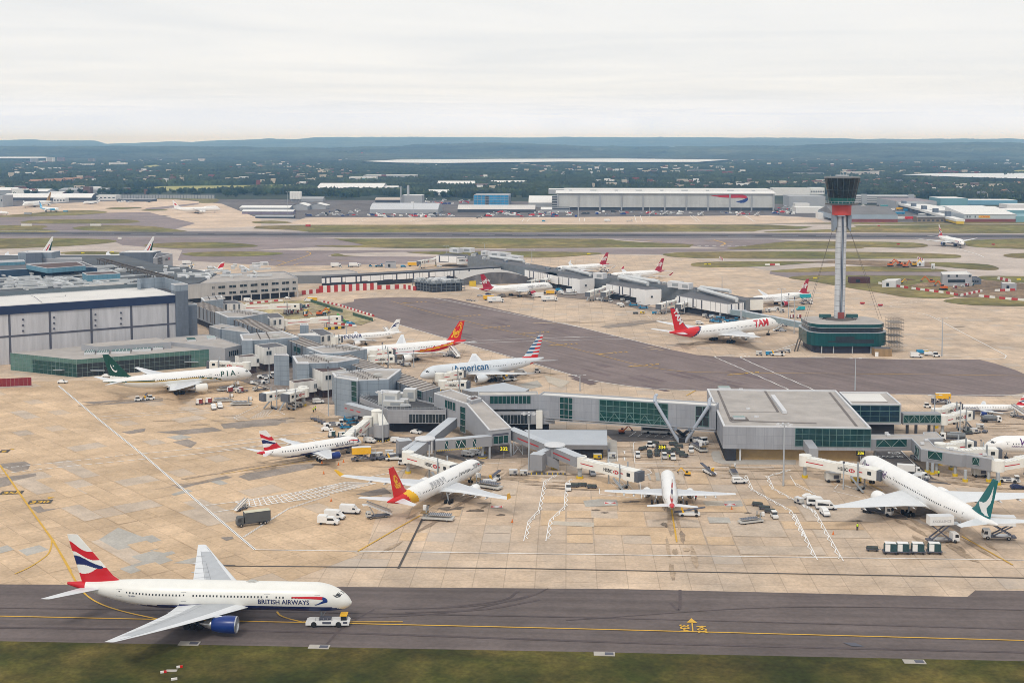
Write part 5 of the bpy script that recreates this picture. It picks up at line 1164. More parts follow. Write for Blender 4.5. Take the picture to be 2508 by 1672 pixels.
for a_ in range(0,360,30):m.bar((TC.x,TC.y,15.6),(TC.x+9*cos(rdn(a_)),TC.y+6*sin(rdn(a_)),15.),.5,.3,DKB)
m.cyl((TC.x,TC.y,14.5),(TC.x,TC.y,15.6),8.,6.,n=24,m=DKB);m.obj('roof_deck',T)
MW_=pm('mast_cladding',(.56,.58,.60),0.,30,2.75,.10,.45)
m=MW([MW_]);hexm=[(2.75*cos(a),2.75*sin(a))for a in[i*pi/8 for i in range(16)]]
m.prism([Vector((TC.x+x,TC.y+y,0))for x,y in hexm],15,68.5,MW_,MW_);m.obj('mast',T)
m=MW([mat('rail_blue',(.06,.075,.11),.5)]);m.box((TC.x,TC.y-2.75,41.5),(1.5,.5,54),0,MATS['rail_blue']);m.box((TC.x-.62,TC.y-3.05,41.5),(.16,.3,54),0,RIMW);m.box((TC.x+.1,TC.y-3.05,41.5),(.3,.3,54),0,BGREY);m.box((TC.x+.7,TC.y-3.05,41.5),(.14,.3,54),0,RIMW);m.box((TC.x,TC.y-3.1,16.8),(3.2,1.2,4.),0,mat('mast_foot_red',(.25,.06,.05),.6));m.obj('lift_rail',T)
def frus(m_,z0,r0,z1,r1,mm,n=24,cap=False):m_.cyl((TC.x,TC.y,z0),(TC.x,TC.y,z1),r0,r1,n=n,m=mm,caps=cap)
m=MW([DGREY])
for s in(-1,1):
 vs=[(TC.x+s*x,TC.y+y,z)for y in(-2.2,2.2)for x,z in((2.6,69.3),(4.75,69.3),(4.55,60.8),(3.6,61.6),(2.75,63.5))];m.add(vs,[(0,1,2,3,4),(9,8,7,6,5),(0,5,6,1),(1,6,7,2),(2,7,8,3),(3,8,9,4)],mat('collar_grey',(.22,.26,.31),.5))
m.obj('cable_collar',T)
CRD=mat('collar_red',(.50,.058,.042),.6,var=.06,vs=.4)
m=MW([CRD]);frus(m,69.2,4.85,74.6,4.95,CRD,28,True);m.obj('red_collar',T,smooth=False)
m=MW([STEEL]);frus(m,74.6,8.0,75.3,8.6,mat('balcony_grey',(.14,.15,.16),.6),28,True);frus(m,75.3,6.4,76.5,6.5,GTEAL,28)
for k in range(28):
 a=2*pi*k/28;m.bar((TC.x+8.4*cos(a),TC.y+8.4*sin(a),75.3),(TC.x+8.4*cos(a),TC.y+8.4*sin(a),76.4),.1,m=MAST);a2=a+2*pi/28;m.bar((TC.x+8.4*cos(a),TC.y+8.4*sin(a),76.4),(TC.x+8.4*cos(a2),TC.y+8.4*sin(a2),76.4),.1,m=MAST)
m.obj('balcony',T)
GCAB=mat('cab_glass',(.006,.014,.018),.08,var=.3,vs=.6,spec=.4)
m=MW([GCAB]);frus(m,76.0,6.5,78.2,6.95,mat('cab_band',(.01,.10,.09),.15,spec=.5),24);frus(m,78.2,6.95,88.3,8.95,GCAB,24);m.obj('cab',T)
m=MW([MAST])
for k in range(18):
 a=2*pi*k/18;m.bar((TC.x+6.55*cos(a),TC.y+6.55*sin(a),76.2),(TC.x+9.*cos(a),TC.y+9.*sin(a),88.3),.14,.14,mat('cab_mullion',(.06,.09,.10),.5))
for z,r in((82.2,7.75),):
 for k in range(24):a,a2=2*pi*k/24,2*pi*(k+1)/24;m.bar((TC.x+r*cos(a),TC.y+r*sin(a),z),(TC.x+r*cos(a2),TC.y+r*sin(a2),z),.2,m=MATS['cab_mullion'])
m.obj('cab_frame',T)
m=MW([STEEL]);frus(m,88.3,9.15,89.0,9.0,MATS['balcony_grey'],24,True)
for x,y,h in((-.8,0,3.2),(.6,.5,2.2),(2.5,1,1.6),(-3,-1,1.4),(5,0,1.),(-6,1,.9),(0,-2,2.6)):m.bar((TC.x+x,TC.y+y,89),(TC.x+x,TC.y+y,89+h),.22,m=MAST)
m.box((TC.x,TC.y,89.5),(6,4,.8),0,MAST);m.obj('cab_roof',T)
for lab,c0,anchors,s in(('right',(TC.x+4.4,TC.y,61.5),(g('P6',1590,590,15),g('P6',1645,592,15)),1),('left',(TC.x-4.4,TC.y,61.5),(g('P6',108,1150,0),g('P6',160,1142,0)),-1)):
 for k,an in enumerate(anchors):
  m=MW([DKB]);m.cyl(c0,an,.075,n=6,m=DKB);m.obj('stay_cable',T)
  if s<0:m=MW([DKB]);m.cyl(an,an+(Vector(c0)-an).normalized()*7,.35,n=6,m=DKB);m.obj('cable_anchor',T)
for s in(-1,1):
 m=MW([GTEAL]);m.box((TC.x+s*7,TC.y+2,16.3),(6,2,1.8),0,mat('plant_green',(.03,.10,.10),.5));m.obj('roof_plant',T)
sA=g('P6',1600,1085,0);t=bld('scaffolding','tall tangle of tube scaffolding against the right end of the control tower base','scaffolding',sA);m=MW([DKB]);SCF=mat('scaffold_tube',(.22,.19,.16),.6,var=.2);m=MW([SCF]);x0=bc.x+20.8;
for i in range(5):
 for j in range(4):
  m.bar((x0+i*1.6,bc.y-15+j*3,3 if j<2 else 0),(x0+i*1.6,bc.y-15+j*3,17.5),.08,m=SCF)
for k in range(9):
 z=3.2+k*1.75
 for j in range(4):m.bar((x0-.5,bc.y-15+j*3,z),(x0+7,bc.y-15+j*3,z),.07,m=SCF)
 for i in range(5):m.bar((x0+i*1.6,bc.y-15.6,z),(x0+i*1.6,bc.y-5.4,z),.07,m=SCF)
 m.bar((x0,bc.y-15.1,z),(x0+6.4,bc.y-15.1,z+1.75),.07,m=SCF)
 if k%2:m.box((x0+3.2,bc.y-10.5,z+.1),(7,9.4,.08),0,SCF)
m.obj('tube_lattice',t)
for k in range(22):pass
HOR=pm('timber_board',(.34,.23,.12),0.,.6,20,.06,.5);p=g('P6',1668,1238);t=bld('hoarding','timber-boarded site box at the foot of the scaffolding','site box',p);m=MW([HOR]);m.box((p.x,p.y+3.2,2.),(8.4,6,4.),0,HOR,ROOFD);m.obj('boarding',t);m=MW([WPAN]);m.box((p.x-3.4,p.y+.15,1.2),(1.7,.12,2.4),0,WPAN);m.obj('door',t)
# ==== near pier, glazed bridge, gate hall, jet bridges, fences
ZS=11.5
def nb(n,c,pts,z0,z1,mw,mr,mrim=None,par=None,w=.45,dp=.6):
 q=gl(c,pts,z1);m=MW([mw]);rimr(m,q,z0,z1,mw,mr,mrim,w,dp);m.obj(n,par);return q
sa,sb=g('s',470,744,ZS),g('s',1035,959,ZS);fa,fb=g('s',497,739,ZS),g('s',1078,947,ZS)
T=bld('pier_building','long grey pier with ribbed roof running from the big grey block to the bridge','building',(sa+sb)/2)
m=MW([BGREY]);m.prism([sa,sb,fb,fa],4,ZS,pm('pier_side_cladding',(.20,.23,.27),HP,2.2,30,.06,.5),ROOF);m.obj('spine',T)
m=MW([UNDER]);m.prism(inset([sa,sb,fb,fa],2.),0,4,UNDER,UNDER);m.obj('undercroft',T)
m=MW([DKB]);n=(fa-sa)
for k in range(86):
 t=(k+.5)/86;a,b=sa.lerp(sb,t),fa.lerp(fb,t);m.bar((a.x,a.y,ZS+.15),(b.x,b.y,ZS+.15),.35 if k%3 else .8,.3,mat('roof_rib',(.20,.17,.15),.9))
 if k%2==0:d=nrm(sa,sb)*.25;m.bar((a.x+d.x,a.y+d.y,ZS+.1),(a.x+d.x,a.y+d.y,5),.3,.3,DKB)
m.obj('roof_rib',T)
for c,x0,y0_,x1,y1_ in(('P3',1110,590,1225,690),('P4',865,285,935,370),('P4',1030,375,1070,460)):
 m=MW([GGRN]);winpx(m,c,x0,y0_,x1,y1_,sa,sb,2,1,GGRN,BGREY,out=.3);m.obj('window',T)
for pts,z in((('F',[(498,640),(840,618),(1000,650),(760,690),(612,690)]),13),(('P3',[(188,402),(920,347),(1185,445),(830,475),(405,500),(228,498)]),13),(('P3',[(1318,622),(2025,565),(2345,645),(1935,705),(1590,722)]),13),(('P3',[(1080,767),(1500,735),(2210,812),(1850,872),(1370,888),(1150,892)]),13.6),(('A',[(1018,45),(1400,5),(1655,12),(1538,102),(1255,114),(1046,80)]),15),(('F',[(360,505),(560,480),(575,515),(390,535)]),12.5)):
 q=nb('roof_node',pts[0],pts[1],3.8,z,BGREY,ROOF,RIMW,T,.9,.8);m=MW([UNDER]);m.prism(inset(q,1.5),0,3.8,UNDER,UNDER);m.obj('undercroft',T);m=MW([MAST]);n=len(q);a,b=(q[0]+q[1])/2,(q[n//2]+q[(n//2+1)%n])/2
 for e in(-2.2,2.2):
  d=AX*e
  for h in(.1,.6):m.bar((a.x+d.x,a.y,z+h),(b.x+d.x,b.y,z+h),.12,m=DKB)
  for k in range(9):p=a.lerp(b,k/8)+d;m.bar((p.x,p.y,z-.6),(p.x,p.y,z+.7),.12,m=DKB)
 c=(a+b)/2;m.box((c.x+6,c.y,z-.1),(3,2,1.1),HP,PLANT);m.obj('roof_railing',T)
def towr(lab,c,pts,z1,win=None):
 q=gl(c,pts,z1);t=bld('stair_tower',lab,'tower',q[0]);m=MW([BGREY]);rimr(m,q,0,z1,BGREY,ROOFB,RIMW,.5,.7);m.obj('wall',t)
 if win:m=MW([GDRK]);winpx(m,*win[0],q[win[1]],q[win[2]],1,4,GGRN,BGREY,out=.1);m.obj('window',t)
 return q
DBG=BGREY
towr('slate blue stair tower with pale rim right of the green-tailed jet','P3',[(765,748),(1025,757),(985,728),(800,728)],13.7)
towr('blue-grey corner tower standing left of the first white gate room','P3',[(225,500),(405,500),(400,480),(240,480)],13.2)
towr('blue-grey panelled tower between the slate tower and the brown-roofed gate room','P3',[(1150,890),(1365,892),(1345,868),(1165,868)],13.9)
towr('large blue-grey corner tower with a tall green window beside the roof plant deck','A',[(1040,82),(1255,116),(1262,92),(1070,62)],15.3,(('A',1198,120,1248,305),0,1))
towr('pale grey lift tower on the far side of the pier, left of the navy-lettered jet','F',[(1310,765),(1395,765),(1388,752),(1318,752)],13)
def gate(lab,c,pts,z0,z1,mroof,wins=()):
 q=gl(c,pts,z1);t=bld('gate_room',lab,'building',q[0]);m=MW([WCLAD]);rimr(m,q,z0,z1,WCLAD,mroof,WCLAD,.25,.3);m.obj('wall',t)
 m=MW([UNDER]);m.prism(inset(q,.9),0,z0,mat('brown_undercroft',(.07,.045,.045),.9,var=.2),UNDER);m.obj('undercroft',t)
 for(cc,x0,y0_,x1,y1_,i,j)in wins:
  m=MW([GDRK]);winpx(m,cc,x0,y0_,x1,y1_,q[i],q[j],2,1,GDRK,MAST,out=.08);m.obj('window',t)
 return t,q
gate('white gate room with a weathered grey roof, first along the near side of the pier','P3',[(440,578),(600,637),(985,602),(800,540)],3.5,11.3,ROOFD,[('P3',640,690,725,760,1,2)])
gate('low white link block with dark roof leading to the upper white bridge','P3',[(105,768),(180,792),(518,768),(400,732)],3.5,8.3,ROOFB,[('P3',475,820,518,885,1,2)])
gate('white gate room with a brown roof beside the large corner tower','P3',[(1393,968),(1590,1048),(1992,992),(1800,925)],3.5,11.3,ROOFB,[('P3',1640,1105,1735,1180,1,2)])
gate('low white link block with brown roof leading to the lower white bridge','P3',[(1028,1187),(1112,1228),(1492,1180),(1395,1143)],3.5,8.3,ROOFB,[('P3',1447,1245,1492,1320,1,2)])
gate('small white gate room with two slit windows at the top of the pier','F',[(577,565),(770,562),(690,528),(560,532)],2.5,9.,ROOFD,[('F',593,570,610,625,0,1),('F',672,568,690,622,0,1),('F',720,565,736,615,0,1)])
gate('white gate room with two tall windows, second on the far side of the pier','F',[(1020,702),(1160,692),(1100,650),(965,655)],2.5,9.,ROOFD,[('F',1057,720,1080,768,0,1),('F',1110,715,1130,762,0,1)])
gate('white gate room with two tall windows beside the navy-lettered jet','F',[(1510,872),(1632,850),(1530,800),(1400,808)],2.5,9.,ROOFD,[('F',1520,880,1542,930,0,1),('F',1575,872,1597,922,0,1)])
for lab,c,pts in(('pale grey lean-to with white roof left of the second far gate room','F',[(790,705),(1018,700),(940,668),(800,680)]),('pale grey lean-to with white roof left of the third far gate room','F',[(1290,862),(1510,866),(1450,840),(1290,850)]),('blue-grey flat roof block at the top end of the pier','F',[(380,540),(578,520),(560,490),(400,505)]),('flat brown-roofed block left of the pier roof nodes','F',[(545,800),(830,840),(770,775),(540,790)]),('small white-walled block with brown roof beside the low grey building','F',[(440,775),(540,805),(700,780),(560,755)])):
 q=gl(c,pts,9.5);t=bld('flat_roofed_block',lab,'building',q[0]);m=MW([BGREY]);rimr(m,q,0,9.5,BGREY,ROOFW if 'white roof' in lab else ROOF,None,.3,.3);m.obj('wall',t)
ZD,Z0=9.1,3.9
dk=gl('P4',[(110,385),(485,545),(1240,552),(1260,500),(900,420),(500,285)],ZD)
T=bld('plant_deck_building','grey building on a dark undercroft with rooftop plant behind railings and a long window band','building',dk[1])
m=MW([SFLAT]);rimr(m,dk,Z0,ZD,pm('horizontal_cladding',(.36,.36,.38),HEAD,60,.9,.05,.8),mat('plant_deck',(.06,.06,.065),.9,var=.3,vs=.5),SFLAT,.35,.5);m.obj('wall',T)
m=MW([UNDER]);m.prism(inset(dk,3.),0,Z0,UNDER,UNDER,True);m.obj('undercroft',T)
m=MW([GDRK]);winpx(m,'P4',757,605,1235,722,dk[1],dk[2],11,1,GDRK,SFLAT);m.obj('window',T)
m=MW([GDRK]);winpx(m,'P4',120,450,340,490,dk[0],dk[1],18,1,GDRK,SFLAT,dy=78);m.obj('window',T)
m=MW([MAST]);I=inset(dk,.2)
for i in(5,0,1):
 a,b=I[i],I[(i+1)%6]
 for z in(ZD+.55,ZD+1.1):m.bar((a.x,a.y,z),(b.x,b.y,z),.07,m=MAST)
 for k in range(15):p=Vector(a).lerp(Vector(b),k/14);m.bar((p.x,p.y,ZD),(p.x,p.y,ZD+1.1),.07,m=MAST)
m.obj('railing',T)
for lab,x,y,sx,sy,sz in(('large square grey plant casing on the railed roof deck',500,470,7.4,5.4,4.6),('tall narrow plant casing on the railed roof deck',775,425,4.6,4.,4.4),('long low plant casing in front of the large square one',560,500,8,2.6,2.),('small dark-topped plant box between the two tall casings',635,400,3.8,3,2.2),('low grey plant box at the right of the deck',690,470,3.6,3,1.8)):
 unit(lab,g('P4',x,y,ZD-.5),sx,sy,sz,rdn(-8),'plant on the railed deck')
duct('bent zinc pipe at the edge of the railed roof deck',[g('P4',640,495,ZD+.5),g('P4',760,490,ZD+.5),g('P4',765,510,ZD-.6)],.45,'plant on the railed deck')
A1,A2=g('P4',1813,822,9.6),g('P4',2090,792,9.6);B1,B2=g('P4',1512,468,13.6),g('P4',1712,425,13.6);C1,C2=g('P4',1085,330,13.6),g('P4',1310,278,13.6)
T=bld('sloped_connector','grey connector building whose roof slopes down toward the camera, gate number 332 below it','building',A1)
m=MW([SFLAT]);rimr(m,[C1,B1,B2,C2],4.2,13.6,SFLAT,ROOF,RIMW,.5,.5);m.prism([B1+(C1-B1)*.001,A1,A2,B2+(C2-B2)*.001],4.2,[13.45,9.5,9.5,13.45],SFLAT,ROOF)
for a,b,za,zb in((B1,A1,13.6,9.7),(B2,A2,13.6,9.7),(A1,A2,9.7,9.7)):m.bar((a.x,a.y,za),(b.x,b.y,zb),.5,.35,RIMW)
m.obj('wall',T)
m=MW([GGRN]);winpx(m,'P4',1230,415,1367,525,C1,B1,4,1,GGRN,SFLAT,dy=48);m.obj('window',T)
m=MW([GGRN]);winpx(m,'P4',1430,500,1500,830,C1,B1,1,4,GGRN,SFLAT,dy=22);m.obj('window',T)
m=MW([GDRK]);winpx(m,'P4',1857,900,2056,1003,A1,A2,3,1,GGRN,SFLAT,dy=-12);m.obj('window',T)
m=MW([STRIP]);winpx(m,'P4',1850,870,2060,900,A1,A2,1,1,STRIP,None,dy=-12);m.obj('sign_band',T)
m=MW([ROOF]);rimr(m,gl('P4',[(1510,395),(1580,425),(1705,395),(1620,360)],14.8),13.2,14.8,SFLAT,ROOFB,RIMW,.35,.5);m.obj('roof_hatch',T)
m=MW([MAST])
for p in(A1,A2):q=p*.998;m.cyl((q.x,q.y+.4,0),(q.x,q.y+.4,4.2),.4,n=10,m=MAST)
m.obj('column_row',T)
p=g('P4',1720,1185);m=MW([MAST]);m.cyl((p.x,p.y,0),(p.x,p.y,4.2),.55,n=12,m=MAST);m.cyl((p.x,p.y,0),(p.x,p.y,1.),1.6,n=16,m=STRIP);m.cyl((p.x,p.y,.35),(p.x,p.y,.65),1.64,n=16,m=YELD);m.obj('guarded_column',T)
def numsign(txt,lab,p,h):
 t=bld('gate_sign',lab,'sign',p);m=MW([UNDER]);w=twidth(txt,0,.03)*h;m.box((p.x,p.y,p.z),(w+.6,.3,h*1.15),0,UNDER)
 m.obj('panel',t);YS=mat('sign_yellow',(.80,.72,.03),.5,var=0,emit=.25);m=MW([YS]);text_on(m,txt,(p.x-w/2,p.y-.18,p.z-h*.34),(1,0,0),(0,0,1),h,YS,bold=.03);m.obj('number',t)
 m=MW([MAST]);m.bar((p.x,p.y+.2,.0),(p.x,p.y+.2,p.z),.16,m=MAST);m.obj('post',t)
p=g('P4',2000,1190);numsign('332','yellow gate number 332 under the sloped connector',Vector((p.x,p.y,hz('P4',2000,1190,1060))),1.7)
p=g('C',675,865);numsign('334','yellow gate number 334 above the trolley park',Vector((p.x,p.y,hz('C',675,865,725))),1.6)
p=g('D',500,735);numsign('336','yellow gate number 336 under the gate hall',Vector((p.x,p.y,3.6)),1.5)
def column(par,p,z,r=.45):m=MW([MAST]);m.cyl((p[0],p[1],0),(p[0],p[1],z),r,n=10,m=MAST);m.cyl((p[0],p[1],0),(p[0],p[1],.9),r*1.7,n=10,m=YELD);m.obj('column',par)
def rotunda(par,p,z0,z1,r=2.6):
 m=MW([TUBE]);m.cyl((p.x,p.y,z0),(p.x,p.y,z1),r,n=20,m=TUBE);m.obj('rotunda',par)
 m=MW([RIMW]);m.cyl((p.x,p.y,z1),(p.x,p.y,z1+.35),r*1.35,r*1.3,n=24,m=RIMW);m.cyl((p.x,p.y,z1+.35),(p.x,p.y,z1+.8),r*1.3,r*.5,n=24,m=RIMW);m.obj('rotunda_cap',par,smooth=False)
 column(par,(p.x,p.y),z0,.7)
 m=MW([RIMW]);m.cyl((p.x+r*.9,p.y-r*.8,z0-1.),(p.x+r*.9,p.y-r*.8,z1),.28,n=8,m=RIMW);m.obj('white_post',par)
T=bld('gate_walkway','grey sloping walkway from the railed building down to the left white rotunda cap','walkway',g('P4',970,930,7))
r1=g('P4',968,935,7.6);e1=g('P4',1330,655,8.3);e2=g('P4',770,1095,7.2)
tube(T,[e1,r1,e2],[5.1,4.4,4.2],[8.3,7.4,7.2],3.4,stripe=[(.1,.9)]if 0 else None);rotunda(T,r1,4.2,7.7)
m=MW([TUBE]);q=gl('P4',[(690,1090),(880,960),(870,925),(660,1060)],6.8);m.prism(q,4.,6.8,TUBE,TUBR);p=g('P4',690,1195);m.box((p.x,p.y+1,3.2),(4.6,4,6.4),rdn(20),TUBE,TUBR);m.obj('stair_enclosure',T)
T=bld('gate_walkway','level grey walkway with braced windows between the left rotunda and the sloped connector','walkway',g('P4',1400,940,7))
wa,wb=g('P4',1090,945,7.5),g('P4',1825,880,7.9);tube(T,[r1,wa,wb],[4.2,4.2,4.4],[7.4,7.5,7.8],3.2)
d=nrm(wa,wb)*1.6
for x0,x1 in((1228,1268),(1368,1500),(1596,1636)):m=MW([GGRN]);winpx(m,'P4',x0,962-(x0-1228)*.07,x1,1060-(x0-1228)*.07,wa+d,wb+d,1,1,GGRN,None,out=.04,dy=-(x1-x0)*.07);m.obj('window',T)
m=MW([RIMW]);
for x0,x1 in((1228,1268),(1368,1408),(1440,1408),(1440,1500),(1596,1636)):
 p,q=onw('P4',x0,965-(x0-1228)*.07,wa+d,wb+d),onw('P4',x1,1055-(x1-1228)*.07,wa+d,wb+d);m.bar(p+d*.08,q+d*.08,.16,m=RIMW)
m.obj('window_brace',T)
m=MW([YELD]);a,b=onw('P4',1130,1090,wa+d,wb+d),onw('P4',1720,1035,wa+d,wb+d)
for k in range(24):p=a.lerp(b,k/24);q=a.lerp(b,(k+.5)/24);m.bar((p.x,p.y,4.2),(q.x,q.y,4.2),.15,.35,YELD)
m.obj('warning_edge',T);column(T,g('P4',1095,1215),4.3,.4);column(T,g('P4',1735,1130,0),4.3,.4)
T=bld('gate_walkway','long grey walkway with red dashes running right from the sloped connector','walkway',g('B',1340,705,7))
r2=g('B',1340,708,7.9);s0=g('B',930,540,8.6);s1=g('B',1570,808,7.6);st=[(.03,.13),(.28,.75)]
tube(T,[s0,r2],[4.9,4.5],[8.3,7.7],3.6,stripe=st);tube(T,[r2,s1],[4.5,4.3],[7.7,7.5],3.6,stripe=[(.08,.8)],name='walkway_end');rotunda(T,r2,4.3,7.9)
column(T,g('B',1565,1015),4.5,.6);m=MW([MAST]);p=g('B',1005,800);
for dx in(-1.5,1.5):m.bar((p.x+dx,p.y,0),(p.x+dx,p.y,4.8),.3,m=MAST)
m.bar((p.x-1.5,p.y,.5),(p.x+1.5,p.y,4.5),.2,m=MAST);m.bar((p.x+1.5,p.y,.5),(p.x-1.5,p.y,4.5),.2,m=MAST);m.obj('braced_frame',T)
t=bld('stair_enclosure','folded grey stair enclosure on stilts below the second rotunda cap','staircase',g('B',1200,960));p=g('B',1185,965);m=MW([TUBE]);m.box((p.x,p.y,3.9),(4.2,3.6,5.2),rdn(-20),TUBE,TUBR);q=g('B',1290,950)
m.add([(q.x-3.4,q.y,6.2),(q.x-3.4,q.y,3.0),(q.x+3.2,q.y,.6),(q.x+3.2,q.y,3.6)]+[(q.x-3.4,q.y+2.4,6.2),(q.x-3.4,q.y+2.4,3.0),(q.x+3.2,q.y+2.4,.6),(q.x+3.2,q.y+2.4,3.6)],[(0,1,2,3),(7,6,5,4),(0,3,7,4),(1,2,6,5),(2,3,7,6)],TUBE);m.obj('enclosure',t)
q0=g('B',1240,830,4.);m=MW([TUBE]);tube(t,[(p.x,p.y+1,0),(r2.x-1,r2.y,0)],[3.2,4.5],[6.4,7.4],2.6,name='upper_flight')
m=MW([YELD]);
for k in range(14):x=p.x-3+k*.85;m.bar((x,p.y-2.4,.0),(x,p.y-2.4,.9),.4,.3,YELD if k%2 else STRIP)
m.bar((p.x-3,p.y-2.4,.5),(p.x+9,p.y-2.4,.5),.15,.4,STRIP);m.obj('striped_guard',t)
T=bld('bridge_tower','round white and grey bridge tower with a conical skirt above a dark yellow-dotted base','tower',g('P4',400,955))
p=g('P4',398,955);p.z=0;m=MW([UNDER]);m.cyl(p,p+Vector((0,0,1.6)),2.7,n=24,m=UNDER);
for k in range(20):a=2*pi*k/20;m.box((p.x+2.75*cos(a),p.y+2.75*sin(a),.55),(.4,.4,.25),a,YELD)
m.obj('base',T);m=MW([SFLAT]);m.cyl(p+Vector((0,0,1.6)),p+Vector((0,0,6.2)),2.85,n=24,m=SFLAT);m.obj('drum',T)
m=MW([BRW]);pw=p+Vector((-1.9,2.4,0));m.cyl(pw+Vector((0,0,5.2)),pw+Vector((0,0,10.4)),1.9,n=24,m=BRW);m.cyl(pw+Vector((0,0,10.4)),pw+Vector((0,0,10.9)),2.1,1.2,n=24,m=BRW);m.add([(pw.x+.5,pw.y-1.9,10),(pw.x+1.9,pw.y,10),(p.x+2.6,p.y-.8,6.2),(p.x-.6,p.y-2.8,6.2)],QF,BRW);m.obj('upper_drum',T)
ws=gl('A',[(1165,322),(1440,395)],8.2);tube(T,ws,5.,8.2,3.4,TUBE,TUBR,'walkway',[(.02,.1),(.2,.32),(.42,.55)])
m=MW([TUBE]);q=g('P4',270,880);m.add([(q.x-2,q.y,0),(q.x+2.4,q.y,0),(q.x+2.4,q.y,5.6),(q.x+1.2,q.y,5.6),(q.x-2,q.y,2.2)]+[(q.x-2,q.y+2,0),(q.x+2.4,q.y+2,0),(q.x+2.4,q.y+2,5.6),(q.x+1.2,q.y+2,5.6),(q.x-2,q.y+2,2.2)],[(0,1,2,3,4),(2,3,8,7),(3,4,9,8),(4,0,5,9)],TUBE);m.obj('stair_enclosure',T)
ba,bb,bcn=g('B',640,252,14.2),g('B',1190,248,14.2),g('C',1172,350,14.2)
T=bld('glazed_bridge','long two-level silver bridge with green glazed bays carried on splayed struts','bridge',bb)
def off(a,b,w):return-nrm(a,b)*w
o=off(ba,bb,7.);m=MW([SGREY]);rimr(m,[ba,bb,bb+o,ba+o],8.8,14.2,SGREY,mat('ribbed_roof',(.50,.47,.43),.8,var=.2,vs=.3),SFLAT,.3,.3);m.obj('upper_storey',T)
la,lb=g('B',800,372,8.6),g('B',1325,372,8.6);la,lb=ba+(lb-la)*.18+nrm(ba,bb)*1.2,bb+(lb-la)*.28+nrm(ba,bb)*1.2
m=MW([SFLAT]);o2=off(ba,bb,8);rimr(m,[la,lb,lb+o2,la+o2],3.6,8.4,SFLAT,ROOFD,SFLAT,.3,.6);m.prism(inset([la,lb,lb+o2,la+o2],2),0,3.6,UNDER,UNDER,True);m.obj('lower_storey',T)
m=MW([GGRN]);winpx(m,'B',746,258,1120,332,ba,bb,10,1,GGRN,SGREY);m.obj('window',T);m=MW([GDRK]);winpx(m,'B',842,430,1120,515,la,lb,9,1,GDRK,SGREY);m.obj('window',T)
m=MW([RIMW]);a,b=onw('B',1168,392,la,lb),onw('B',1225,392,la,lb);n=nrm(la,lb);m.prism([a,b,b+n*1.6,a+n*1.6],2.2,8.8,BRW,BRW);m.obj('service_riser',T)
o=off(bb,bcn,6.5);ZL=5.4;m=MW([SGREY]);rimr(m,[bb,bcn,bcn+o,bb+o],ZL,14.2,SGREY,ROOFW,SFLAT,.5,.4);m.obj('span',T)
for c,x0,y0_,x1,y1_,nx,mg in(('B',1386,268,1504,488,3,GGRN),('B',1754,292,2091,498,6,GGRN),('C',330,320,732,520,7,GGRN),('C',987,352,1108,530,2,GDRK)):
 x0_=1754 if c=='B' and x0==1754 else x0
 if c=='C' and x0==330:continue
 if x0==1754:
  m=MW([mg]);p=onw('C',108,292,bb,bcn);q=onw('C',732,330,bb,bcn);r=onw('C',108,500,bb,bcn);glaze(m,p,q,r.z,p.z,10,4,mg,mat('glazing_bar',(.12,.22,.21),.4),.08,.2);m.obj('window',T)
  m=MW([MATS['glazing_bar']]);n=nrm(bb,bcn)*.2;rr_=random.Random(2)
  for k in range(9):
   a=p.lerp(q,k/9);b=p.lerp(q,(k+1)/9);z0_,z1_=(r.z,r.z+(p.z-r.z)*.45);m.bar((a.x+n.x,a.y+n.y,z0_ if k%2 else z1_),(b.x+n.x,b.y+n.y,z1_ if k%2 else z0_),.22,m=MATS['glazing_bar'])
  m.obj('truss',T);continue
 m=MW([mg]);winpx(m,c,x0,y0_,x1,y1_,bb,bcn,nx,2 if mg is GDRK else 4,mg,MATS.get('glazing_bar')or SFLAT,dy=6);m.obj('window',T)
n=nrm(bb,bcn);m=MW([STRUT])
for z in(5.2,6.0):m.bar((bb.x+n.x*.5,bb.y+n.y*.5,z),(bcn.x+n.x*.5,bcn.y+n.y*.5,z),.5,.3,SFLAT)
a,b=bb.lerp(bcn,.0)+n*.3,bcn+n*.3
for k in range(60):p,q=a.lerp(b,k/60),a.lerp(b,(k+.5)/60);m.bar((p.x,p.y,ZL-.25),(q.x,q.y,ZL-.25),.12,.25,YELD)
m.obj('bottom_chord',T)
vb=g('C',862,688)
for x,y in((612,312),(1108,345)):
 p=onw('C',x,y,bb+n*1.2,bcn+n*1.2);q=p+Vector((0,0,1.9))-n*.6;m=MW([STRUT]);m.cyl(vb+Vector(((-.9 if x<800 else .9),0,0)),p,.62,n=14,m=STRUT);m.cyl(p,q,.62,n=14,m=STRUT);m.cyl(q,q-n*2.5,.55,n=12,m=STRUT);m.obj('strut',T,smooth=False)
vb2=g('C',870,612)
for x,y in((800,560),(930,565)):
 p=g('C',x,y,5.4);m=MW([STRUT]);m.cyl(vb2,p,.6,n=12,m=DGREY);m.obj('strut',T)
m=MW([BLKP]);m.box((vb.x,vb.y+.5,.8),(2.6,2.4,1.6),0,BLKP);m.obj('strut_footing',T)
def shed(lab,pts,z0=0,walls=True):
 t=bld('grey_shed',lab,'shed',pts[0]);m=MW([SFLAT]);m.prism([Vector((p[0],p[1],0))for p in pts],z0,[p[2]for p in pts],mat('shed_front',(.20,.20,.21),.6,var=.1),mat('sheet_roof',(.42,.45,.49),.5,var=.06));m.obj('roof',t);return t
q=[g('B',1060,566,5.8),g('B',1818,570,5.8),g('B',1821,708,4.9),g('B',1250,705,4.9)]
t=shed('long grey shed roof under the glazed bridge',q,3.4);m=MW([UNDER]);I=inset(q,1.5);m.prism(I,0,3.4,UNDER,UNDER,True);m.obj('dark_interior',t)
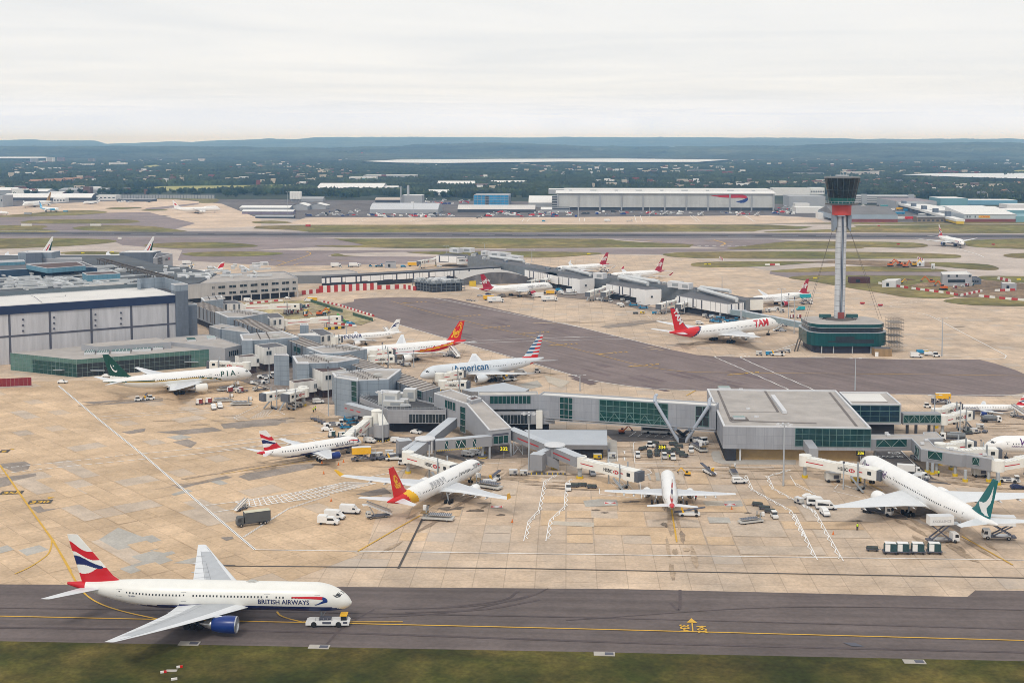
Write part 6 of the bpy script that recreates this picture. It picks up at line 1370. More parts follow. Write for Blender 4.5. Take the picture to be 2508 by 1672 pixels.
q=[g('E',905,1425,5),g('E',1310,1357,6.2),g('E',1552,1420,5),g('E',1500,1450,4.8),g('E',1000,1446,4.8)]
shed('pale grey gabled shed roof beside the silver jet',q,2.)
ZH=12.2;h1=[g('C',1088,192,ZH),g('C',1238,530,ZH),g('D',584,462,ZH),g('D',312,172,ZH)]
T=bld('gate_hall','large flat-roofed silver gate hall with a dark glazed right half','building',h1[1])
m=MW([SGREY]);rimr(m,h1,4.4,ZH,SGREY,ROOF,RIMW,.7,.6);m.obj('wall',T)
m=MW([BRICK]);I=inset(h1,3.5);m.prism(I,0,4.4,BRICK,UNDER,True);m.obj('brick_base',T)
m=MW([UNDER]);m.prism([h1[0]+(h1[3]-h1[0])*.02,h1[1]+(h1[2]-h1[1])*.02,h1[1]+(h1[2]-h1[1])*.09,h1[0]+(h1[3]-h1[0])*.09],0.01,4.39,UNDER);m.obj('dark_bay',T)
m=MW([STRIP])
for ps,w in(([(1182,195),(1310,495)],.9),([(1605,192),(1740,408)],.9),([(1310,495),(1460,490),(2091,510)],1.5),([(1295,408),(1740,408)],.35)):strip_to(m,gl('C',ps,ZH-.6),w,ZH-.56,mat('roof_seam',(.17,.15,.14),.9,var=.2))
strip_to(m,gl('D',[(262,190),(470,450)],ZH-.6),1.,ZH-.56,MATS['roof_seam']);m.obj('roof_seam',T)
for c,x,y,sx,sy,k in(('C',1250,198,5,4,0),('C',1385,472,4.6,3.4,0)):
 p=g(c,x,y,ZH-.6);m=MW([STRIP]);m.box((p.x,p.y,ZH-.4),(sx+1,sy+1,.3),0,MATS['roof_seam']);m.box((p.x-.2,p.y,ZH),(sx-.6,sy-.6,.8),0,RIMW,GPALE);m.obj('skylight',T)
a,b=g('C',1690,260,ZH),g('C',1800,408,ZH);m=MW([RIMW]);m.bar((a.x,a.y,ZH),(b.x,b.y,ZH),1.5,1.,RIMW);m.obj('roof_vent',T)
for x,y in((1400,205),(1465,382),(1540,455)):p=g('C',x,y,ZH-.6);m=MW([RIMW]);m.box((p.x,p.y,ZH-.3),(1.4,.8,.7),0,RIMW);m.obj('roof_vent',T)
m=MW([GDRK]);p,q=onw('C',1897,549,h1[1],h1[2]),onw('D',580,464,h1[1],h1[2]);r=onw('C',1897,715,h1[1],h1[2]);GHG=mat('hall_glass',(.012,.05,.055),.1,var=.35,vs=.4,spec=.45);glaze(m,p,q,r.z,ZH-.5,11,3,GHG,MATS['glazing_bar'],.1,.12);m.obj('window',T)
m=MW([MAST])
for k in(.03,.12):p=h1[1].lerp(h1[2],k);m.cyl((p.x,p.y+.8,0),(p.x,p.y+.8,4.4),.35,n=8,m=RIMW)
m.obj('column_row',T)
ramp=[g('C',1985,625,8.2),g('C',2065,755,6.6)];tube(T,ramp,[5.,4.2],[8.2,7.2],3.,SFLAT,SFLAT,'link_ramp')
ZH2=12.;h2=gl('D',[(425,277),(815,279),(706,187),(335,183)],ZH2)
T=bld('gate_hall','smaller gate hall with dark blue glazing and pale roof panel, right of the large hall','building',h2[1])
m=MW([SFLAT]);rimr(m,h2,4.4,ZH2,SFLAT,ROOF,RIMW,.6,.5);m.obj('wall',T);m=MW([UNDER]);m.prism(inset(h2,2),0,4.4,UNDER,UNDER,True);m.obj('undercroft',T)
m=MW([GHG]);p,q=onw('D',425,290,h2[0],h2[1]),onw('D',800,290,h2[0],h2[1]);r=onw('D',640,415,h2[0],h2[1]);glaze(m,p,q,r.z,p.z,5,3,mat('blue_hall_glass',(.012,.035,.055),.1,var=.35,vs=.4,spec=.45),MATS['glazing_bar'],.1,.12);m.obj('window',T)
q=gl('D',[(400,262),(710,264),(650,205),(360,203)],ZH2-.5);m=MW([ROOFW]);m.prism(q,ZH2-.6,ZH2-.3,MATS['roof_seam'],ROOFW);m.obj('roof_panel',T)
T=bld('glazed_link','green glazed link on dark columns between the smaller hall and the right-hand bridge','walkway',g('D',950,400,6));a,b=g('D',818,345,8.2),g('D',1104,345,8.2);tube(T,[a,b],4.1,8.2,4.,SFLAT,TUBE);d=nrm(a,b)*2.0
m=MW([GGRN]);p,q=a+d,b+d;glaze(m,p,q,4.9,7.7,7,1,GGRN,MATS['pale_mullion'],.04,.12)
for k in range(7):u,v=p.lerp(q,k/7),p.lerp(q,(k+1)/7);m.bar((u.x,u.y-.15,5 if k%2 else 7.6),(v.x,v.y-.15,7.6 if k%2 else 5),.12,m=MATS['pale_mullion'])
m.obj('window',T)
m=MW([UNDER])
for x in(858,925,1025,1130):p=g('D',x,505);m.cyl((p.x,p.y,0),(p.x,p.y,4.1),.55,n=10,m=mat('dark_column',(.09,.10,.12),.6))
m.obj('column_row',T)
T=bld('gate_walkway','cranked grey walkway on columns at the right edge with green braced windows','walkway',g('P5',605,1030,6));ZR=7.8
pn=gl('P5',[(-130,908),(482,902),(605,1032),(1128,1105),(1180,1103),(1535,1165)],ZR);pf_=gl('P5',[(1528,1128),(1400,1112),(990,1045),(780,1000),(690,905),(890,900),(800,822),(628,825),(640,852),(-130,852)],ZR)
m=MW([TUBE]);rimr(m,pn+pf_,3.8,ZR,TUBE,ROOF,TUBR,.25,.2);m.prism(pn+pf_,3.6,3.8,TUBE,TUBE,True);m.obj('wall',T)
for x0,y0_,x1,y1_,i,dy in((28,918,425,1018,0,-2),(530,975,590,1120,1,62),(693,1058,886,1165,2,28),(1262,1138,1360,1238,4,15)):
 m=MW([GGRN]);A_,B_=pn[i],pn[i+1];winpx(m,'P5',x0,y0_,x1,y1_,A_,B_,1,1,GGRN,SFLAT,dy=dy)
 p,q,r=onw('P5',x0,y0_,A_,B_),onw('P5',x1,y0_+dy,A_,B_),onw('P5',x0,y1_,A_,B_);n=nrm(A_,B_)*.2;k=4 if x0<100 else 2
 for t in range(k):u,v=p.lerp(q,t/k),p.lerp(q,(t+1)/k);m.bar((u.x+n.x,u.y+n.y,r.z if t%2==0 else p.z),(v.x+n.x,v.y+n.y,p.z if t%2==0 else r.z),.14,m=MATS['pale_mullion'])
 m.obj('window',T)
for x,y in((165,850),(187,872),(670,935),(620,980),(995,1048),(1420,1122)):p=g('P5',x,y,ZR);m=MW([RIMW]);m.box((p.x,p.y,ZR+.3),(1.2,.8,.7),0,RIMW);m.obj('roof_vent',T)
for x,y in((15,1160),(685,1345),(750,1370),(800,1350),(1170,1460),(1590,1500),(1040,1390),(1470,1460)):column(T,g('P5',x,y),3.8,.5)
def stripes(m,A,B,zA,zB,w,h,t0,t1,fr=.45):
 d=(B-A);d.z=0;n=Vector((-d.y,d.x,0)).normalized()
 for s in(-1,1):
  o=n*s*(w/2+.05);P_=lambda t,k:(A.x+d.x*t+o.x,A.y+d.y*t+o.y,zA+(zB-zA)*t+h*k)
  m.add([P_(t0,fr),P_(t1,fr),P_(t1,fr+.11),P_(t0,fr+.11)],QF,REDP)
def jbr(lab,A,B,zA=4.3,zB=4.0,sign=True,cab=1,wheels=True,w=3.2,h=2.9,sgn_t=.35,bell=None,legs=None):
 "telescopic bridge from rotunda A to cab B (plan points), floor heights zA, zB"
 A,B=Vector((A[0],A[1],0)),Vector((B[0],B[1],0));d=(B-A);L_=d.length;u=d/L_;n=Vector((-u.y,u.x,0));T=bld('jet_bridge',lab,'jet bridge',A)
 za=lambda t:zA+(zB-zA)*t
 for i,(t0,t1,k)in enumerate(((0,.5,.9),(.48,.9,1.04))):
  m=MW([BRW]);a,b=A+d*t0,A+d*t1;q=n*w*k/2;hh=h*k
  vs=[(p.x+s*q.x,p.y+s*q.y,za(t)+z)for p,t in((a,t0),(b,t1))for s,z in((-1,0),(1,0),(1,hh),(-1,hh))]
  m.add(vs,[(0,1,2,3),(7,6,5,4),(0,4,5,1),(1,5,6,2),(2,6,7,3),(3,7,4,0)],BRW)
  for tt in[t0+(t1-t0)*j/5 for j in range(1,5)]:p=A+d*tt;m.bar((p.x-q.x*1.02,p.y-q.y*1.02,za(tt)+hh+.05),(p.x+q.x*1.02,p.y+q.y*1.02,za(tt)+hh+.05),.18,.1,RIMW)
  stripes(m,a,b,za(t0),za(t1),w*k,hh,.06,.6 if sign else .9)if i==0 else None
  if i==1:stripes(m,a,b,za(t0),za(t1),w*k,hh,.76 if sign else .3,.94)
  m.obj('tunnel_section',T)
 if sign:
  for s in(1,-1):
   nn=n*s
   if nn.dot(-A)>0:
    dd=u if u.cross(Vector((0,0,1))).dot(nn)>0 else-u
    sl=(zB-zA)/L_*(1 if dd.dot(u)>0 else-1);dv=(dd+Vector((0,0,sl))).normalized();hgt=1.5;m=MW([BLKP]);wt=twidth('HSBC',0,.02)*hgt;mid=A+d*(.48+sgn_t*.42);o=mid-dd*(wt+2.2)/2+nn*(w*1.04/2+.09);t_=(o-A).dot(u)/L_;o.z=za(t_)+h*.33
    text_on(m,'HSBC',o,dv,(0,0,1),hgt,BLKP,bold=.02);hexlogo(m,o+dv*(wt+1.35)+Vector((0,0,.5)),dv,Vector((0,0,1)),1.15,REDP,WPAN);m.obj('bank_sign',T)
 m=MW([BRW]);m.cyl((A.x,A.y,zA-.3),(A.x,A.y,zA+h+.25),w*.62,n=16,m=BRW);m.obj('rotunda',T);column(T,A,zA-.3,.55)
 c=A+d*.95;m=MW([BRW]);ang=atan2(u.y,u.x);m.box((c.x,c.y,zB+h*.5),(L_*.10+2.2,w*1.15,h*1.12),ang,BRW);m.obj('cab',T)
 for s in(-1,1):m=MW([GDRK]);q=c+n*s*(w*.575+.04);m.box((q.x,q.y,zB+h*.6),(1.3,.06,1.1),ang,GDRK);m.obj('cab_window',T)
 m=MW([BELW]);q=c+u*(L_*.05+1.6);m.box((q.x,q.y,zB+h*.5),(1.6,w*1.05,h*1.05),ang,BELW);m.obj('bellows',T)
 p=A+d*.80;m=MW([MAST])
 for s in(-1,1):m.bar((p.x+n.x*s*w*.62,p.y+n.y*s*w*.62,.9),(p.x+n.x*s*w*.62,p.y+n.y*s*w*.62,zB+h+1.6),.42,m=STEEL)
 m.bar((p.x-n.x*w*.7,p.y-n.y*w*.7,1.),(p.x+n.x*w*.7,p.y+n.y*w*.7,1.),.6,.5,STEEL);m.obj('lift_column',T)
 for s in(-1,1):
  m=MW([DARK]);q=p+n*s*w*.35;m.cyl((q.x-n.x*.25,q.y-n.y*.25,.55),(q.x+n.x*.25,q.y+n.y*.25,.55),.55,n=14,m=DARK);m.obj('wheel',T)
 q=A+d*.72+n*-w*.9;e=q+u*4.5;m=MW([STEEL]);m.bar((q.x,q.y,zB),(e.x,e.y,.4),.9,.15,STEEL);m.obj('service_stair',T)
 return T
G2=lambda c,x,y,z:g(c,x,y,z)
jbr('white jet bridge with a bank sign reaching the red-tailed wide-body from the left walkway',G2('P4',745,1170,5.5),G2('B',395,930,5.5),4.2,4.2)
jbr('white jet bridge with a bank sign pointing down right in the middle of the apron',G2('B',1575,860,5.5),G2('C',430,985,5.2),4.2,3.8)
jbr('white jet bridge with a bank sign docked at the teal-tailed jet',G2('D',75,715,5.5),G2('D',620,830,5.5),4.3,4.6)
jbr('steep white jet bridge descending to the navy and white narrow-body',G2('A',1345,500,6.5),G2('A',1150,660,4.2),5.4,2.8,w=2.8)
jbr('white jet bridge with a bank sign in front of the right-hand narrow-body',G2('P5',880,650,6),G2('P5',1190,600,6),4.2,4.4)
jbr('white jet bridge behind the front right-hand one, partly hidden by it',G2('P5',800,570,6),G2('P5',1050,510,6),4.2,4.4)
jbr('white jet bridge running off the right edge from the cranked walkway',G2('P5',1590,1235,6),G2('P5',2100,1165,6),4.2,4.4,sign=False)
jbr('white jet bridge docked at the nose of the jet cut off by the right edge',G2('P5',1000,1075,6),G2('P5',1530,1085,6),4.2,4.4,sign=False)
jbr('short white jet bridge between cranked walkway and glazed link',G2('P5',850,1015,6),G2('P5',1200,985,6),4.2,4.4,sign=False)
jbr('white jet bridge with a bank sign above the nose of the green-tailed jet',G2('F',800,1150,6),G2('F',470,1155,6),4.2,5.0)
jbr('lower white jet bridge of the pair beside the brown-roofed gate room',G2('F',1340,1390,6),G2('F',990,1470,5),4.3,4.2)
jbr('white jet bridge of the pair with its cab turned toward the camera',G2('F',1350,1405,6),G2('F',1195,1475,5),4.3,4.2,w=3.4)
jbr('white jet bridge beside the red and yellow tailed jet',G2('E',45,1130,6),G2('E',235,1125,6),4.3,4.3)
jbr('upper white jet bridge at the nose of the red and yellow tailed jet',G2('E',60,1075,6),G2('E',215,1065,6),4.3,4.3,sign=False)
jbr('white jet bridge with a bank sign reaching the silver jet',G2('E',720,1370,6),G2('E',930,1375,6),4.3,4.4)
jbr('white jet bridge pressed against the lettering of the silver jet',G2('E',690,1300,6),G2('E',880,1275,6),4.3,4.6,sign=False)
jbr('long white jet bridge over the striped barriers at the top of the works site',G2('F',775,590,6),G2('F',1290,578,6),4.,4.,sign=False)
jbr('long white jet bridge pointing at the works crane, below the first',G2('F',1165,735,6),G2('F',1680,700,6),4.,4.2,sign=False)
jbr('white bridge end at the nose of the navy-lettered jet',G2('F',1632,905,6),G2('F',1670,900,6),4.,4.2,sign=False)
jbr('white jet bridge at the upper left end of the crossing pier',G2('E',655,175,6),G2('E',500,205,6),4.2,4.2)
for i,(lab,x0,y0_,x1,y1_)in enumerate((('upper left of the four slanting jet bridges on the crossing pier',375,385,225,435),('second of the four slanting jet bridges on the crossing pier, right of the first',470,400,365,435),('third of the four slanting jet bridges, behind the red-tailed jet',1035,495,865,545),('fourth of the four slanting jet bridges, nearest the covered walkway',1150,510,1040,545))):
 jbr('white '+lab,G2('I',x0,y0_,6),G2('I',x1,y1_,6),4.2,4.0,sgn_t=.2)
jbr('white jet bridge reaching the crimson-tailed jet at the curved hall',G2('E',1720,370,6),G2('E',1560,400,6),4.2,4.4)
jbr('second white jet bridge at the nose of the crimson-tailed jet',G2('E',1790,360,6),G2('E',1690,390,6),4.2,4.4,sign=False)
q=gl('E',[(430,385),(620,410),(935,395),(720,360)],6.5);t=bld('plant_platform','dark steel platform crowded with grey chillers beside the curved hall','plant platform',q[1])
m=MW([DKB]);SPL=mat('platform_steel',(.13,.15,.17),.6,var=.3,vs=.3);m.prism(q,6.,6.5,SPL,SPL,True)
for a,b in zip(q,q[1:]+q[:1]):
 for k in range(7):p=a.lerp(b,k/7);m.bar((p.x,p.y,0),(p.x,p.y,7.6),.4,m=SPL)
 for z in(2.2,4.2,7.6):m.bar((a.x,a.y,z),(b.x,b.y,z),.3,m=SPL)
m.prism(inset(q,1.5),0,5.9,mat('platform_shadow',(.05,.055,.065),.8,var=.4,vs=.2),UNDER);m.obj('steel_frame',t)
for k in range(22):
 s,v=rs.uniform(.06,.92),rs.uniform(.08,.85);a=q[0].lerp(q[1],v);b=q[3].lerp(q[2],v);p=a.lerp(b,s)
 unit('grey chiller on the steel platform beside the curved hall',(p.x,p.y,6.5),rs.uniform(3,6),2.6,rs.uniform(1.6,2.8),T3,'chillers on the steel platform',DUCT)
ca,cb=g('E',905,425),g('E',1560,405);hl=g('E',1230,318,9)
t=bld('curved_hall','hall with a low curved grey roof beside the crimson-tailed jet','building',ca);m=MW([SFLAT]);u=(cb-ca);u.z=0;L_=u.length;u.normalize();n=Vector((-u.y,u.x,0));rings=[]
for k in range(15):s=k/14;z=4.2+5.*sin(pi*s)**.9;rings.append([(ca+u*L_*s+n*v).to_tuple()[:2]+(zz,)for v,zz in((0,0),(0,z),(26,z),(26,0))])
m.loft(rings,closed=False,caps=False,mf=lambda i,j:mat('hall_front',(.26,.25,.26),.6,var=.1)if j!=1 else mat('curved_roof',(.44,.42,.40),.7,var=.08));m.add([r[1]for r in rings]+[(r[0])for r in rings][::-1],[list(range(30))],MATS['hall_front']);m.obj('roof',t)
m=MW([YELD]);p=g('E',1010,435);m.box((p.x,p.y-.1,2),(5,.5,4),atan2(u.y,u.x),YELD);m.obj('door',t)
fp_=gl('F',[(1335,480),(1500,460),(2045,425)])+gl('E',[(95,468)])
def fence(name,lab,A,B,h,n,t0=.5,slope=0,group=None):
 t=bld(name,lab,'fence',A);d=B-A
 for k in range(n):
  m=MW([WARN if k%2==0 else BARW]);a,b=A+d*(k/n),A+d*((k+.97)/n);nn=nrm(A,B)*.25;pts=[a,b,b-nn*3,a-nn*3];m.prism([Vector((p.x,p.y,0))for p in pts],0.1,h,WARN if k%2==0 else BARW);m.obj('red_panel' if k%2==0 else 'white_panel',t)
 return t
t=fence('blast_fence','tall red and white striped blast fence bearing a G board',fp_[1],fp_[3],5.,16)
p=onw('F',1760,405,fp_[1],fp_[2]);m=MW([BLKP]);nn=nrm(fp_[1],fp_[2])*.5;m.box((p.x+nn.x,p.y+nn.y,p.z),(3.4,.2,3.6),atan2((fp_[2]-fp_[1]).y,(fp_[2]-fp_[1]).x),BLKP);text_on(m,'G',p+nn*1.4+Vector((-1.,0,-1.)),(fp_[2]-fp_[1]).normalized(),(0,0,1),3.,YELD,bold=.05);m.obj('letter_board',t)
fence('blast_fence','lower striped section at the left end of the tall blast fence',fp_[0],fp_[1],3.,5)
e=gl('E',[(95,468),(345,460),(462,478)]);fence('blast_fence','lower striped section at the right end of the tall blast fence',e[0],e[1],3.2,6);fence('blast_fence','slanting striped end piece beside the steel platform',e[1],e[2],3.2,5)
a,b=g('G',-60,1492),g('G',305,1476);t=bld('site_hoarding','dark red hoarding at the left edge of the apron','fence',b);REDD=mat('hoarding_red',(.22,.018,.025),.6,var=.12);m=MW([REDD]);d=(b-a);k_=9
for k in range(k_):
 p,q=a+d*(k/k_),a+d*((k+.96)/k_);m=MW([REDD]);m.bar((p.x,p.y,2.3),(q.x,q.y,2.3),.2,3.6,REDD);m.obj('red_panel',t)
m=MW([KRB]);m.bar((a.x,a.y-.2,.3),(b.x,b.y-.2,.3),1.,.6,KRB);m.obj('kerb_block',t)
def barriers(c,pts,lab,grp,seg=2.2,h=.9,mx=60):
 P_=gl(c,pts);k=0;proto={}
 for a,b in zip(P_,P_[1:]):
  d=b-a;d.z=0;L_=d.length;d.normalize();s=0
  while s<L_-seg and k<mx:
   col=k%2
   if col not in BPROTO:
    m=MB([WARN if col else BARW]);m.loft([[(x,y,z)for y,z in((-.35,0),(.35,0),(.12,1),(-.12,1))]for x in(-.48,.48)]);o=m.obj('traffic_barrier',label=lab,cat='barrier');BPROTO[col]=o
   else:o=BPROTO[col].copy();COL.objects.link(o)
   p=a+d*(s+seg/2);o.location=(p.x,p.y,.26);o.rotation_euler=(0,0,atan2(d.y,d.x));o.scale=(seg,1.2,h)
   o['label']=('red ' if col else 'white ')+lab;o['group']=grp;k+=1;s+=seg
BPROTO={}
barriers('M',[(680,800),(900,835),(1130,865),(1225,882),(1370,850)],'water-filled barrier in the long line round the right-hand works','barriers in the right-hand works line',4.2,1.6,60)
barriers('M',[(1345,885),(1480,900),(1660,915)],'water-filled barrier along the grass at the right edge','barriers at the right edge',4.2,1.6)
barriers('M',[(1470,770),(1560,790)],'water-filled barrier at the far end of the right-hand works','barriers at the far end of the works',4.2,2.2);barriers('M',[(1450,850),(1600,845)],'water-filled barrier beside the small grey hut','barriers beside the grey hut',4.2,1.6)
barriers('M',[(940,630),(985,650)],'barrier on the taxiway beyond the works','barriers on the far taxiway',4.,1.6)
barriers('F',[(1520,548),(1700,590),(2038,695)],'low barrier along the upper edge of the pier works','barriers along the pier works',3.,1.1,44)
barriers('F',[(790,575),(1060,545),(1180,540)],'low barrier behind the upper white bridge','barriers behind the upper white bridge',3.,1.1)
barriers('F',[(1250,770),(1500,745),(1880,790)],'low barrier behind the navy-lettered jet','barriers behind the navy-lettered jet',3.,1.1)
barriers('H',[(1920,1150),(1960,1178)],'barrier across the closed far taxiway','barriers on the closed taxiway',4.,1.8);barriers('J',[(20,1215),(160,1213)],'barrier beside the sand pit','barriers beside the sand pit',4.5,1.4)
for c,pts,lab in(('F',[(1400,545),(1600,610)],'green mesh works fence nearest the striped blast fence'),('F',[(1820,680),(2010,735)],'green mesh works fence near the navy-lettered jet'),('F',[(1590,620),(1720,650)],'green mesh works fence beside the yellow ground')):
 a,b=gl(c,pts);t=bld('mesh_fence',lab,'fence',a);m=MW([mat('green_mesh',(.06,.12,.08),.8,var=.4,vs=1.)]);m.bar((a.x,a.y,1.2),(b.x,b.y,1.2),.3,2.,MATS['green_mesh']);m.obj('mesh',t)
a,b=g('F',1545,820),g('F',1740,805);t=bld('hazard_beam','yellow and black hazard beam behind the navy-lettered jet','barrier',a)
for k in range(6):m=MW([YELD if k%2==0 else BLKP]);p,q=a.lerp(b,k/6),a.lerp(b,(k+.98)/6);m.bar((p.x,p.y,1),(q.x,q.y,1),.5,1.4,YELD if k%2==0 else BLKP);m.obj('beam_section',t)
q=gl('M',[(1092,718),(1105,735),(1300,735),(1265,712)],9.);t=bld('site_office','two-storey pale grey office by the right-hand works','building',q[1]);m=MW([SFLAT]);rimr(m,q,0,9,SFLAT,ROOFW,RIMW,.4,.4);m.obj('wall',t)
for x in(1145,1200,1285):m=MW([GDRK]);winpx(m,'M',x-7,738,x+7,752,q[1],q[2],1,1,GDRK);m.obj('window',t)
m=MW([UNDER]);winpx(m,'M',1140,770,1255,790,q[1],q[2],1,1,GDRK);m.obj('shopfront',t)
q=gl('M',[(1255,765),(1362,765),(1330,748),(1250,748)],4.5);t=bld('site_hut','low dark grey annex right of the two-storey works office','building',q[0]);m=MW([DGREY]);rimr(m,q,0,4.5,DGREY,ROOFD,DGREY,.3);m.obj('wall',t);m=MW([GDRK]);winpx(m,'M',1290,775,1345,788,q[0],q[1],4,1,GDRK,SFLAT);m.obj('window',t)
for lab,c,pts,z,mw,mr in(('dark red flat block on the grass beside the control tower','M',[(490,757),(626,757),(618,748),(478,750)],4.5,mat('dark_red_brick',(.085,.03,.028),.8,var=.15),ROOFB),('white site cabin inside the long barrier line','M',[(705,778),(795,778),(830,762),(740,765)],5.,RIMW,ROOFW),('small grey hut with pale roof at the right edge works','M',[(1500,795),(1595,797),(1580,788),(1490,785)],5,SFLAT,ROOFW),('small grey cabin on the far side of the pier','E',[(165,205),(275,207),(272,195),(180,194)],5,SFLAT,ROOFD),('white cabin beside the far taxiway works','M',[(935,655),(985,655),(985,645),(940,645)],4,RIMW,ROOFW),('tiny white cabin at the end of the far works','M',[(1030,670),(1055,670),(1055,662),(1032,662)],4,RIMW,ROOFW)):
 q=gl(c,pts,z);t=bld('site_cabin',lab,'cabin',q[0]);m=MW([mw]);rimr(m,q,0,z,mw,mr,mw,.25,.25);m.obj('wall',t);m=MW([GDRK]);glaze(m,q[0].lerp(q[1],.3),q[0].lerp(q[1],.5),1.,z*.7,1,1,GDRK);m.obj('window',t)
 # ==== vehicles, masts, people
VW=mat('van_white',(.74,.74,.73),.4,var=.06,vs=.8);VG=mat('lorry_grey',(.085,.09,.092),.5,var=.1);VCR=mat('tarpaulin_cream',(.58,.55,.42),.8,var=.1)
ABLU=mat('ramp_blue',(.015,.22,.42),.5,var=.12);ORG=mat('excavator_orange',(.62,.13,.02),.55,var=.12);TQ=mat('van_teal',(.01,.33,.38),.5,var=.08)
COV=mat('dolly_cover',(.055,.065,.06),.8,var=.3,vs=1.);ULD=mat('container_green',(.02,.06,.065),.6,var=.15);ULR=mat('container_red',(.22,.035,.03),.6,var=.15);HVIS=mat('hi_vis',(.50,.75,.03),.7,var=0);SKIN=mat('skin',(.45,.28,.2),.6,var=0);TRS=mat('navy_trousers',(.02,.025,.04),.8,var=0)
NV2=mat('car_navy',(.012,.02,.07),.35,var=.05);BUSW=mat('dusty_white',(.55,.54,.51),.6,var=.2,vs=.8)
def side(m,prof,hw,mm,taper=.0):
 "extrude a side profile (x,z) across y, narrower towards the top"
 zs=[z for x,z in prof];z0,z1=min(zs),max(zs);n=len(prof)
 w=lambda z:hw-taper*max(0,(z-z0)/(z1-z0)-.45)
 m.add([(x,-w(z),z)for x,z in prof]+[(x,w(z),z)for x,z in prof],[list(range(n))[::-1],list(range(n,2*n))]+[(i,(i+1)%n,n+(i+1)%n,n+i)for i in range(n)],mm)
def wheels(par,xs,y,r=.36,w=.26):
 for x in xs:
  for s in(-1,1):m=MB([DARK]);m.cyl((x,s*y-w/2,r),(x,s*y+w/2,r),r,n=12,m=DARK);m.cyl((x,s*(y+.01)+s*w/2-.01,r),(x,s*(y+.02)+s*w/2,r),r*.5,n=8,m=METL);m.obj('wheel',par)
def new(kind):return thing(kind,None,None)
def mk_van(L=5.8,h=2.55,w=1.0,col=None,glaz=False,kind='van'):
 c=col or VW;r=new(kind);x=L/2;m=MB([c]);side(m,[(-x,.35),(x,.35),(x,.95),(x-.75,1.25),(x-1.5,h-.25),(x-1.9,h),(-x+.1,h),(-x,h-.15)],w,c,.16);m.obj('body',r)
 m=MB([GLSD]);k=w-.16*.3
 m.add([(x-.82,-k*.92,1.33),(x-.82,k*.92,1.33),(x-1.42,k*.86,h-.36),(x-1.42,-k*.86,h-.36)],QF);m.obj('windscreen',r);
 for s in(-1,1):
  m=MB([GLSD]);y=s*(w+.012);yt=s*(w-.06);m.add([(x-1.0,y,1.3),(x-2.0,y,1.3),(x-2.0,yt,h*.80),(x-1.55,yt,h*.80)],QF)
  if glaz:m.add([(x-2.2,y,1.3),(-x+.4,y,1.3),(-x+.4,yt,h*.80),(x-2.2,yt,h*.80)],QF)
  m.obj('side_window',r)
 m=MB([STRIP]);m.box((0,0,.42),(L+.1,w*2+.04,.2),0,STRIP);m.obj('bumper',r);wheels(r,(x-1.0,-x+1.1),w-.1);return r
def mk_car(col,L=4.3):
 r=new('car');x=L/2;m=MB([col]);side(m,[(-x,.3),(x,.3),(x,.75),(x-1.1,.95),(x-1.9,1.42),(-x+1.,1.45),(-x+.2,1.0),(-x,.85)],.88,col,.3);m.obj('body',r)
 m=MB([GLSD])
 for s in(-1,1):m.add([(x-1.25,s*.80,.98),(-x+.5,s*.80,.98),(-x+1.05,s*.70,1.38),(x-1.85,s*.70,1.38)],QF)
 m.add([(x-1.15,-.72,.99),(x-1.15,.72,.99),(x-1.84,.64,1.39),(x-1.84,-.64,1.39)],QF);m.obj('window',r);wheels(r,(x-.8,-x+.8),.78,.31,.2);return r
def cabin(r,x,col,w=1.15,h=2.7,z0=.55,L=1.9):
 m=MB([col]);side(m,[(x-L,z0),(x,z0),(x,1.5),(x-.18,h-.25),(x-.4,h),(x-L,h)],w,col,.08);m.obj('cab',r)
 m=MB([GLSD]);m.add([(x+.015,-w*.9,1.5),(x+.015,w*.9,1.5),(x-.15,w*.88,h-.3),(x-.15,-w*.88,h-.3)],QF);m.obj('windscreen',r)
 for s in(-1,1):m=MB([GLSD]);m.add([(x-.2,s*(w+.012),1.5),(x-1.2,s*(w+.012),1.5),(x-1.2,s*(w-.02),h-.35),(x-.32,s*(w-.02),h-.35)],QF);m.obj('side_window',r)
def mk_truck(col,box,roof=None,L=8.5,bh=3.7,text=None,kind='lorry'):
 r=new(kind);x=L/2;cabin(r,x,col);m=MB([STRIP]);m.box((-.3,0,.8),(L-.9,1.7,.3),0,STRIP);m.obj('chassis',r)
 m=MB([box]);m.box((-1.05,0,(bh+1.0)/2),(L-2.2,2.5,bh-1.0),0,box,roof or box);o=m.obj('cargo_box',r)
 if text:
  for s in(-1,1):m=MB([text[1]]);text_on(m,text[0],(0-1.05,s*1.27,2.0),(-s,0,0),(0,0,1),1.2,text[1],center=True);m.obj('lettering',o)
 wheels(r,(x-1.1,-x+1.6,-x+2.8)if L>8 else(x-1.1,-x+1.4),1.05,.48,.3);return r
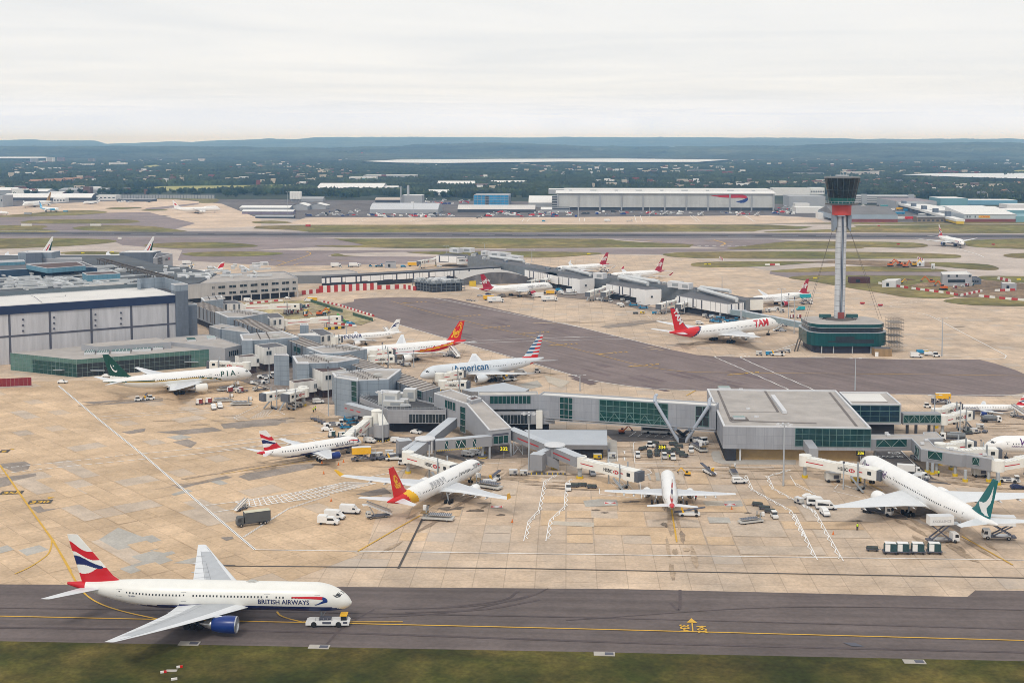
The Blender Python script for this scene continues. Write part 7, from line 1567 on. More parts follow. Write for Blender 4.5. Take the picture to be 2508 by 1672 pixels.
def mk_lift(col,box,h=5.2,text=None,lift=3.6):
 r=new('lift_truck');cabin(r,4.2,col);m=MB([STRIP]);m.box((-.3,0,.8),(8.2,2.0,.35),0,STRIP);m.box((-1,0,1.),(4,2.2,.2),0,METL);m.obj('chassis',r);m=MB([STRIP])
 for s in(-1,1):m.bar((-3.4,s*.9,1.1),(1.6,s*.9,h-.1),.28,.3,STRIP);m.bar((1.6,s*.9,1.1),(-3.4,s*.9,h-.1),.28,.3,STRIP)
 m.obj('scissor_lift',r);m=MB([box]);m.box((-.8,0,h+1.2),(6.6,2.5,2.4),0,box,RIMW);o=m.obj('cargo_box',r);m=MB([MAST]);m.box((3.4,0,h+.1),(1.9,2.3,.15),0,MAST)
 for s in(-1,1):m.bar((4.3,s*1.1,h+1.1),(2.5,s*1.1,h+1.1),.08,m=MAST);m.bar((4.3,s*1.1,h),(4.3,s*1.1,h+1.1),.08,m=MAST)
 m.obj('platform',r)
 if text:
  for s in(-1,1):m=MB([text[1]]);text_on(m,text[0],(-.8,s*1.27,h+.8),(-s,0,0),(0,0,1),.85,text[1],center=True);m.obj('lettering',o)
 wheels(r,(3.,-2.4),1.0,.5,.3);return r
def mk_tug(col=VW):
 r=new('baggage_tractor');m=MB([col]);side(m,[(-1.5,.3),(1.5,.3),(1.5,.95),(.5,1.05),(-1.5,.95)],.75,col);m.obj('body',r);m=MB([col]);side(m,[(-1.2,1.8),(-1.1,1.95),(.3,1.95),(.45,1.8)],.72,col);m.obj('cab_roof',r)
 m=MB([GLSD]);side(m,[(-1.1,.98),(.6,1.04),(.4,1.8),(-1.1,1.8)],.68,GLSD);m.obj('cab_glass',r);wheels(r,(.95,-.95),.68,.33,.22);return r
def mk_dolly(load=None,top=None):
 r=new('baggage_dolly');m=MB([STEEL]);m.box((0,0,.5),(3.1,1.7,.18),0,STRIP);m.bar((1.5,0,.45),(2.3,0,.4),.12,m=STEEL);m.obj('deck',r)
 if load is COV:m=MB([COV]);m.loft([[(x,y*k,z)for y,z in((-.8,.6),(.8,.6),(.75,1.0),(0,1.25),(-.75,1.0))]for x,k in((-1.4,.8),(-.9,1),(.9,1),(1.4,.8))]);m.obj('cover',r)
 elif load is not None:m=MB([load]);side(m,[(-1.25,.6),(1.25,.6),(1.25,2.25),(-.8,2.25),(-1.25,1.7)],.8,load);m.box((0,0,2.26),(2.2,1.55,.06),0,top or VW);m.box((-.62,-.81,1.4),(1.0,.03,1.5),0,top or VW);m.obj('container',r)
 else:
  m=MB([METL]);
  for x in(-1.4,1.4):
   for s in(-1,1):m.bar((x,s*.75,.6),(x,s*.75,1.6),.08,m=METL)
   m.bar((x,-.75,1.6),(x,.75,1.6),.08,m=METL)
  m.obj('end_frame',r)
 wheels(r,(-1.05,1.05),.72,.24,.18);return r
def mk_push(col=VW,L=8.,cabx=3.0,capm=None):
 r=new('pushback_tug');x=L/2;m=MB([col]);side(m,[(-x,.45),(x,.45),(x+.1,1.1),(x-.3,1.45),(-x+.6,1.35),(-x,1.1)],1.35,col,.1);m.obj('body',r);m=MB([GLSD]);m.box((cabx,0,1.9),(1.3,2.2,.95),0,GLSD);m.obj('cab_glass',r);m=MB([capm or col]);m.box((cabx-.05,0,2.48),(1.6,2.4,.2),0,capm or col);m.obj('cab_roof',r)
 m=MB([STRIP]);m.box((-.6,0,1.5),(2.6,1.7,.5),0,STRIP);
 for k in range(5):m.bar((-2.6+k*.9,-1.2,1.4),(-2.6+k*.9,-1.2,2.1),.07,m=METL)
 m.bar((-2.6,-1.2,2.1),(1.,-1.2,2.1),.07,m=METL);m.obj('machinery',r)
 for q in(-1,1):m=MB([STRIP]);m.box((-.1,q*1.36,1.),(1.9,.06,.5),0,STRIP);m.box((x-.8,q*1.36,1.05),(.9,.06,.45),0,STRIP);m.obj('side_panel',r)
 wheels(r,(x*.52,-x*.62),1.25,.62,.4);return r
def mk_belt(col=VW,arm=YEL):
 r=new('belt_loader');m=MB([col]);side(m,[(-3,.45),(3,.45),(3,1.0),(1.4,1.1),(-3,.95)],1.0,col);m.obj('body',r);m=MB([STRIP]);m.bar((-4.2,.45,.9),(4.6,.45,2.5),.95,.25,STRIP);m.obj('conveyor',r);m=MB([arm]);m.bar((-1.6,-.1,.9),(-2.2,-.1,2.4),.8,.5,arm);m.obj('frame',r);m=MB([GLSD]);m.box((1.9,-.55,1.45),(.9,.8,.8),0,GLSD);m.obj('cab',r);wheels(r,(2,-2),.95,.4,.26);return r
def mk_stairs(col=BUSW):
 r=new('air_stairs');m=MB([STRIP]);m.box((0,0,.7),(7,2.,.3),0,STRIP);m.obj('chassis',r);cabin(r,3.6,col,1.,2.1,.5,1.4);m=MB([VW]);m.bar((-4.2,0,.7),(3.2,0,4.2),1.7,.3,VW)
 for s in(-1,1):m.bar((-4.2,s*.85,1.5),(3.2,s*.85,5.0),.08,.55,METL)
 m.box((3.9,0,4.25),(1.6,1.8,.2),0,VW);m.obj('flight',r);m=MB([STEEL]);m.bar((1.,-.6,.8),(2.6,-.6,3.7),.2,m=STEEL);m.bar((1.,.6,.8),(2.6,.6,3.7),.2,m=STEEL);m.obj('prop',r);wheels(r,(2.4,-2.2),.95,.4,.26);return r
def mk_loader():
 r=new('cargo_loader');m=MB([BUSW]);m.box((-1,0,.7),(9,2.8,.5),0,BUSW);m.obj('body',r);m=MB([METL]);m.box((-1.6,0,1.6),(6.5,2.6,.2),0,METL)
 for k in range(12):m.box((-4.6+k*.55,0,1.74),(.2,2.4,.08),0,STRIP)
 m.obj('roller_deck',r);m=MB([BROWN]);m.box((2.9,.1,2.1),(2.,2.6,.2),0,mat('deck_brown',(.22,.15,.07),.8,var=.2));m.obj('bridge_deck',r);m=MB([STEEL])
 for s in(-1,1):m.bar((2.2,s*1.1,.8),(2.2,s*1.1,3.6),.28,m=STEEL)
 m.obj('lift_post',r);m=MB([VW]);m.box((3.2,-1.2,3.),(.9,.8,1.3),0,VW);m.obj('cab',r);wheels(r,(2.8,-3.8),1.2,.42,.3);return r
def mk_gpu(col=BUSW):
 r=new('ground_power_unit');m=MB([col]);m.box((0,0,1.15),(2.7,1.6,1.3),0,col,RIMW);m.obj('casing',r);m=MB([STRIP]);m.box((.5,-.82,1.1),(1.,.04,.7),0,STRIP);m.obj('panel',r);m=MB([STEEL]);m.bar((1.3,0,.5),(2.2,0,.4),.12,m=STEEL);m.obj('tow_bar',r);wheels(r,(-.9,.9),.7,.3,.2);return r
def mk_digger(col=ORG):
 r=new('excavator');m=MB([col]);m.box((-.3,0,1.7),(3.4,2.4,1.2),0,col);m.box((.3,.7,2.6),(1.5,1.,1.3),0,GLSD,col);m.obj('body',r)
 for s in(-1,1):m=MB([DARK]);side(m,[(-2,.2),(-1.6,0),(1.6,0),(2,.2),(2,.6),(1.6,.85),(-1.6,.85),(-2,.6)],.28,DARK);o=m.obj('track',r);o.location.y=s*1.1
 m=MB([col]);m.bar((1.2,-.3,2),(4.,-.3,4.8),.5,.6,col);m.bar((4.,-.3,4.8),(6.2,-.3,2.4),.4,.5,col);m.obj('arm',r);m=MB([STRIP]);m.box((6.2,-.3,1.9),(1.,1.1,.9),0,STRIP);m.obj('bucket',r);return r
def mk_bus():
 r=new('airport_bus');m=MB([VW]);side(m,[(-6,.4),(6,.4),(6,2.2),(5.7,2.9),(-6,2.9)],1.35,VW,.05);m.obj('body',r)
 for s in(-1,1):m=MB([GLSD]);m.add([(-5.6,s*1.37,1.3),(5.4,s*1.37,1.3),(5.3,s*1.35,2.4),(-5.6,s*1.35,2.4)],QF);m.obj('side_window',r)
 m=MB([GLSD]);m.add([(6.02,-1.2,1.2),(6.02,1.2,1.2),(5.8,1.2,2.6),(5.8,-1.2,2.6)],QF);m.obj('windscreen',r);m=MB([YEL]);m.box((5.2,0,2.95),(1.2,2.4,.12),0,YEL);m.obj('roof_panel',r);wheels(r,(4,-3.5),1.2,.5,.3);return r
def mk_fuel(col=VW):
 r=new('fuel_truck');cabin(r,4.4,col);m=MB([STRIP]);m.box((-.3,0,.8),(8.6,1.9,.3),0,STRIP);m.obj('chassis',r);m=MB([mat('tank_grey',(.16,.17,.18),.4,.3,var=.2)]);m.cyl((-4.2,0,1.9),(2.1,0,1.9),1.1,n=16,m=MATS['tank_grey']);m.obj('tank',r,smooth=False);m=MB([STEEL]);m.box((-1,0,3.05),(4,.9,.2),0,STEEL);m.obj('walkway',r);wheels(r,(3.2,-2.4,-3.5),1.05,.48,.3);return r
def mk_person(vest=HVIS):
 r=new('person')
 m=D.meshes.new('body');V=[(0,0,.98),(0,0,1.2),(0,0,1.42),(0,0,1.55),(.0,0,1.68),(-.1,.02,.9),(-.12,.04,.5),(-.13,.0,.06),(-.13,.16,.04),(.1,-.02,.9),(.12,-.02,.5),(.13,-.06,.06),(.13,.1,.04),(-.2,0,1.42),(-.27,.0,1.15),(-.25,.1,.9),(.2,0,1.42),(.27,0,1.15),(.25,.1,.9)]
 Ed=[(0,1),(1,2),(2,3),(3,4),(0,5),(5,6),(6,7),(7,8),(0,9),(9,10),(10,11),(11,12),(2,13),(13,14),(14,15),(2,16),(16,17),(17,18)]
 R_=[.15,.16,.15,.06,.11,.09,.07,.05,.045,.09,.07,.05,.045,.07,.05,.04,.07,.05,.04]
 m.from_pydata(V,Ed,[]);o=D.objects.new('body',m);COL.objects.link(o);o.parent=r;KIDS.setdefault(r.name,[]).append(o);md=o.modifiers.new('skin','SKIN');o.modifiers.new('sub','SUBSURF').levels=1
 sv=m.skin_vertices[0].data if m.skin_vertices else None
 if sv is None:
  bm_=__import__('bmesh').new();bm_.from_mesh(m);ly=bm_.verts.layers.skin.verify();bm_.to_mesh(m);bm_.free();sv=m.skin_vertices[0].data
 for s,q in zip(sv,R_):s.radius=(q,q)
 sv[0].use_root=True;m.materials.append(SKIN)
 m=MB([vest]);m.loft([[(k*cos(a),.75*k*sin(a),z)for a in[i*pi/5 for i in range(10)]]for z,k in((.88,.21),(1.1,.22),(1.3,.23),(1.46,.2),(1.5,.1))]);m.obj('jacket',r,smooth=True);m=MB([TRS])
 for s in(-1,1):m.loft([[(s*.11+k*cos(a),k*sin(a),z)for a in[i*pi/4 for i in range(8)]]for z,k in((.08,.08),(.5,.1),(.92,.13))])
 m.obj('trousers',r,smooth=True);m=MB([DARK]);m.loft([[(k*cos(a),k*sin(a)+.0,z)for a in[i*pi/5 for i in range(10)]]for z,k in((1.68,.125),(1.76,.12),(1.82,.05))]);m.obj('hair',r,smooth=True);return r
def mk_mast(h=25.,kind='ring'):
 r=new('floodlight_mast');m=MB([MAST]);m.cyl((0,0,0),(0,0,h),.32,.16,n=10,m=MAST);m.obj('pole',r)
 if kind=='ring':
  for k in range(8):a=2*pi*k/8;m=MB([RIMW]);m.bar((0,0,h),(1.7*cos(a),1.7*sin(a),h),.1,m=MAST);m.box((2.1*cos(a),2.1*sin(a),h-.05),(1.,.55,.25),a,RIMW);m.obj('lamp',r)
 elif kind=='tee':
  for s in(-1,1):m=MB([RIMW]);m.bar((0,0,h),(s*1.4,0,h+.2),.14,m=MAST);m.box((s*2.,0,h+.15),(1.3,.7,.3),0,RIMW);m.obj('lamp',r)
 else:m=MB([STRIP]);m.box((0,0,h+.2),(.7,.7,.7),0,STRIP);m.obj('camera_head',r)
 return r
LIB={}
MKS=dict(van=mk_van,svan=lambda:mk_van(4.4,1.9,.9),minibus=lambda:mk_van(5.9,2.5,1.,None,True,'minibus'),crew=lambda:mk_van(4.6,1.95,.92,None,True),car=lambda:mk_car(VW),navycar=lambda:mk_car(NV2),greycar=lambda:mk_car(SFLAT),bluevan=lambda:mk_van(4.8,2.,.95,ABLU),tqvan=lambda:mk_van(5.4,2.5,1.,TQ),greylorry=lambda:mk_truck(VG,VG,VCR,9.4,3.9),dnata=lambda:mk_truck(VW,VW,VW,11.,3.8,('dnata',ABLU)),ylorry=lambda:mk_truck(STRIP,YEL,VW,10,3.8),wlorry=lambda:mk_truck(VW,VW,VW,9,3.6),lift=lambda:mk_lift(VW,VW,5.0,('EXCELLENCE',GRL)),ylift=lambda:mk_lift(STRIP,YEL,2.6),tqlift=lambda:mk_lift(VW,TQ,4.2),wlift=lambda:mk_lift(VW,VW,4.0),tug=mk_tug,btug=lambda:mk_tug(ABLU),cdolly=lambda:mk_dolly(COV),gdolly=lambda:mk_dolly(ULD),rdolly=lambda:mk_dolly(ULR),dolly=lambda:mk_dolly(),push=mk_push,belt=mk_belt,bbelt=lambda:mk_belt(ABLU,ABLU),stairs=mk_stairs,loader=mk_loader,gpu=mk_gpu,bgpu=lambda:mk_gpu(ABLU),ygpu=lambda:mk_gpu(YELD),digger=mk_digger,ydigger=lambda:mk_digger(YEL),bus=mk_bus,fuel=mk_fuel,person=mk_person,redman=lambda:mk_person(BRT),mast=lambda:mk_mast(26),tee=lambda:mk_mast(24,'tee'),cam=lambda:mk_mast(11,'cam'),bigtug=lambda:mk_push(VW,9.5,3.6,YEL),bluepush=lambda:mk_push(ABLU,7.,2.4))
CATS=dict(van='van',svan='van',minibus='minibus',crew='van',car='car',navycar='car',greycar='car',bluevan='van',tqvan='van',greylorry='lorry',dnata='lorry',ylorry='lorry',wlorry='lorry',lift='lift truck',ylift='lift truck',tqlift='lift truck',wlift='lift truck',tug='baggage tractor',btug='baggage tractor',cdolly='baggage dolly',gdolly='baggage dolly',rdolly='baggage dolly',dolly='baggage dolly',push='aircraft tug',belt='belt loader',bbelt='belt loader',stairs='air stairs',loader='cargo loader',gpu='power unit',bgpu='power unit',ygpu='power unit',digger='excavator',ydigger='excavator',bus='bus',fuel='fuel truck',person='person',redman='person',mast='light mast',tee='light mast',cam='camera mast',bigtug='aircraft tug',bluepush='aircraft tug')
def put(k,c,x,y,deg,lab,grp=None,sc=None,z=None):
 p=g(c,x,y);loc=(p.x,p.y,.19 if z is None else z)
 if k not in LIB:
  r=LIB[k]=MKS[k]();r.location=loc;r.rotation_euler=(0,0,rdn(deg));r['category']=CATS[k]
  r['label']=lab
  if sc:r.scale=(sc,sc,sc)
  if grp:r['group']=grp
  return r
 r=dup(LIB[k],loc,rdn(deg),lab,grp)
 r.scale=(sc or 1,)*3
 if not grp and 'group' in r:del r['group']
 return r
put('bigtug','N',2075,722,0,'low white aircraft tug with yellow cab roof at the towed jet nose')
put('greylorry','A',300,1440,205,'dark grey box lorry with a cream roof, alone on the left apron')
put('stairs','A',195,1305,60,'small conveyor-like air stairs parked at the hatched strip',sc=.62)
put('van','A',1185,1335,-8,'high-roofed white van, farthest back of the three parked together');put('van','A',1045,1385,-14,'high-roofed white van in the middle of the three parked together')
p=g('A',990,1435);r=thing('pickup_truck','white crew-cab truck with a box body, nearest of the three parked together','truck',(p.x,p.y,.19),rdn(-8));m=MB([VW]);side(m,[(-.4,.4),(2.9,.4),(2.9,1.1),(2.1,1.3),(1.4,2.1),(-.4,2.15)],1.,VW,.15);m.obj('cab',r);m=MB([VW]);m.box((-1.7,0,1.55),(2.6,2.1,1.9),0,VW);m.obj('box_body',r);m=MB([GLSD])
for s in(-1,1):m.add([(1.9,s*1.01,1.3),(-.2,s*1.01,1.3),(-.2,s*.95,1.95),(1.4,s*.95,1.95)],QF)
m.obj('window',r);wheels(r,(2,-2),.9)
put('stairs','A',1440,1375,200,'white air stairs raised to the rear door of the red-tailed wide-body',sc=.95)
put('loader','A',1960,1395,170,'cargo loader with a roller deck below the tail of the red-tailed wide-body');put('loader','B',700,1100,150,'cargo loader beside the engine of the red-tailed wide-body',sc=1.05);put('belt','B',780,1045,60,'belt loader with its boom raised near the nose of the red-tailed wide-body')
put('ylift','A',1310,855,12,'catering truck with a yellow box at the navy and white narrow-body door',sc=.95)
put('car','A',975,580,8,'white hatchback beside the white tractor and blue trailers');put('push','A',1035,540,10,'big white aircraft tug with tall arched wheel guards by the blue trailers',sc=.95)
for k,(x,y)in enumerate(((1150,560),(1210,520),(1175,490))):put('bbelt','A',x,y,10,('blue loader trailer nearest the white hatchback','blue loader trailer under the steep jet bridge','blue loader trailer behind the white aircraft tug')[k],sc=.8)
for k in range(4):put('dolly','A',860+k*32,480+k*14,-35,('first','second','third','fourth')[k]+' empty dolly of the row behind the white aircraft tug, counted from the left','empty dollies behind the aircraft tug')
put('svan','A',1365,690,-20,'small white van in front of the round bridge tower');put('svan','A',1615,690,-20,'left of two small white vans under the grey sloping walkway');put('svan','A',1670,700,-20,'right of two small white vans under the grey sloping walkway');put('greycar','A',1280,630,-20,'dark car half hidden below the steep jet bridge')
put('car','A',1790,605,-25,'white car in the shade under the railed roof building');put('crew','A',895,330,15,'silver people carrier under the brown-roofed gate room')
for k,(x,y,d)in enumerate(((1020,640,5),(1110,650,20))):put('gdolly','A',x,y,d,('grey cargo cage left of the steep jet bridge foot','grey cargo cage at the foot of the steep jet bridge')[k])
put('gpu','A',1545,805,0,'white ground unit beside the red box under the left bridge');put('ygpu','A',1590,820,0,'yellow ground unit beside the white one under the left bridge',sc=.7);put('belt','A',1590,850,10,'white belt loader beside the left jet bridge foot');put('tug','A',1665,890,0,'grey tractor at the foot of the left jet bridge')
put('svan','B',545,815,-25,'left of two small white vans by the gate number 332');put('svan','B',615,800,-25,'right of two small white vans by the gate number 332')
put('cam','B',193,1010,0,'dark camera mast beside the left jet bridge');put('cam','B',1832,1065,0,'dark camera mast at the middle jet bridge',sc=.95)
put('gpu','B',960,985,5,'white power unit inside the striped guard left of the folded staircase');put('gpu','B',1055,985,5,'white power unit beside the folded staircase',sc=.9)
put('tug','B',1465,1125,-90,'white tractor pulling dark dollies near the wavy road')
for k,(x,y)in enumerate(((1510,1095),(1590,1090),(1680,1105))):put('cdolly','B',x,y,-5,('first','second','third')[k]+' dark covered dolly behind the tractor near the wavy road','dark dollies near the wavy road')
put('greycar','B',1685,985,-85,'dark car below the middle jet bridge');put('gpu','B',1860,830,0,'grey unit at the end of the long grey shed');put('ygpu','B',1730,840,0,'yellow unit in front of the long grey shed')
for k,(x,y)in enumerate(((565,790),(565,820),(632,780),(632,810),(690,770),(740,785),(800,770),(845,795),(875,820),(780,710),(830,735),(500,755),(610,705),(660,745))):
 put('cdolly','C',x,y,(90,90,90,90,-20,-25,-25,-25,-25,10,5,40,-20,10)[k],'dark covered baggage dolly in the trolley park below the gate number 334','dark dollies in the trolley park')
for k,(x,y,d)in enumerate(((455,825,-90),(575,730,-20),(700,835,-90),(778,845,-90),(942,775,-90))):put('tug','C',x,y,d,('white tractor at the left end of the trolley park','white tractor at the back of the trolley park','white tractor left of the two front ones in the trolley park','white tractor right of the two front ones in the trolley park','white tractor beside the grey loader right of the trolley park')[k])
put('loader','C',1025,760,-75,'grey loader standing right of the trolley park');put('push','C',1010,690,-60,'aircraft tug under the splayed struts');put('bus','C',640,605,-12,'white airport bus with yellow roof panel under the glazed bridge');put('digger','C',310,605,0,'dark machine left of the bus under the glazed bridge',sc=.6)
put('person','C',745,848,0,'person in a bright vest among the trolley park tractors',sc=1.15);put('redman','C',985,1220,0,'person in red at the wing of the jet seen from behind',sc=1.2);put('person','D',476,1255,0,'person in a bright vest alone on the apron behind the white minibuses',sc=1.25);put('person','D',1100,840,0,'person in a bright vest beside the jet bridge of the teal-tailed jet',sc=1.2)
put('person','A',850,415,0,'left of two people in bright vests under the brown-roofed gate room',sc=1.2);put('person','A',868,400,0,'right of two people in bright vests under the brown-roofed gate room',sc=1.2)
put('belt','C',925,1360,-3,'white belt loader with yellow frame behind the jet seen from behind');put('crew','C',1385,1060,3,'white passenger van in front of the dark loading rack');put('loader','C',1330,975,90,'black loading rack behind the white passenger van',sc=.75);put('belt','C',1110,975,110,'white belt loader with a yellow boom behind the small jet');put('ydigger','C',910,990,170,'yellow ground unit at the nose of the small jet',sc=.5)
for k,(x,y)in enumerate(((1550,1268),(1615,1300),(1665,1330))):put('cdolly','C',x,y,-25,('first','second','third')[k]+' dark covered dolly of the train right of the small jet','dark dollies right of the small jet')
put('tug','C',1705,1378,-85,'white tractor leading the dolly train right of the small jet');put('loader','C',1510,1420,20,'flat grey loader with a driver right of the small jet',sc=.8)
put('gpu','C',1930,1245,-60,'white box trailer at the tip of the left wing of the teal-tailed jet');put('car','D',110,1008,8,'white saloon car beside the two white minibuses');put('minibus','D',165,1060,-8,'left white minibus in front of the teal-tailed jet wing');put('minibus','D',235,1090,-6,'right white minibus in front of the teal-tailed jet wing');put('svan','D',226,1135,-85,'small white van nearest the camera beside the minibuses')
put('fuel','D',630,1125,-35,'fuel truck with white cab under the wing of the teal-tailed jet');put('lift','D',1130,1345,5,'white scissor-lift truck raised to the rear door of the teal-tailed jet');put('wlift','D',1560,1320,172,'white scissor-lift truck at the tail of the teal-tailed jet',sc=1.)
for k,x in enumerate((728,822,937,1065)):put('gdolly','D',x,1430,-8,('first','second','third','fourth')[k]+' dark green and white cargo container of the row, counted from the left','container row at the lower right',sc=1.25)
put('cdolly','D',590,1408,-8,'low dark cart left of the container row');put('gpu','D',285,880,0,'large white air unit under the right-hand jet bridge',sc=1.7);put('ygpu','D',465,885,0,'yellow ground unit beside the large white air unit',sc=1.1);put('wlorry','D',870,815,-15,'white lorry partly hidden by the teal-tailed jet',sc=.8)
put('gpu','P5',1350,1400,0,'white plant cabinet under the cranked walkway',sc=1.6);put('push','P5',1720,1470,-10,'white aircraft tug at the right edge under the jet bridge',sc=.85);put('greycar','P5',530,1180,-80,'dark car under the cranked walkway');put('navycar','P5',1840,1555,0,'dark blue car at the right edge behind the teal fin');put('fuel','P5',1010,940,170,'silver tanker behind the cranked walkway');put('tug','P5',685,515,-10,'white tractor on the apron beyond the glazed link');put('fuel','P5',1500,700,0,'dark fuel truck beside the blue engine at the right edge',sc=.85);put('stairs','P5',1870,650,130,'white air stairs at the tail of the right-hand narrow-body');put('ylift','P5',860,470,175,'catering truck with a yellow box behind the glazed link',sc=.9)
put('belt','O',1190,165,92,'belt loader raised steeply to the rear hold of the green-tailed jet',sc=.8);put('tug','O',1130,175,20,'grey tractor left of the steep belt loader');put('tug','O',1235,165,20,'white tractor right of the steep belt loader')
put('rdolly','O',1630,205,5,'left red container on a dolly below the green-tailed jet','red containers below the green-tailed jet');put('rdolly','O',1705,198,5,'right red container on a dolly below the green-tailed jet','red containers below the green-tailed jet');put('svan','O',1745,242,-70,'left of two small white vans below the green-tailed jet');put('svan','O',1797,230,-70,'right of two small white vans below the green-tailed jet');put('loader','O',1840,180,8,'grey cargo loader right of the red containers',sc=.9);put('loader','O',1990,208,5,'cargo loader with white cab right of the two small vans',sc=.95);put('loader','F',640,1395,30,'cargo loader at the open hold of the green-tailed jet',sc=1.);put('push','F',920,1335,12,'white aircraft tug in front of the slate stair tower');put('push','F',985,1280,12,'white aircraft tug half behind the thin white pole');put('stairs','F',930,1400,215,'white air stairs left of the lower white jet bridge',sc=.9);put('crew','F',1485,1520,10,'white people carrier below the corner tower');put('car','G',600,1445,0,'white car on the road in front of the glass building');put('car','G',1025,1388,0,'white car behind the tail of the green-tailed jet')
put('van','F',815,545,-5,'white van under the office block');put('car','F',1195,518,-5,'white car under the right end of the office block')
put('digger','F',1500,680,20,'orange excavator with arm raised in the pier works');put('digger','F',1370,690,0,'small orange excavator in the pier works',sc=.6);put('wlorry','F',1390,548,170,'yellow-fronted white lorry beside the blast fence',sc=.6)
for k,(x,y)in enumerate(((1180,665),(1280,660),(1250,625))):put('rdolly','F',x,y,20*k,('red crate left of the small orange excavator','red crate right beside the small orange excavator','long red crate behind the small orange excavator')[k],sc=(1.2,.9,1.5)[k])
put('ylorry','F',1420,545,175,'yellow works lorry at the end of the tall blast fence',sc=.8)
b1,b2=g('F',1750,750),g('F',1670,660,6.5);t=bld('boom_lift','bright green boom lift arm beside the white bridge end','boom lift',b1);GBR=mat('boom_green',(.10,.50,.08),.5,var=.1);m=MW([GBR]);m.bar(b1+Vector((0,0,.8)),b2,.7,.8,GBR);m.obj('boom',t);m=MW([mat('boom_base_green',(.03,.16,.09),.6)]);m.box((b1.x,b1.y,.9),(3.6,2.2,1.4),0,MATS['boom_base_green']);m.obj('base',t)
put('bluevan','F',1800,770,20,'blue tipper beside the green boom lift');put('fuel','F',1950,925,8,'dark fuel truck under the navy-lettered jet');put('stairs','E',190,925,115,'white air stairs at the rear door of the navy-lettered jet',sc=1.1);put('stairs','E',825,1115,122,'white air stairs at the rear door of the red and yellow tailed jet',sc=1.25);put('gpu','E',750,1110,0,'grey ground unit beside the air stairs of the red and yellow tailed jet');put('belt','E',1270,1320,0,'belt loader under the silver jet');put('tug','E',1360,1305,0,'grey tractor under the wing of the silver jet');put('van','E',1470,1285,0,'white van beyond the wing of the silver jet');put('tug','E',1632,1265,0,'white tractor at the wing tip of the silver jet')
put('dnata','E',1230,592,6,'white lorry with pale blue lettering in front of the crimson-tailed jet');put('dnata','E',1745,580,6,'white lorry with pale blue lettering right of the crimson engine');put('ylorry','E',1175,570,6,'yellow-sided lorry behind the lettered white lorry',sc=.9);put('wlorry','E',1630,545,200,'white lorry beside the crimson engine',sc=.95);put('ylorry','E',1765,515,0,'yellow lorry at the nose of the crimson-tailed jet',sc=.75);put('loader','E',1290,535,60,'blue-based loader under the crimson-tailed jet',sc=.9);put('dolly','E',970,575,0,'left empty dolly beside the lettered white lorry');put('dolly','E',1015,580,0,'right empty dolly beside the lettered white lorry');put('greycar','E',1080,535,0,'grey car behind the crimson-tailed jet');put('navycar','E',1160,520,0,'dark car under the crimson-tailed jet');put('bluevan','E',1840,485,0,'blue van at the nose of the crimson-tailed jet',sc=1.1);put('car','E',1855,500,0,'white car right of the yellow lorry');put('van','E',1945,495,5,'white van right of the crimson-tailed jet nose');put('loader','I',70,450,-10,'grey loader at the left of the crossing pier');put('car','I',55,435,0,'white car under the left of the crossing pier')
for k,(kk,x,y,lab)in enumerate((('bbelt',630,550,'blue loader below the second gate block of the crossing pier'),('bbelt',718,575,'blue loader at the white stair box'),('gpu',530,505,'white power unit left of the blue loaders'),('gpu',580,530,'grey power unit beside the blue loaders'),('ygpu',710,620,'yellow ground unit alone on the apron'),('bgpu',818,625,'dark blue ground unit alone on the apron'),('cdolly',648,622,'low dark cart left of the yellow ground unit'),('bluepush',1370,690,'blue aircraft tug under the covered walkway'),('bbelt',1480,690,'blue loader under the covered walkway'),('bgpu',1330,655,'blue ground unit beside the pier end'),('bluepush',1520,695,'blue tug right of the others under the covered walkway'),('gpu',1270,650,'pale power unit beside the fourth slanting bridge'),('crew',1225,715,'white van at the tail of the red-tailed jet'),('tug',1435,700,'white tractor between the blue tugs'))):put(kk,'I',x,y,10*(k%4)-10,lab)
put('tqvan','I',2135,590,195,'white and teal van on the apron beside the control tower');put('tqlift','I',2185,535,20,'scissor-lift truck with a teal box at the last crimson-tailed jet',sc=1.05);put('wlift','H',880,1275,20,'scissor-lift truck behind the farthest crimson-tailed jet',sc=1.)
for k,(x,y)in enumerate(((1880,600),(1920,590),(1965,605),(2065,605),(1840,605))):put(('wlorry','gpu','gpu','gpu','gpu')[k],'I',x,y,-5,('white lorry beyond the covered walkway','white unit right of the lorry beyond the walkway','pale unit in front of the last crimson-tailed jet','white unit standing alone left of the teal van','white unit left of the lorry beyond the walkway')[k],sc=(.6,1.2,1.2,1.,1.2)[k])
for k,(x,y)in enumerate(((1990,735),(2120,660),(2060,660))):put('rdolly','I',x,y,0,('red crate at the nose of the red-tailed jet','red crate behind the covered walkway','orange-red crate left of the other behind the walkway')[k])
put('stairs','I',1935,775,30,'white steps at the nose of the red-tailed jet',sc=.9);put('greycar','I',1975,780,0,'dark car beside the nose of the red-tailed jet')
for k,(x,y,kk)in enumerate(((1760,995,'gpu'),(1848,995,'bgpu'),(1925,998,'belt'),(2015,970,'gpu'))):put(kk,'I',x,y,-5,('white box trailer left of the control tower','white and blue box trailer left of the control tower','small lift machine left of the control tower','white site trailer beside the control tower stays')[k],sc=1.15)
put('van','M',930,1287,-3,'white van parked right of the control tower');put('bluevan','M',965,1262,-3,'blue van behind the white one right of the control tower');put('wlorry','M',1015,1275,-8,'white lorry right of the control tower',sc=.55);put('tug','M',1063,1282,-5,'white tractor at the foot of the tall mast',sc=1.2);put('ygpu','M',990,1262,0,'yellow unit between the blue van and white lorry')
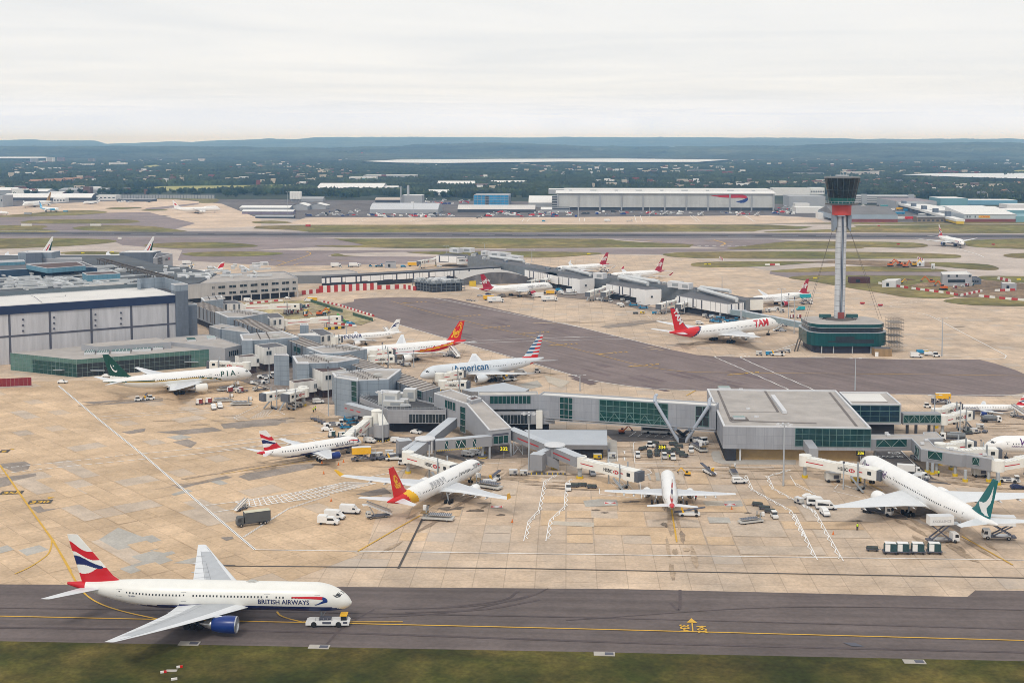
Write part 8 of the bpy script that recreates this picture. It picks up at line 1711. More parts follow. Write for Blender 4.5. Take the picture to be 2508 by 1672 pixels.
for k,(kk,c,x,y,lab)in enumerate((('wlorry','P2',1315,355,'pale blue and white lorry on the far left apron'),('bus','P2',1240,445,'white bus behind the office roofs'),('bus','P2',1310,425,'second white bus behind the office roofs'),('bluepush','E',110,250,'blue tug beyond the white-panelled pier'),('btug','E',30,248,'small blue tractor beyond the white-panelled pier'),('bluevan','E',345,255,'blue van beyond the white-panelled pier'),('ylorry','E',440,245,'yellow vehicle below the upper left jet bridge'),('crew','E',690,255,'silver car under the end of the crossing pier'),('wlorry','L',745,1230,'white truck on the far apron, leftmost of the row'),('tug','L',785,1232,'grey tractor beside the leftmost white truck'),('btug','L',870,1228,'blue tractor in the middle of the far apron'),('wlorry','L',910,1228,'white truck right of the blue tractor'),('crew','L',950,1215,'white van right of the white truck'),('bluevan','H',337,820,'blue van on the far apron in front of the hangar'),('wlorry','H',910,820,'brown-loaded lorry in front of the hangar'),('loader','H',1115,820,'flat lorry in front of the hangar'),('fuel','L',2035,788,'white tanker in front of the long vaulted shed'))):put(kk,c,x,y,5,lab)
for k,(x,y)in enumerate(((1310,760),(1430,760),(1750,768),(2095,768),(2255,770))):put('stairs','H',x,y,35,('leftmost','second','third','fourth','rightmost')[k]+' white air stairs in front of the hangar','air stairs in front of the hangar',sc=1.3)
for k,(x,y,d)in enumerate(((760,690,0),(820,685,180),(920,688,20),(860,695,40))):put(('digger','digger','ydigger','digger')[k],'M',x,y-5,d,('orange excavator at the left of the far taxiway works','orange excavator in the middle of the far taxiway works','yellow excavator among the far taxiway works','orange digger right of the tower shaft')[k],sc=1.2)
put('digger','M',1030,800,180,'orange excavator on the soil heap of the right-hand works',sc=1.2);put('digger','M',1110,840,120,'dark excavator before the two-storey works office',sc=1.3);put('bluevan','M',1290,805,0,'blue car before the two-storey works office');put('ydigger','M',830,795,0,'yellow machine beside the white site cabin',sc=.7)
m=MB([gS]);rings=[];r_=random.Random(3)
for k,(rad,z)in enumerate(((9,0),(7,1.2),(4,2.2),(1.2,2.8))):rings.append([(rad*cos(a)*r_.uniform(.8,1.2)*1.6,rad*sin(a)*r_.uniform(.8,1.2),z)for a in[i*pi/8 for i in range(16)]])
m.loft(rings);o=m.obj('soil_heap',smooth=True,label='brown soil heap in the right-hand works',cat='soil heap');o.location=g('M',1010,815)
for k,(x,y)in enumerate(((870,775),(1060,835),(1180,850),(760,790))):c=o.copy();COL.objects.link(c);c.location=g('M',x,y);c.scale=(.5,.5,.45);c['label']=('low soil heap right of the white site cabin','low soil heap behind the barrier line','soil heap before the works office','small soil heap left of the white cabin')[k]
rs=random.Random(31)
for c,x,y,n,ks,w,lab in(('D',930,870,7,('dolly','gpu','tug'),60,'under the cranked walkway'),('E',1330,1330,7,('dolly','gpu','belt','tug'),70,'below the wing of the silver jet'),('E',330,1190,5,('dolly','gpu'),60,'beside the engine of the yellow-swirled jet'),('P5',1300,820,7,('dolly','cdolly','gpu'),150,'behind the cranked walkway'),('A',700,350,6,('dolly','gpu','tug'),60,'below the pair of white bridges'),('A',1500,840,5,('dolly','gpu'),60,'left of the left jet bridge foot'),('B',760,1080,6,('dolly','gpu'),60,'at the nose of the red-tailed wide-body'),('F',700,1400,7,('dolly','rdolly','gpu','tug'),90,'at the nose of the green-tailed jet'),('I',1400,680,9,('dolly','bbelt','gpu','bgpu'),110,'under the covered walkway'),('I',500,480,8,('dolly','gpu','crew','tug'),330,'along the crossing pier'),('E',1900,500,6,('dolly','crew','gpu'),80,'beside the nose of the curved-hall jet'),('C',1010,720,5,('dolly','gpu','tug'),50,'right of the splayed struts'),('F',1400,640,14,('rdolly','gdolly','dolly','ygpu'),190,'scattered in the pier works'),('M',1230,810,10,('rdolly','gdolly','ygpu','gpu'),90,'among the right-hand works')):
 for k in range(n):q=ks[k%len(ks)];put(q,c,x+rs.uniform(-w,w),y+rs.uniform(-w,w)*.28,rs.uniform(-60,60),CATS[q]+' '+lab,CATS[q]+'s '+lab)
for lab,kk,c,x,yb,yt in(('floodlight mast with a ring of lamps in the middle of the picture','mast','B',1103,940,425),('floodlight mast with a ring of lamps in front of the gate hall','mast','C',1787,1085,525),('floodlight mast with a ring of lamps beside the round bridge tower','mast','A',1484,690,225),('tall grey mast beside the large corner tower','cam','A',988,445,15),('tall pale pole in front of the slate stair tower','cam','F',1018,1330,1000),('floodlight mast with two lamps on the dark lane in front of the tower','tee','M',525,1505,1295),('tall mast right of the control tower','tee','M',1100,1280,1030),('lamp mast at the smaller gate hall','tee','D',1065,495,215),('floodlight mast behind the glazed bridge','tee','B',1570,215,70),('thin mast on the pier roof nodes, nearest the camera','tee','P3',1475,1170,715),('thin mast before the first white gate room','cam','P3',502,765,390),('white pole beside the office block','cam','F',570,515,375),('white pole left of the office block','cam','F',265,485,355),('lamp mast beyond the crossing pier, left','tee','E',755,135,48),('lamp mast beyond the crossing pier, middle','tee','E',1126,125,25),('lamp mast beyond the crossing pier, right','tee','E',1578,205,90),('lamp mast on the far apron between the crimson tails','tee','I',1427,390,285),('lamp mast at the last crimson-tailed jet','tee','I',1958,620,398),('thin mast right of the last crimson-tailed jet mast','cam','I',2025,655,450),('thin mast at the covered walkway end','cam','I',2075,800,485),('lamp mast before the red and yellow tailed jet','cam','E',445,1215,1060),('lamp mast left of the red and yellow tailed jet','cam','E',143,1190,990),('lamp mast under the navy lettering','tee','F',1757,935,745),('tall white light mast before the left far sheds','tee','L',313,755,555),('lamp mast before the vaulted shed','tee','L',1445,775,650),('lamp mast at the left of the hangar front','tee','H',650,790,650),('lamp mast at the middle of the hangar front','tee','H',1287,775,635),('lamp mast before the hangar emblem','tee','H',2112,770,650),('thin mast at the works, upper white bridge','cam','F',1165,665,555),('thin mast at the works, second white bridge','cam','F',1545,790,665),('dark pole left of the end jet bridge','cam','P5',1100,850,465),('pale pole behind the glazed link','cam','P5',965,560,390),('pole at the nose of the cut-off jet','cam','P5',1370,1090,940),('thin pole at the right-hand jet bridge','cam','D',368,935,735)):
 h=hz(c,x,yb,yt);p=g(c,x,yb)
 base={'mast':26.,'tee':24.,'cam':11.}[kk];r=put(kk,c,x,yb,0,lab)
 sx=1.0 if kk!='cam' else .8
 r.scale=(sx,sx,h/base)
CN=mat('cone_orange',(.65,.16,.02),.6,var=0)
cone=None
for c,x,y,lab in(('A',945,975,'orange cone behind the navy and white narrow-body'),('A',1078,895,'orange cone under the wing of the navy and white narrow-body'),('A',1125,870,'orange cone beside the blue engine'),('A',928,880,'orange cone at the wheel of the navy and white narrow-body'),('B',950,1418,'orange cone alone on the slabs'),('A',1012,1225,'orange cone behind the hatched strip'),('D',290,1285,'orange cone behind the person in the bright vest'),('C',1315,1300,'dark cone right of the painted square')):
 p=g(c,x,y)
 if cone is None:m=MB([CN]);m.cyl((0,0,.0),(0,0,.06),.35,n=8,m=CN);m.cyl((0,0,.06),(0,0,1.),.24,.05,n=10,m=CN);cone=o=m.obj('traffic_cone',cat='cone')
 else:o=cone.copy();COL.objects.link(o)
 o.location=(p.x,p.y,.2);o['label']=lab
for c,x,y,lab in(('N',1100,852,'concrete pit cover with a dark grating on the verge below the towed jet'),('N',2012,876,'concrete pit cover with a dark grating on the verge below the tug'),('f',1388,1503,'concrete pit cover on the verge right of the middle'),('f',2100,1521,'pit cover on the verge at the right')):
 p=g(c,x,y);t=thing('pit_cover',lab,'pit cover',(p.x,p.y,.16));m=MB([KRB]);m.box((0,0,.06),(4.4,2.,.14),HEAD,KRB);m.obj('slab',t);m=MB([STRIP]);m.box((1.0,-.04,.14),(1.8,1.3,.05),HEAD,STRIP);m.obj('grating',t)
p=g('f',1960,1481);m=MB([STRIP]);m.poly([(p.x-2,p.y+1,.22),(p.x-.5,p.y-1,.22),(p.x+2,p.y-1.2,.22),(p.x+.6,p.y+.9,.22)]);m.obj('dark_paving_patch',kind='structure')
for c,x,y,lab in(('N',915,1058,'red and white marker light on the verge, left'),('N',1028,1022,'red and white marker light on the verge, right'),('N',990,1108,'white marker box on the verge at the bottom')):
 p=g(c,x,y);t=thing('marker_light',lab,'marker',(p.x,p.y,.16),.3,None,.75);m=MB([BARW]);m.box((-.2,0,.3),(.9,.5,.5),0,BARW);m.obj('box',t);m=MB([BRT]);m.box((.6,0,.3),(.7,.5,.5),0,BRT if 'red' in lab else BARW);m.obj('lamp',t)
p=g('N',975,1043);m=MB([KRB]);m.box((p.x,p.y,.2),(2.2,1.,.1),0,KRB);m.obj('pit_cover',label='flat brown slab between the two red and white marker lights',cat='pit cover')
# ==== far side: hangars, sheds, town, trees, hills
import numpy as np
FOOT=[]
FARW=mat('far_white_sheet',(.70,.70,.69),.6,var=.06,vs=.05);FARG=mat('far_grey_sheet',(.34,.355,.375),.6,var=.08,vs=.05);FARD=mat('far_dark',(.06,.065,.075),.7,var=.2,vs=.1);FARB=mat('far_blue_sheet',(.16,.33,.45),.6,var=.1,vs=.05);FART=mat('far_teal_sheet',(.17,.33,.38),.6,var=.08,vs=.05)
FRED=mat('far_red_brick',(.20,.055,.045),.8,var=.15,vs=.1);FOR_=mat('far_orange_brick',(.42,.235,.13),.8,var=.12,vs=.1);FTAN=mat('far_tan',(.48,.42,.34),.8,var=.1,vs=.1)
HGW=mat('hangar_cladding',(.50,.51,.50),.6,var=.06,vs=.05,panel=(HEAD,15.,10.,.012,.72))
def fbox(name,lab,cat,c,x0,x1,yb,yt,dep,mw,mr,part='wall',h=None,rim=True,z0=0):
 a,b=g(c,x0,yb),g(c,x1,yb);b=a+AX*(b-a).length;h=h or hz(c,x0,yb,yt);q=[a,b,b+AY*dep,a+AY*dep];t=bld(name,lab,cat,a);m=MW([mw])
 if rim:rimr(m,q,z0,h,mw,mr,mr,.8,.4)
 else:m.prism(q,z0,h,mw,mr)
 m.obj(part,t);FOOT.append([(p.x,p.y)for p in inset(q,-6)]);return t,q,h
def winrow(t,a,b,z0,z1,n,m_=None,k=.55):
 m=MW([m_ or FARD]);d=(b-a)
 for i in range(n):p,q=a+d*((i+.5-k/2)/n),a+d*((i+.5+k/2)/n);glaze(m,p,q,z0,z1,1,1,m_ or FARD,None,.15)
 m.obj('window_row',t)
def vault(name,lab,c,x0,x1,yb,yt,dep,mr,mf,ends=True,along=True):
 a,b=g(c,x0,yb),g(c,x1,yb);L_=(b-a).length;h=hz(c,(x0+x1)/2,yb,yt);t=bld(name,lab,'building',a);m=MW([mr]);rings=[]
 for k in range(13):
  s=k/12;y=dep*s;z=h*(.45+.55*sin(pi*s)**.8)if 0<s<1 else h*.42
  rings.append([tuple((a+AX*u+AY*y).to_tuple()[:2])+(z,)for u in(0,L_)])
 m.loft([[r[i]for r in rings]for i in(0,1)],mr,closed=False,caps=False);m.obj('vault_roof',t);m=MW([mf]);e=[(r[0])for r in rings];base=[(e[-1][0],e[-1][1],0),(e[0][0],e[0][1],0)]
 for i in(0,1):e=[r[i]for r in rings];m.add(e+[(e[-1][0],e[-1][1],0),(e[0][0],e[0][1],0)],[list(range(15))],mf)
 m.add([(rings[0][0][0],rings[0][0][1],0),(rings[0][1][0],rings[0][1][1],0),(rings[0][1][0],rings[0][1][1],h*.42),(rings[0][0][0],rings[0][0][1],h*.42)],QF,mf);m.obj('wall',t)
 FOOT.append([(a.x-5,a.y-5),(b.x+5,b.y-5),(b.x+5,b.y+dep+5),(a.x-5,a.y+dep+5)]);return t,a,b,h
t,q,hh=fbox('hangar','huge pale grey hangar with a red and blue ribbon emblem on its front','hangar','H',455,2308+90,718,562,92,HGW,FARW,'wall',z0=5.)
hh=hh;A_,B_=q[0],q[1]
m=MW([FARD]);m.prism(inset(q,2.),0,5.0,FARD,FARD);m.obj('undercroft',t)
m=MW([FARW]);m.prism([A_-AX*2-AY*3,B_+AX*2-AY*3,B_+AX*2+AY*34,A_-AX*2+AY*34],hh-.6,[hh,hh,hh+3.2,hh+3.2],FARW,FARW);m.obj('front_roof',t)
m=MW([FARG]);m.prism([A_+AX*12+AY*38,B_+AY*38,B_+AY*88,A_+AX*12+AY*88],hh-1,hh+3.4,FARD,FARW);m.prism([A_-AX*14+AY*40,A_+AX*16+AY*40,A_+AX*16+AY*86,A_-AX*14+AY*86],hh-3,hh+4.4,FARG,FARW);m.prism([A_+AX*11+AY*39,B_+AY*39,B_+AY*90,A_+AX*11+AY*90],hh+3.4,hh+5.,FARW,FARW);m.obj('upper_roof',t)
m=MW([FARG])
for k in range(11):
 p=A_+(B_-A_)*(k/10.06 if k else .004);m.box((p.x,p.y-1.2,hh/2-.4),(2.2,2.,hh-.8),HEAD,FARG)
m.obj('column_row',t)
for k in range(9):p=A_+(B_-A_)*((k+.6)/9.4)+AY*30;m=MW([FARG]);m.box((p.x,p.y,hh+3.4),(5+5*(k%2),4,2.),HEAD,FARG,FARW);m.obj('roof_vent',t)
def hw(x,y):return onw('H',x,y,A_-AY*.35,B_-AY*.35)
m=MW([RED,BLU]);top=[(1845,583),(1950,578),(2050,575),(2130,576),(2160,588),(2172,602)];bot=[(1845,586),(1930,600),(2020,606),(2100,604),(2135,607),(2150,612)]
P_=[hw(*p)for p in top+bot];m.add(P_,[(i,i+1,i+7,i+6)for i in range(5)],RED)
P_=[hw(*p)for p in[(2172,603),(2176,618),(2170,632),(2145,648),(2115,655),(2065,638)]+[(2150,613),(2130,622),(2118,626),(2105,630),(2090,634),(2064,636)]];m.add(P_,[(i,i+1,i+7,i+6)for i in range(5)],BLU);m.obj('emblem',t)
t,q,h=fbox('hangar_annex','dark louvred annex at the left end of the hangar','building','H',412,462,718,590,40,FARD,FARG);
for k in range(5):m=MW([FARG]);z=h*(k+.7)/5.5;m.bar((q[0].x,q[0].y-.6,z),(q[1].x,q[1].y-.6,z),1.,1.6,FARG);m.obj('louvre',t)
vault('arched_hall','pale arched hall left of the hangar','H',200,440,690,592,60,FARW,FARG)
vault('arched_hall','smaller pale arched roof at the hangar corner','H',310,440,722,690,20,FARW,FARG)
t,q,h=fbox('control_hut','dark glazed low block at the left foot of the hangar','building','H',412,570,738,690,14,FARG,FARD);winrow(t,q[0],q[1],h*.55,h*.85,1,k=.96)
vault('vaulted_shed','long grey vaulted shed with a curved end, left of the blue scaffold block','L',1050,1668,745,660,70,mat('zinc_vault',(.50,.52,.55),.5,.1,var=.06,vs=.05),FARG)
vault('vaulted_shed','very long low vaulted shed in front of the arched halls','L',1840,2278+262,735,672,36,mat('long_vault',(.58,.56,.54),.5,.1,var=.08,vs=.05),FARD)
t,q,h=fbox('boiler_house','pale grey cube with two chimneys behind the grey vaulted shed','building','L',1340,1520,670,582,38,FARG,FARW);
for lab,x,yt,r in(('left',1331,500,1.3),('right',1380,495,2.6)):
 p=g('L',x,672)+AY*(0 if x<1340 else 24);m=MW([FARG]);m.cyl((p.x,p.y,0),(p.x,p.y,hz('L',x,672,yt)),r,r*.85,n=10,m=FARG);m.obj('chimney',t)
m=MW([FARG]);p,q_=q[0].lerp(q[1],.45),q[0].lerp(q[1],.6);glaze(m,p,q_,0,h*.35,1,1,FARW,None,.2);m.obj('door',t)
t,q,h=fbox('scaffolded_building','bright blue sheeted block beside the vaulted sheds','building','L',1985,2300,668,580,70,mat('blue_sheeting',(.03,.30,.60),.4,var=.35,vs=.08),FARG)
m=MW([FARW])
for k in range(10):p=q[0].lerp(q[1],k/9);m.bar((p.x,p.y-.6,0),(p.x,p.y-.6,h),.5,.4,FARG);p=q[1].lerp(q[2],k/9);m.bar((p.x+.6,p.y,0),(p.x+.6,p.y,h),.5,.4,FARG)
for z in(.25,.5,.75,1.):m.bar((q[0].x,q[0].y-.6,h*z),(q[1].x,q[1].y-.6,h*z),.4,.6,FARG)
m.obj('scaffold_frame',t)
m=MW([FARB]);glaze(m,q[0].lerp(q[1],.32),q[0].lerp(q[1],.43),0,h*.9,1,1,FARD,None,.5);m.obj('dark_recess',t)
for k,x in enumerate((347,371,396,422)):
 p=g('L',x,645);h=hz('L',x,645,545);lab=('leftmost','second','third','rightmost')[k];tt=bld('silo',lab+' of four tall white silos on the far side','silo',p);m=MW([FARW]);m.cyl((p.x,p.y,6),(p.x,p.y,h*.95),3.5,n=14,m=FARW);m.cyl((p.x,p.y,h*.95),(p.x,p.y,h),3.5,1.,n=14,m=FARW);m.cyl((p.x,p.y,3),(p.x,p.y,6),1.,3.5,n=14,m=FARG);m.obj('drum',tt);m=MW([FARG])
 for a in range(4):m.bar((p.x+3*cos(a*pi/2),p.y+3*sin(a*pi/2),0),(p.x+3*cos(a*pi/2),p.y+3*sin(a*pi/2),6),.5,m=FARG)
 tt['group']='white silos';m.obj('leg_frame',tt)
def gable(lab,c,x0,x1,yb,yt,dep,mr=None,mw=None,eav=.6,name='white_shed',across=False):
 a,b=g(c,x0,yb),g(c,x1,yb);b=a+AX*(b-a).length;h=hz(c,x0,yb,yt);e=h*eav;t=bld(name,lab,'shed',a);q=[a,b,b+AY*dep,a+AY*dep];m=MW([mw or FARG]);m.prism(q,0,e,mw or FARG,FARG)
 Z=lambda p,z:(p.x,p.y,z)
 if across:r0,r1=a.lerp(b,.5),q[3].lerp(q[2],.5);m.add([Z(a,e),Z(b,e),Z(r0,h)],[(0,1,2)],mw or FARG);m.add([Z(q[3],e),Z(q[2],e),Z(r1,h)],[(0,2,1)]);m.obj('wall',t);m=MW([mr or FARW]);m.add([Z(a-AX-AY,e+.1),Z(r0-AY,h+.15),Z(r1+AY,h+.15),Z(q[3]-AX+AY,e+.1),Z(b+AX-AY,e+.1),Z(q[2]+AX+AY,e+.1)],[(0,1,2,3),(1,4,5,2)])
 else:r0,r1=a.lerp(q[3],.5),b.lerp(q[2],.5);m.add([Z(a,e),Z(r0,h),Z(q[3],e)],[(0,1,2)]);m.add([Z(b,e),Z(q[2],e),Z(r1,h)],[(0,1,2)]);m.obj('wall',t);m=MW([mr or FARW]);m.add([Z(a-AX-AY,e+.1),Z(b+AX-AY,e+.1),Z(r1+AX,h+.15),Z(r0-AX,h+.15),Z(q[2]+AX+AY,e+.1),Z(q[3]-AX+AY,e+.1)],[(0,1,2,3),(3,2,4,5)])
 m.obj('roof',t);FOOT.append([(p.x,p.y)for p in inset(q,-5)]);return t
gable('long white-roofed shed left of the silos','L',-120,330,720,678,40);gable('white gabled shed in front of the silos','L',335,490,715,655,40,across=True);gable('white gabled shed right of the silos front one','L',490,655,708,655,34,across=True)
gable('low purple-fronted shed in front of the silos','L',-100,360,750,715,22,FARW,mat('far_mauve',(.22,.19,.26),.7));gable('dark low shed at the far left works','L',20,360,790,765,16,FARG,FARD)
gable('brown-roofed low shed left of the boiler house','L',1100,1330,650,606,30,mat('buff_roof',(.47,.41,.36),.8),FARD);gable('grey block right of the silos','L',430,628,640,598,26,FARG,FARG)
gable('large white-roofed warehouse at the edge of the trees','L',575,1165,555,478,90,FARW,FARG,.5);gable('white-roofed warehouse in front of the large one','L',942,1298,553,500,50,FARW,FARW,.6)
gable('white shed with two gables among the trees','L',1575,1750,585,535,45,FARW,FARW,.6);gable('pale green-grey factory block behind the trees, left','L',1662,1990,512,455,40,FARW,mat('far_pale_green',(.55,.58,.50),.7));gable('pale factory block behind the trees, right','L',2140,2278+180,492,452,40,FARW,MATS['far_pale_green'])
t,q,h=fbox('office_building','white office building with green glazed corner among the trees','building','L',862,1106,466,418,40,FARW,FARW);
for z in(.25,.5,.75):winrow(t,q[0],q[1],h*z-.9,h*z+.9,1,k=.9)
m=MW([GGRN]);glaze(m,q[0].lerp(q[1],.47),q[0].lerp(q[1],.66),.5,h*.75,1,1,FART,None,.3);m.obj('glazed_bay',t)
t,q,h=fbox('warehouse','long pale grey warehouse behind the white office building','building','L',992,1460,446,402,70,FARG,FARW);winrow(t,q[0],q[1],h*.3,h*.45,6)
vault('far_pier','long pale curved pier at the far left','K',30,838,628,568,40,FARW,FARD)
gable('white-roofed shed behind the far left pier, left','K',-60,125,575,515,50,FARW,FARG);gable('white-roofed shed behind the far left pier, middle','K',118,425,578,528,50,FARW,FARG);gable('grey-roofed shed behind the far left pier, right','K',530,950,565,520,60,FARG,FARG,.7);gable('red-fronted white shed beside the far left pier','K',380,560,578,552,30,FARW,FRED)
t,q,h=fbox('grey_block','pale grey block at the extreme left of the far apron','building','K',-60,28,690,585,40,FARG,FARG);winrow(t,q[0],q[1],h*.5,h*.7,4)
t,q,h=fbox('terminal_gate','white gate building beside the far left jets','building','K',850,1045,625,582,26,FARW,FARW);winrow(t,q[0],q[1],h*.4,h*.6,5)
t,q,h=fbox('terminal_gate','small white gate block with bridge at the far left pier','building','K',480,590,645,606,16,FARW,FARW);winrow(t,q[0],q[1],h*.3,h*.6,4)
t,q,h=fbox('car_park_deck','low dark deck of parked vehicles beside the far left jets','building','K',1050,1370,640,618,30,FARD,FARG)
t,q,h=fbox('perimeter_wall','long grey blast wall along the curved taxiway at the far left','wall','K',950,1940,612,578,3,FARG,FARG);m=MW([FARD])
for k in range(40):p=q[0].lerp(q[1],k/39);m.bar((p.x,p.y-.4,0),(p.x,p.y-.4,h),.5,.5,FARD)
m.obj('post_row',t)
t,q,h=fbox('cargo_shed','pale grey box shed just left of the tower cab','building','J',238,560,690,590,60,FARG,FARG);t,q,h=fbox('cargo_shed','white low shed with brown doors below the box shed','building','J',300,560,742,690,40,FARW,FARW);t,q,h=fbox('cargo_shed','white hut beside the tower collar on the far apron','building','J',498,620,795,740,18,FARW,FARW)
fbox('cargo_shed','small white-roofed shed in front of the box shed','building','J',290,420,700,655,20,FARW,FARW)
a,b=g('J',640,823),g('J',1207,823);b=a+AX*(b-a).length;t=bld('cargo_hall','broad grey hall with dark sloping roof and brick base, behind the tower','building',a);h1_=hz('J',900,823,755);m=MW([FARB]);BGY=mat('hall_blue_grey',(.30,.36,.43),.7,var=.1,vs=.05);m.prism([a,b,b+AY*110,a+AY*110],3.5,h1_,BGY,mat('hall_roof',(.17,.165,.165),.8,var=.2,vs=.03));m.obj('wall',t);FOOT.append([(a.x,a.y),(b.x,b.y),(b.x+5,b.y+115),(a.x,a.y+115)])
m=MW([FRED]);glaze(m,a,b,0,h1_*.42,1,1,FRED,None,.3);m.obj('brick_base',t);r0,r1=a+AY*55,b+AY*55;m=MW([MATS['hall_roof']]);Z=lambda p,z:(p.x,p.y,z);m.add([Z(a,h1_+.1),Z(b,h1_+.1),Z(r1,h1_+9),Z(r0,h1_+9),Z(b+AY*110,h1_+.1),Z(a+AY*110,h1_+.1)],[(0,1,2,3),(3,2,4,5),(0,3,5),(1,4,2)]);m.obj('roof',t)
t,q,h=fbox('car_park','multi-storey car park with horizontal white bands behind the tower','car park','J',800,1365,660,588,60,FARD,FARG);m=MW([FARW])
for k in range(4):z=h*(k+.9)/4;m.bar((q[0].x,q[0].y-.5,z),(q[1].x,q[1].y-.5,z),1.,h/9,FARW)
m.obj('parapet_band',t);
for x in(.19,.93):p=q[0].lerp(q[1],x);m=MW([FARG]);m.box((p.x,p.y-2,h*.62),(9,6,h*1.24),HEAD,FARG);m.obj('stair_core',t)
def shedr(lab,x0,x1,yb,yt,dep,mw,mr,cat='building',name='cargo_shed',band=None):
 t,q,h=fbox(name,lab,cat,'J',x0,x1,yb,yt,dep,mw,mr,rim=False);return t,q,h
t,q,h=shedr('white cargo shed with a yellow sign on its grey front at the right',1815,2278,822,755,90,mat('pale_blue_sheet',(.47,.52,.56),.6,var=.06,vs=.05),FARW);m=MW([FRED]);glaze(m,q[0],q[1],0,h*.42,1,1,FRED,None,.3);m.obj('brick_base',t)
m=MW([TYL]);p,q_=onw('J',1943,765,q[0],q[1]),onw('J',2046,785,q[0],q[1]);glaze(m,p,q_,q_.z,p.z,1,1,TYL,None,.4);d=(q_-p);d.z=0;d.normalize();n=nrm(q[0],q[1])*.55;text_on(m,'DHL',Vector((p.x+2.,p.y,q_.z+.7))+n,d,(0,0,1),(p.z-q_.z)*.9,RED,.35,.02,width=(q_-p).length*.82);m.obj('sign',t)
m=MW([FARD])
for x in(1840,1865,1912):p=onw('J',x,775,q[0],q[1]);n=nrm(q[0],q[1])*.3;m.box((p.x+n.x,p.y+n.y,p.z),(1.4,.3,2.6),HEAD,FARD)
m.obj('window_row',t)
r0,r1=q[3],q[2];m=MW([FARW]);m.add([Z(q[0]-AY*1,h+.1),Z(q[1]-AY,h+.1),Z(q[2],h+7),Z(q[3],h+7)],QF);m.add([Z(q[0],h),Z(q[3],h+7),Z(q[3],h)],[(0,1,2)]);m.obj('roof',t)
t,q,h=shedr('long stepped white roofed shed running back from the yellow sign',1560,1830,770,720,260,FARG,FARW);t2,q2,h2_=shedr('dark-roofed stepped shed beside the lorry yard',1200,1560,705,635,130,FARG,mat('mauve_roof',(.26,.22,.23),.8,var=.2,vs=.03))
a_,b2_=g('J',1190,640,9),g('J',1790,790,9)
t=bld('cargo_gallery','long stepped pale gallery slanting between lorry yard and white shed','gallery',a_)
for k in range(6):
 p,q_=a_.lerp(b2_,k/6),a_.lerp(b2_,(k+.92)/6);m=MW([FARW]);m.bar((p.x,p.y,6+3*(5-k)/6),(q_.x,q_.y,6+3*(5-k)/6),12,3,FARW);m.bar((p.x,p.y,3.),(q_.x,q_.y,3.),10,3.2,FARD if k<5 else YELD);m.obj('gallery_section',t)
 if k:p=a_.lerp(b2_,k/6);m=MW([DGREY]);m.box((p.x,p.y,7),(6,10,14),HEAD,DGREY);m.obj('stair_core',t)
shedr('teal shed with pale gable behind the white sheds',1600,1842,672,610,70,FART,FARW);shedr('blue shed with white roof at the right, behind',1842,2285,668,626,50,FARB,FARW);shedr('teal low shed at the right edge beside the signed one',2280,2700,824,770,60,FART,FART);shedr('teal shed with white roof at the right edge',2060,2700,765,715,60,FART,FARW);shedr('white flat shed at the far right edge',2200,2700,698,665,40,FARW,FARW);shedr('pale blue low shed before the teal gable',1610,2010,703,680,24,FART,FARW)
t,q,h=fbox('yard_office','small brown flat-roofed office in front of the lorry yard','building','J',1390,1632,822,775,20,mat('brown_render',(.24,.19,.14),.8,var=.1),FARG);winrow(t,q[0],q[1],h*.62,h*.82,1,k=.94);winrow(t,q[0],q[1],h*.15,h*.45,6)
fbox('yard_office','grey shed behind the brown yard office','building','J',1420,1560,775,750,14,FARG,FARW)
t,q,h=fbox('arched_terminal','white building with an arched canopy right of the hangar','building','J',90,420,585,520,40,FARW,FARW);t,q,h=fbox('office_building','white office roof left of the tower cab','building','J',430,555,575,515,40,FARW,FARW);winrow(t,q[0],q[1],h*.3,h*.55,6)
for lab,c,x0,x1,yb,yt,mw in(('grey tower block at the left skyline','K',272,330,303,247,FARG),('white tower block at the left skyline','K',415,480,296,240,FARW),('brown tower block at the left skyline','K',515,572,288,240,mat('far_brown',(.26,.18,.17),.8)),('brown-grey tower block standing alone among trees','K',792,845,294,250,mat('far_brown2',(.28,.24,.24),.8)),('small white block left of the white tower block','K',357,392,300,272,FARW),('cream block standing alone on the wooded slope, upper','K',1545,1590,238,212,mat('far_cream',(.62,.57,.52),.8)),('cream block standing alone on the wooded slope, lower','K',1783,1838,288,252,MATS['far_cream']),('pale office block in the left town','K',720,835,330,295,FARW),('long white block in the left town','K',980,1135,325,288,FARW),('white terrace block among the houses, left of the tower cab','J',280,550,415,382,FARW),('long cream block behind the tower cab','J',722,1045,412,368,MATS['far_cream']),('cream school block behind the tower cab, right','J',880,1045,418,385,MATS['far_cream']),('pink-brown school block in the woods','H',1640,1870,390,355,mat('far_pink',(.36,.28,.27),.8)),('pale estate block in the woods','H',1035,1140,430,405,MATS['far_pink']),('white cube pair across the lake','H',66,136,190,176,FARW),('long white shed on the far lake shore','H',1170,1455,245,233,FARW),('white shed on the far lake shore, left','H',985,1110,246,235,FARW),('pale block beside the railway, right','J',2030,2290,497,478,MATS['far_cream'])):
 t,q,h=fbox('town_block',lab,'building',c,x0,x1,yb,yt,26,mw,FARG);n=max(2,int(h/5))
 for k in range(min(n,7)):winrow(t,q[0],q[1],h*(k+.35)/n,h*(k+.7)/n,1,k=.8)
t=bld('chimney_stack','thin red and white chimney on a distant wooded hill','chimney',g('L',978,255));p=g('L',978,255);h=hz('L',978,255,198)
for k in range(5):m=MW([FARW]);m.cyl((p.x,p.y,h*k/5),(p.x,p.y,h*(k+1)/5),6.5-k*.3,n=10,m=BRT if k==4 else FARW);m.obj('shaft',t)
m=MW([FARW]);m.box((p.x,p.y,6),(110,30,14),0,FARW);m.obj('works_shed',t)
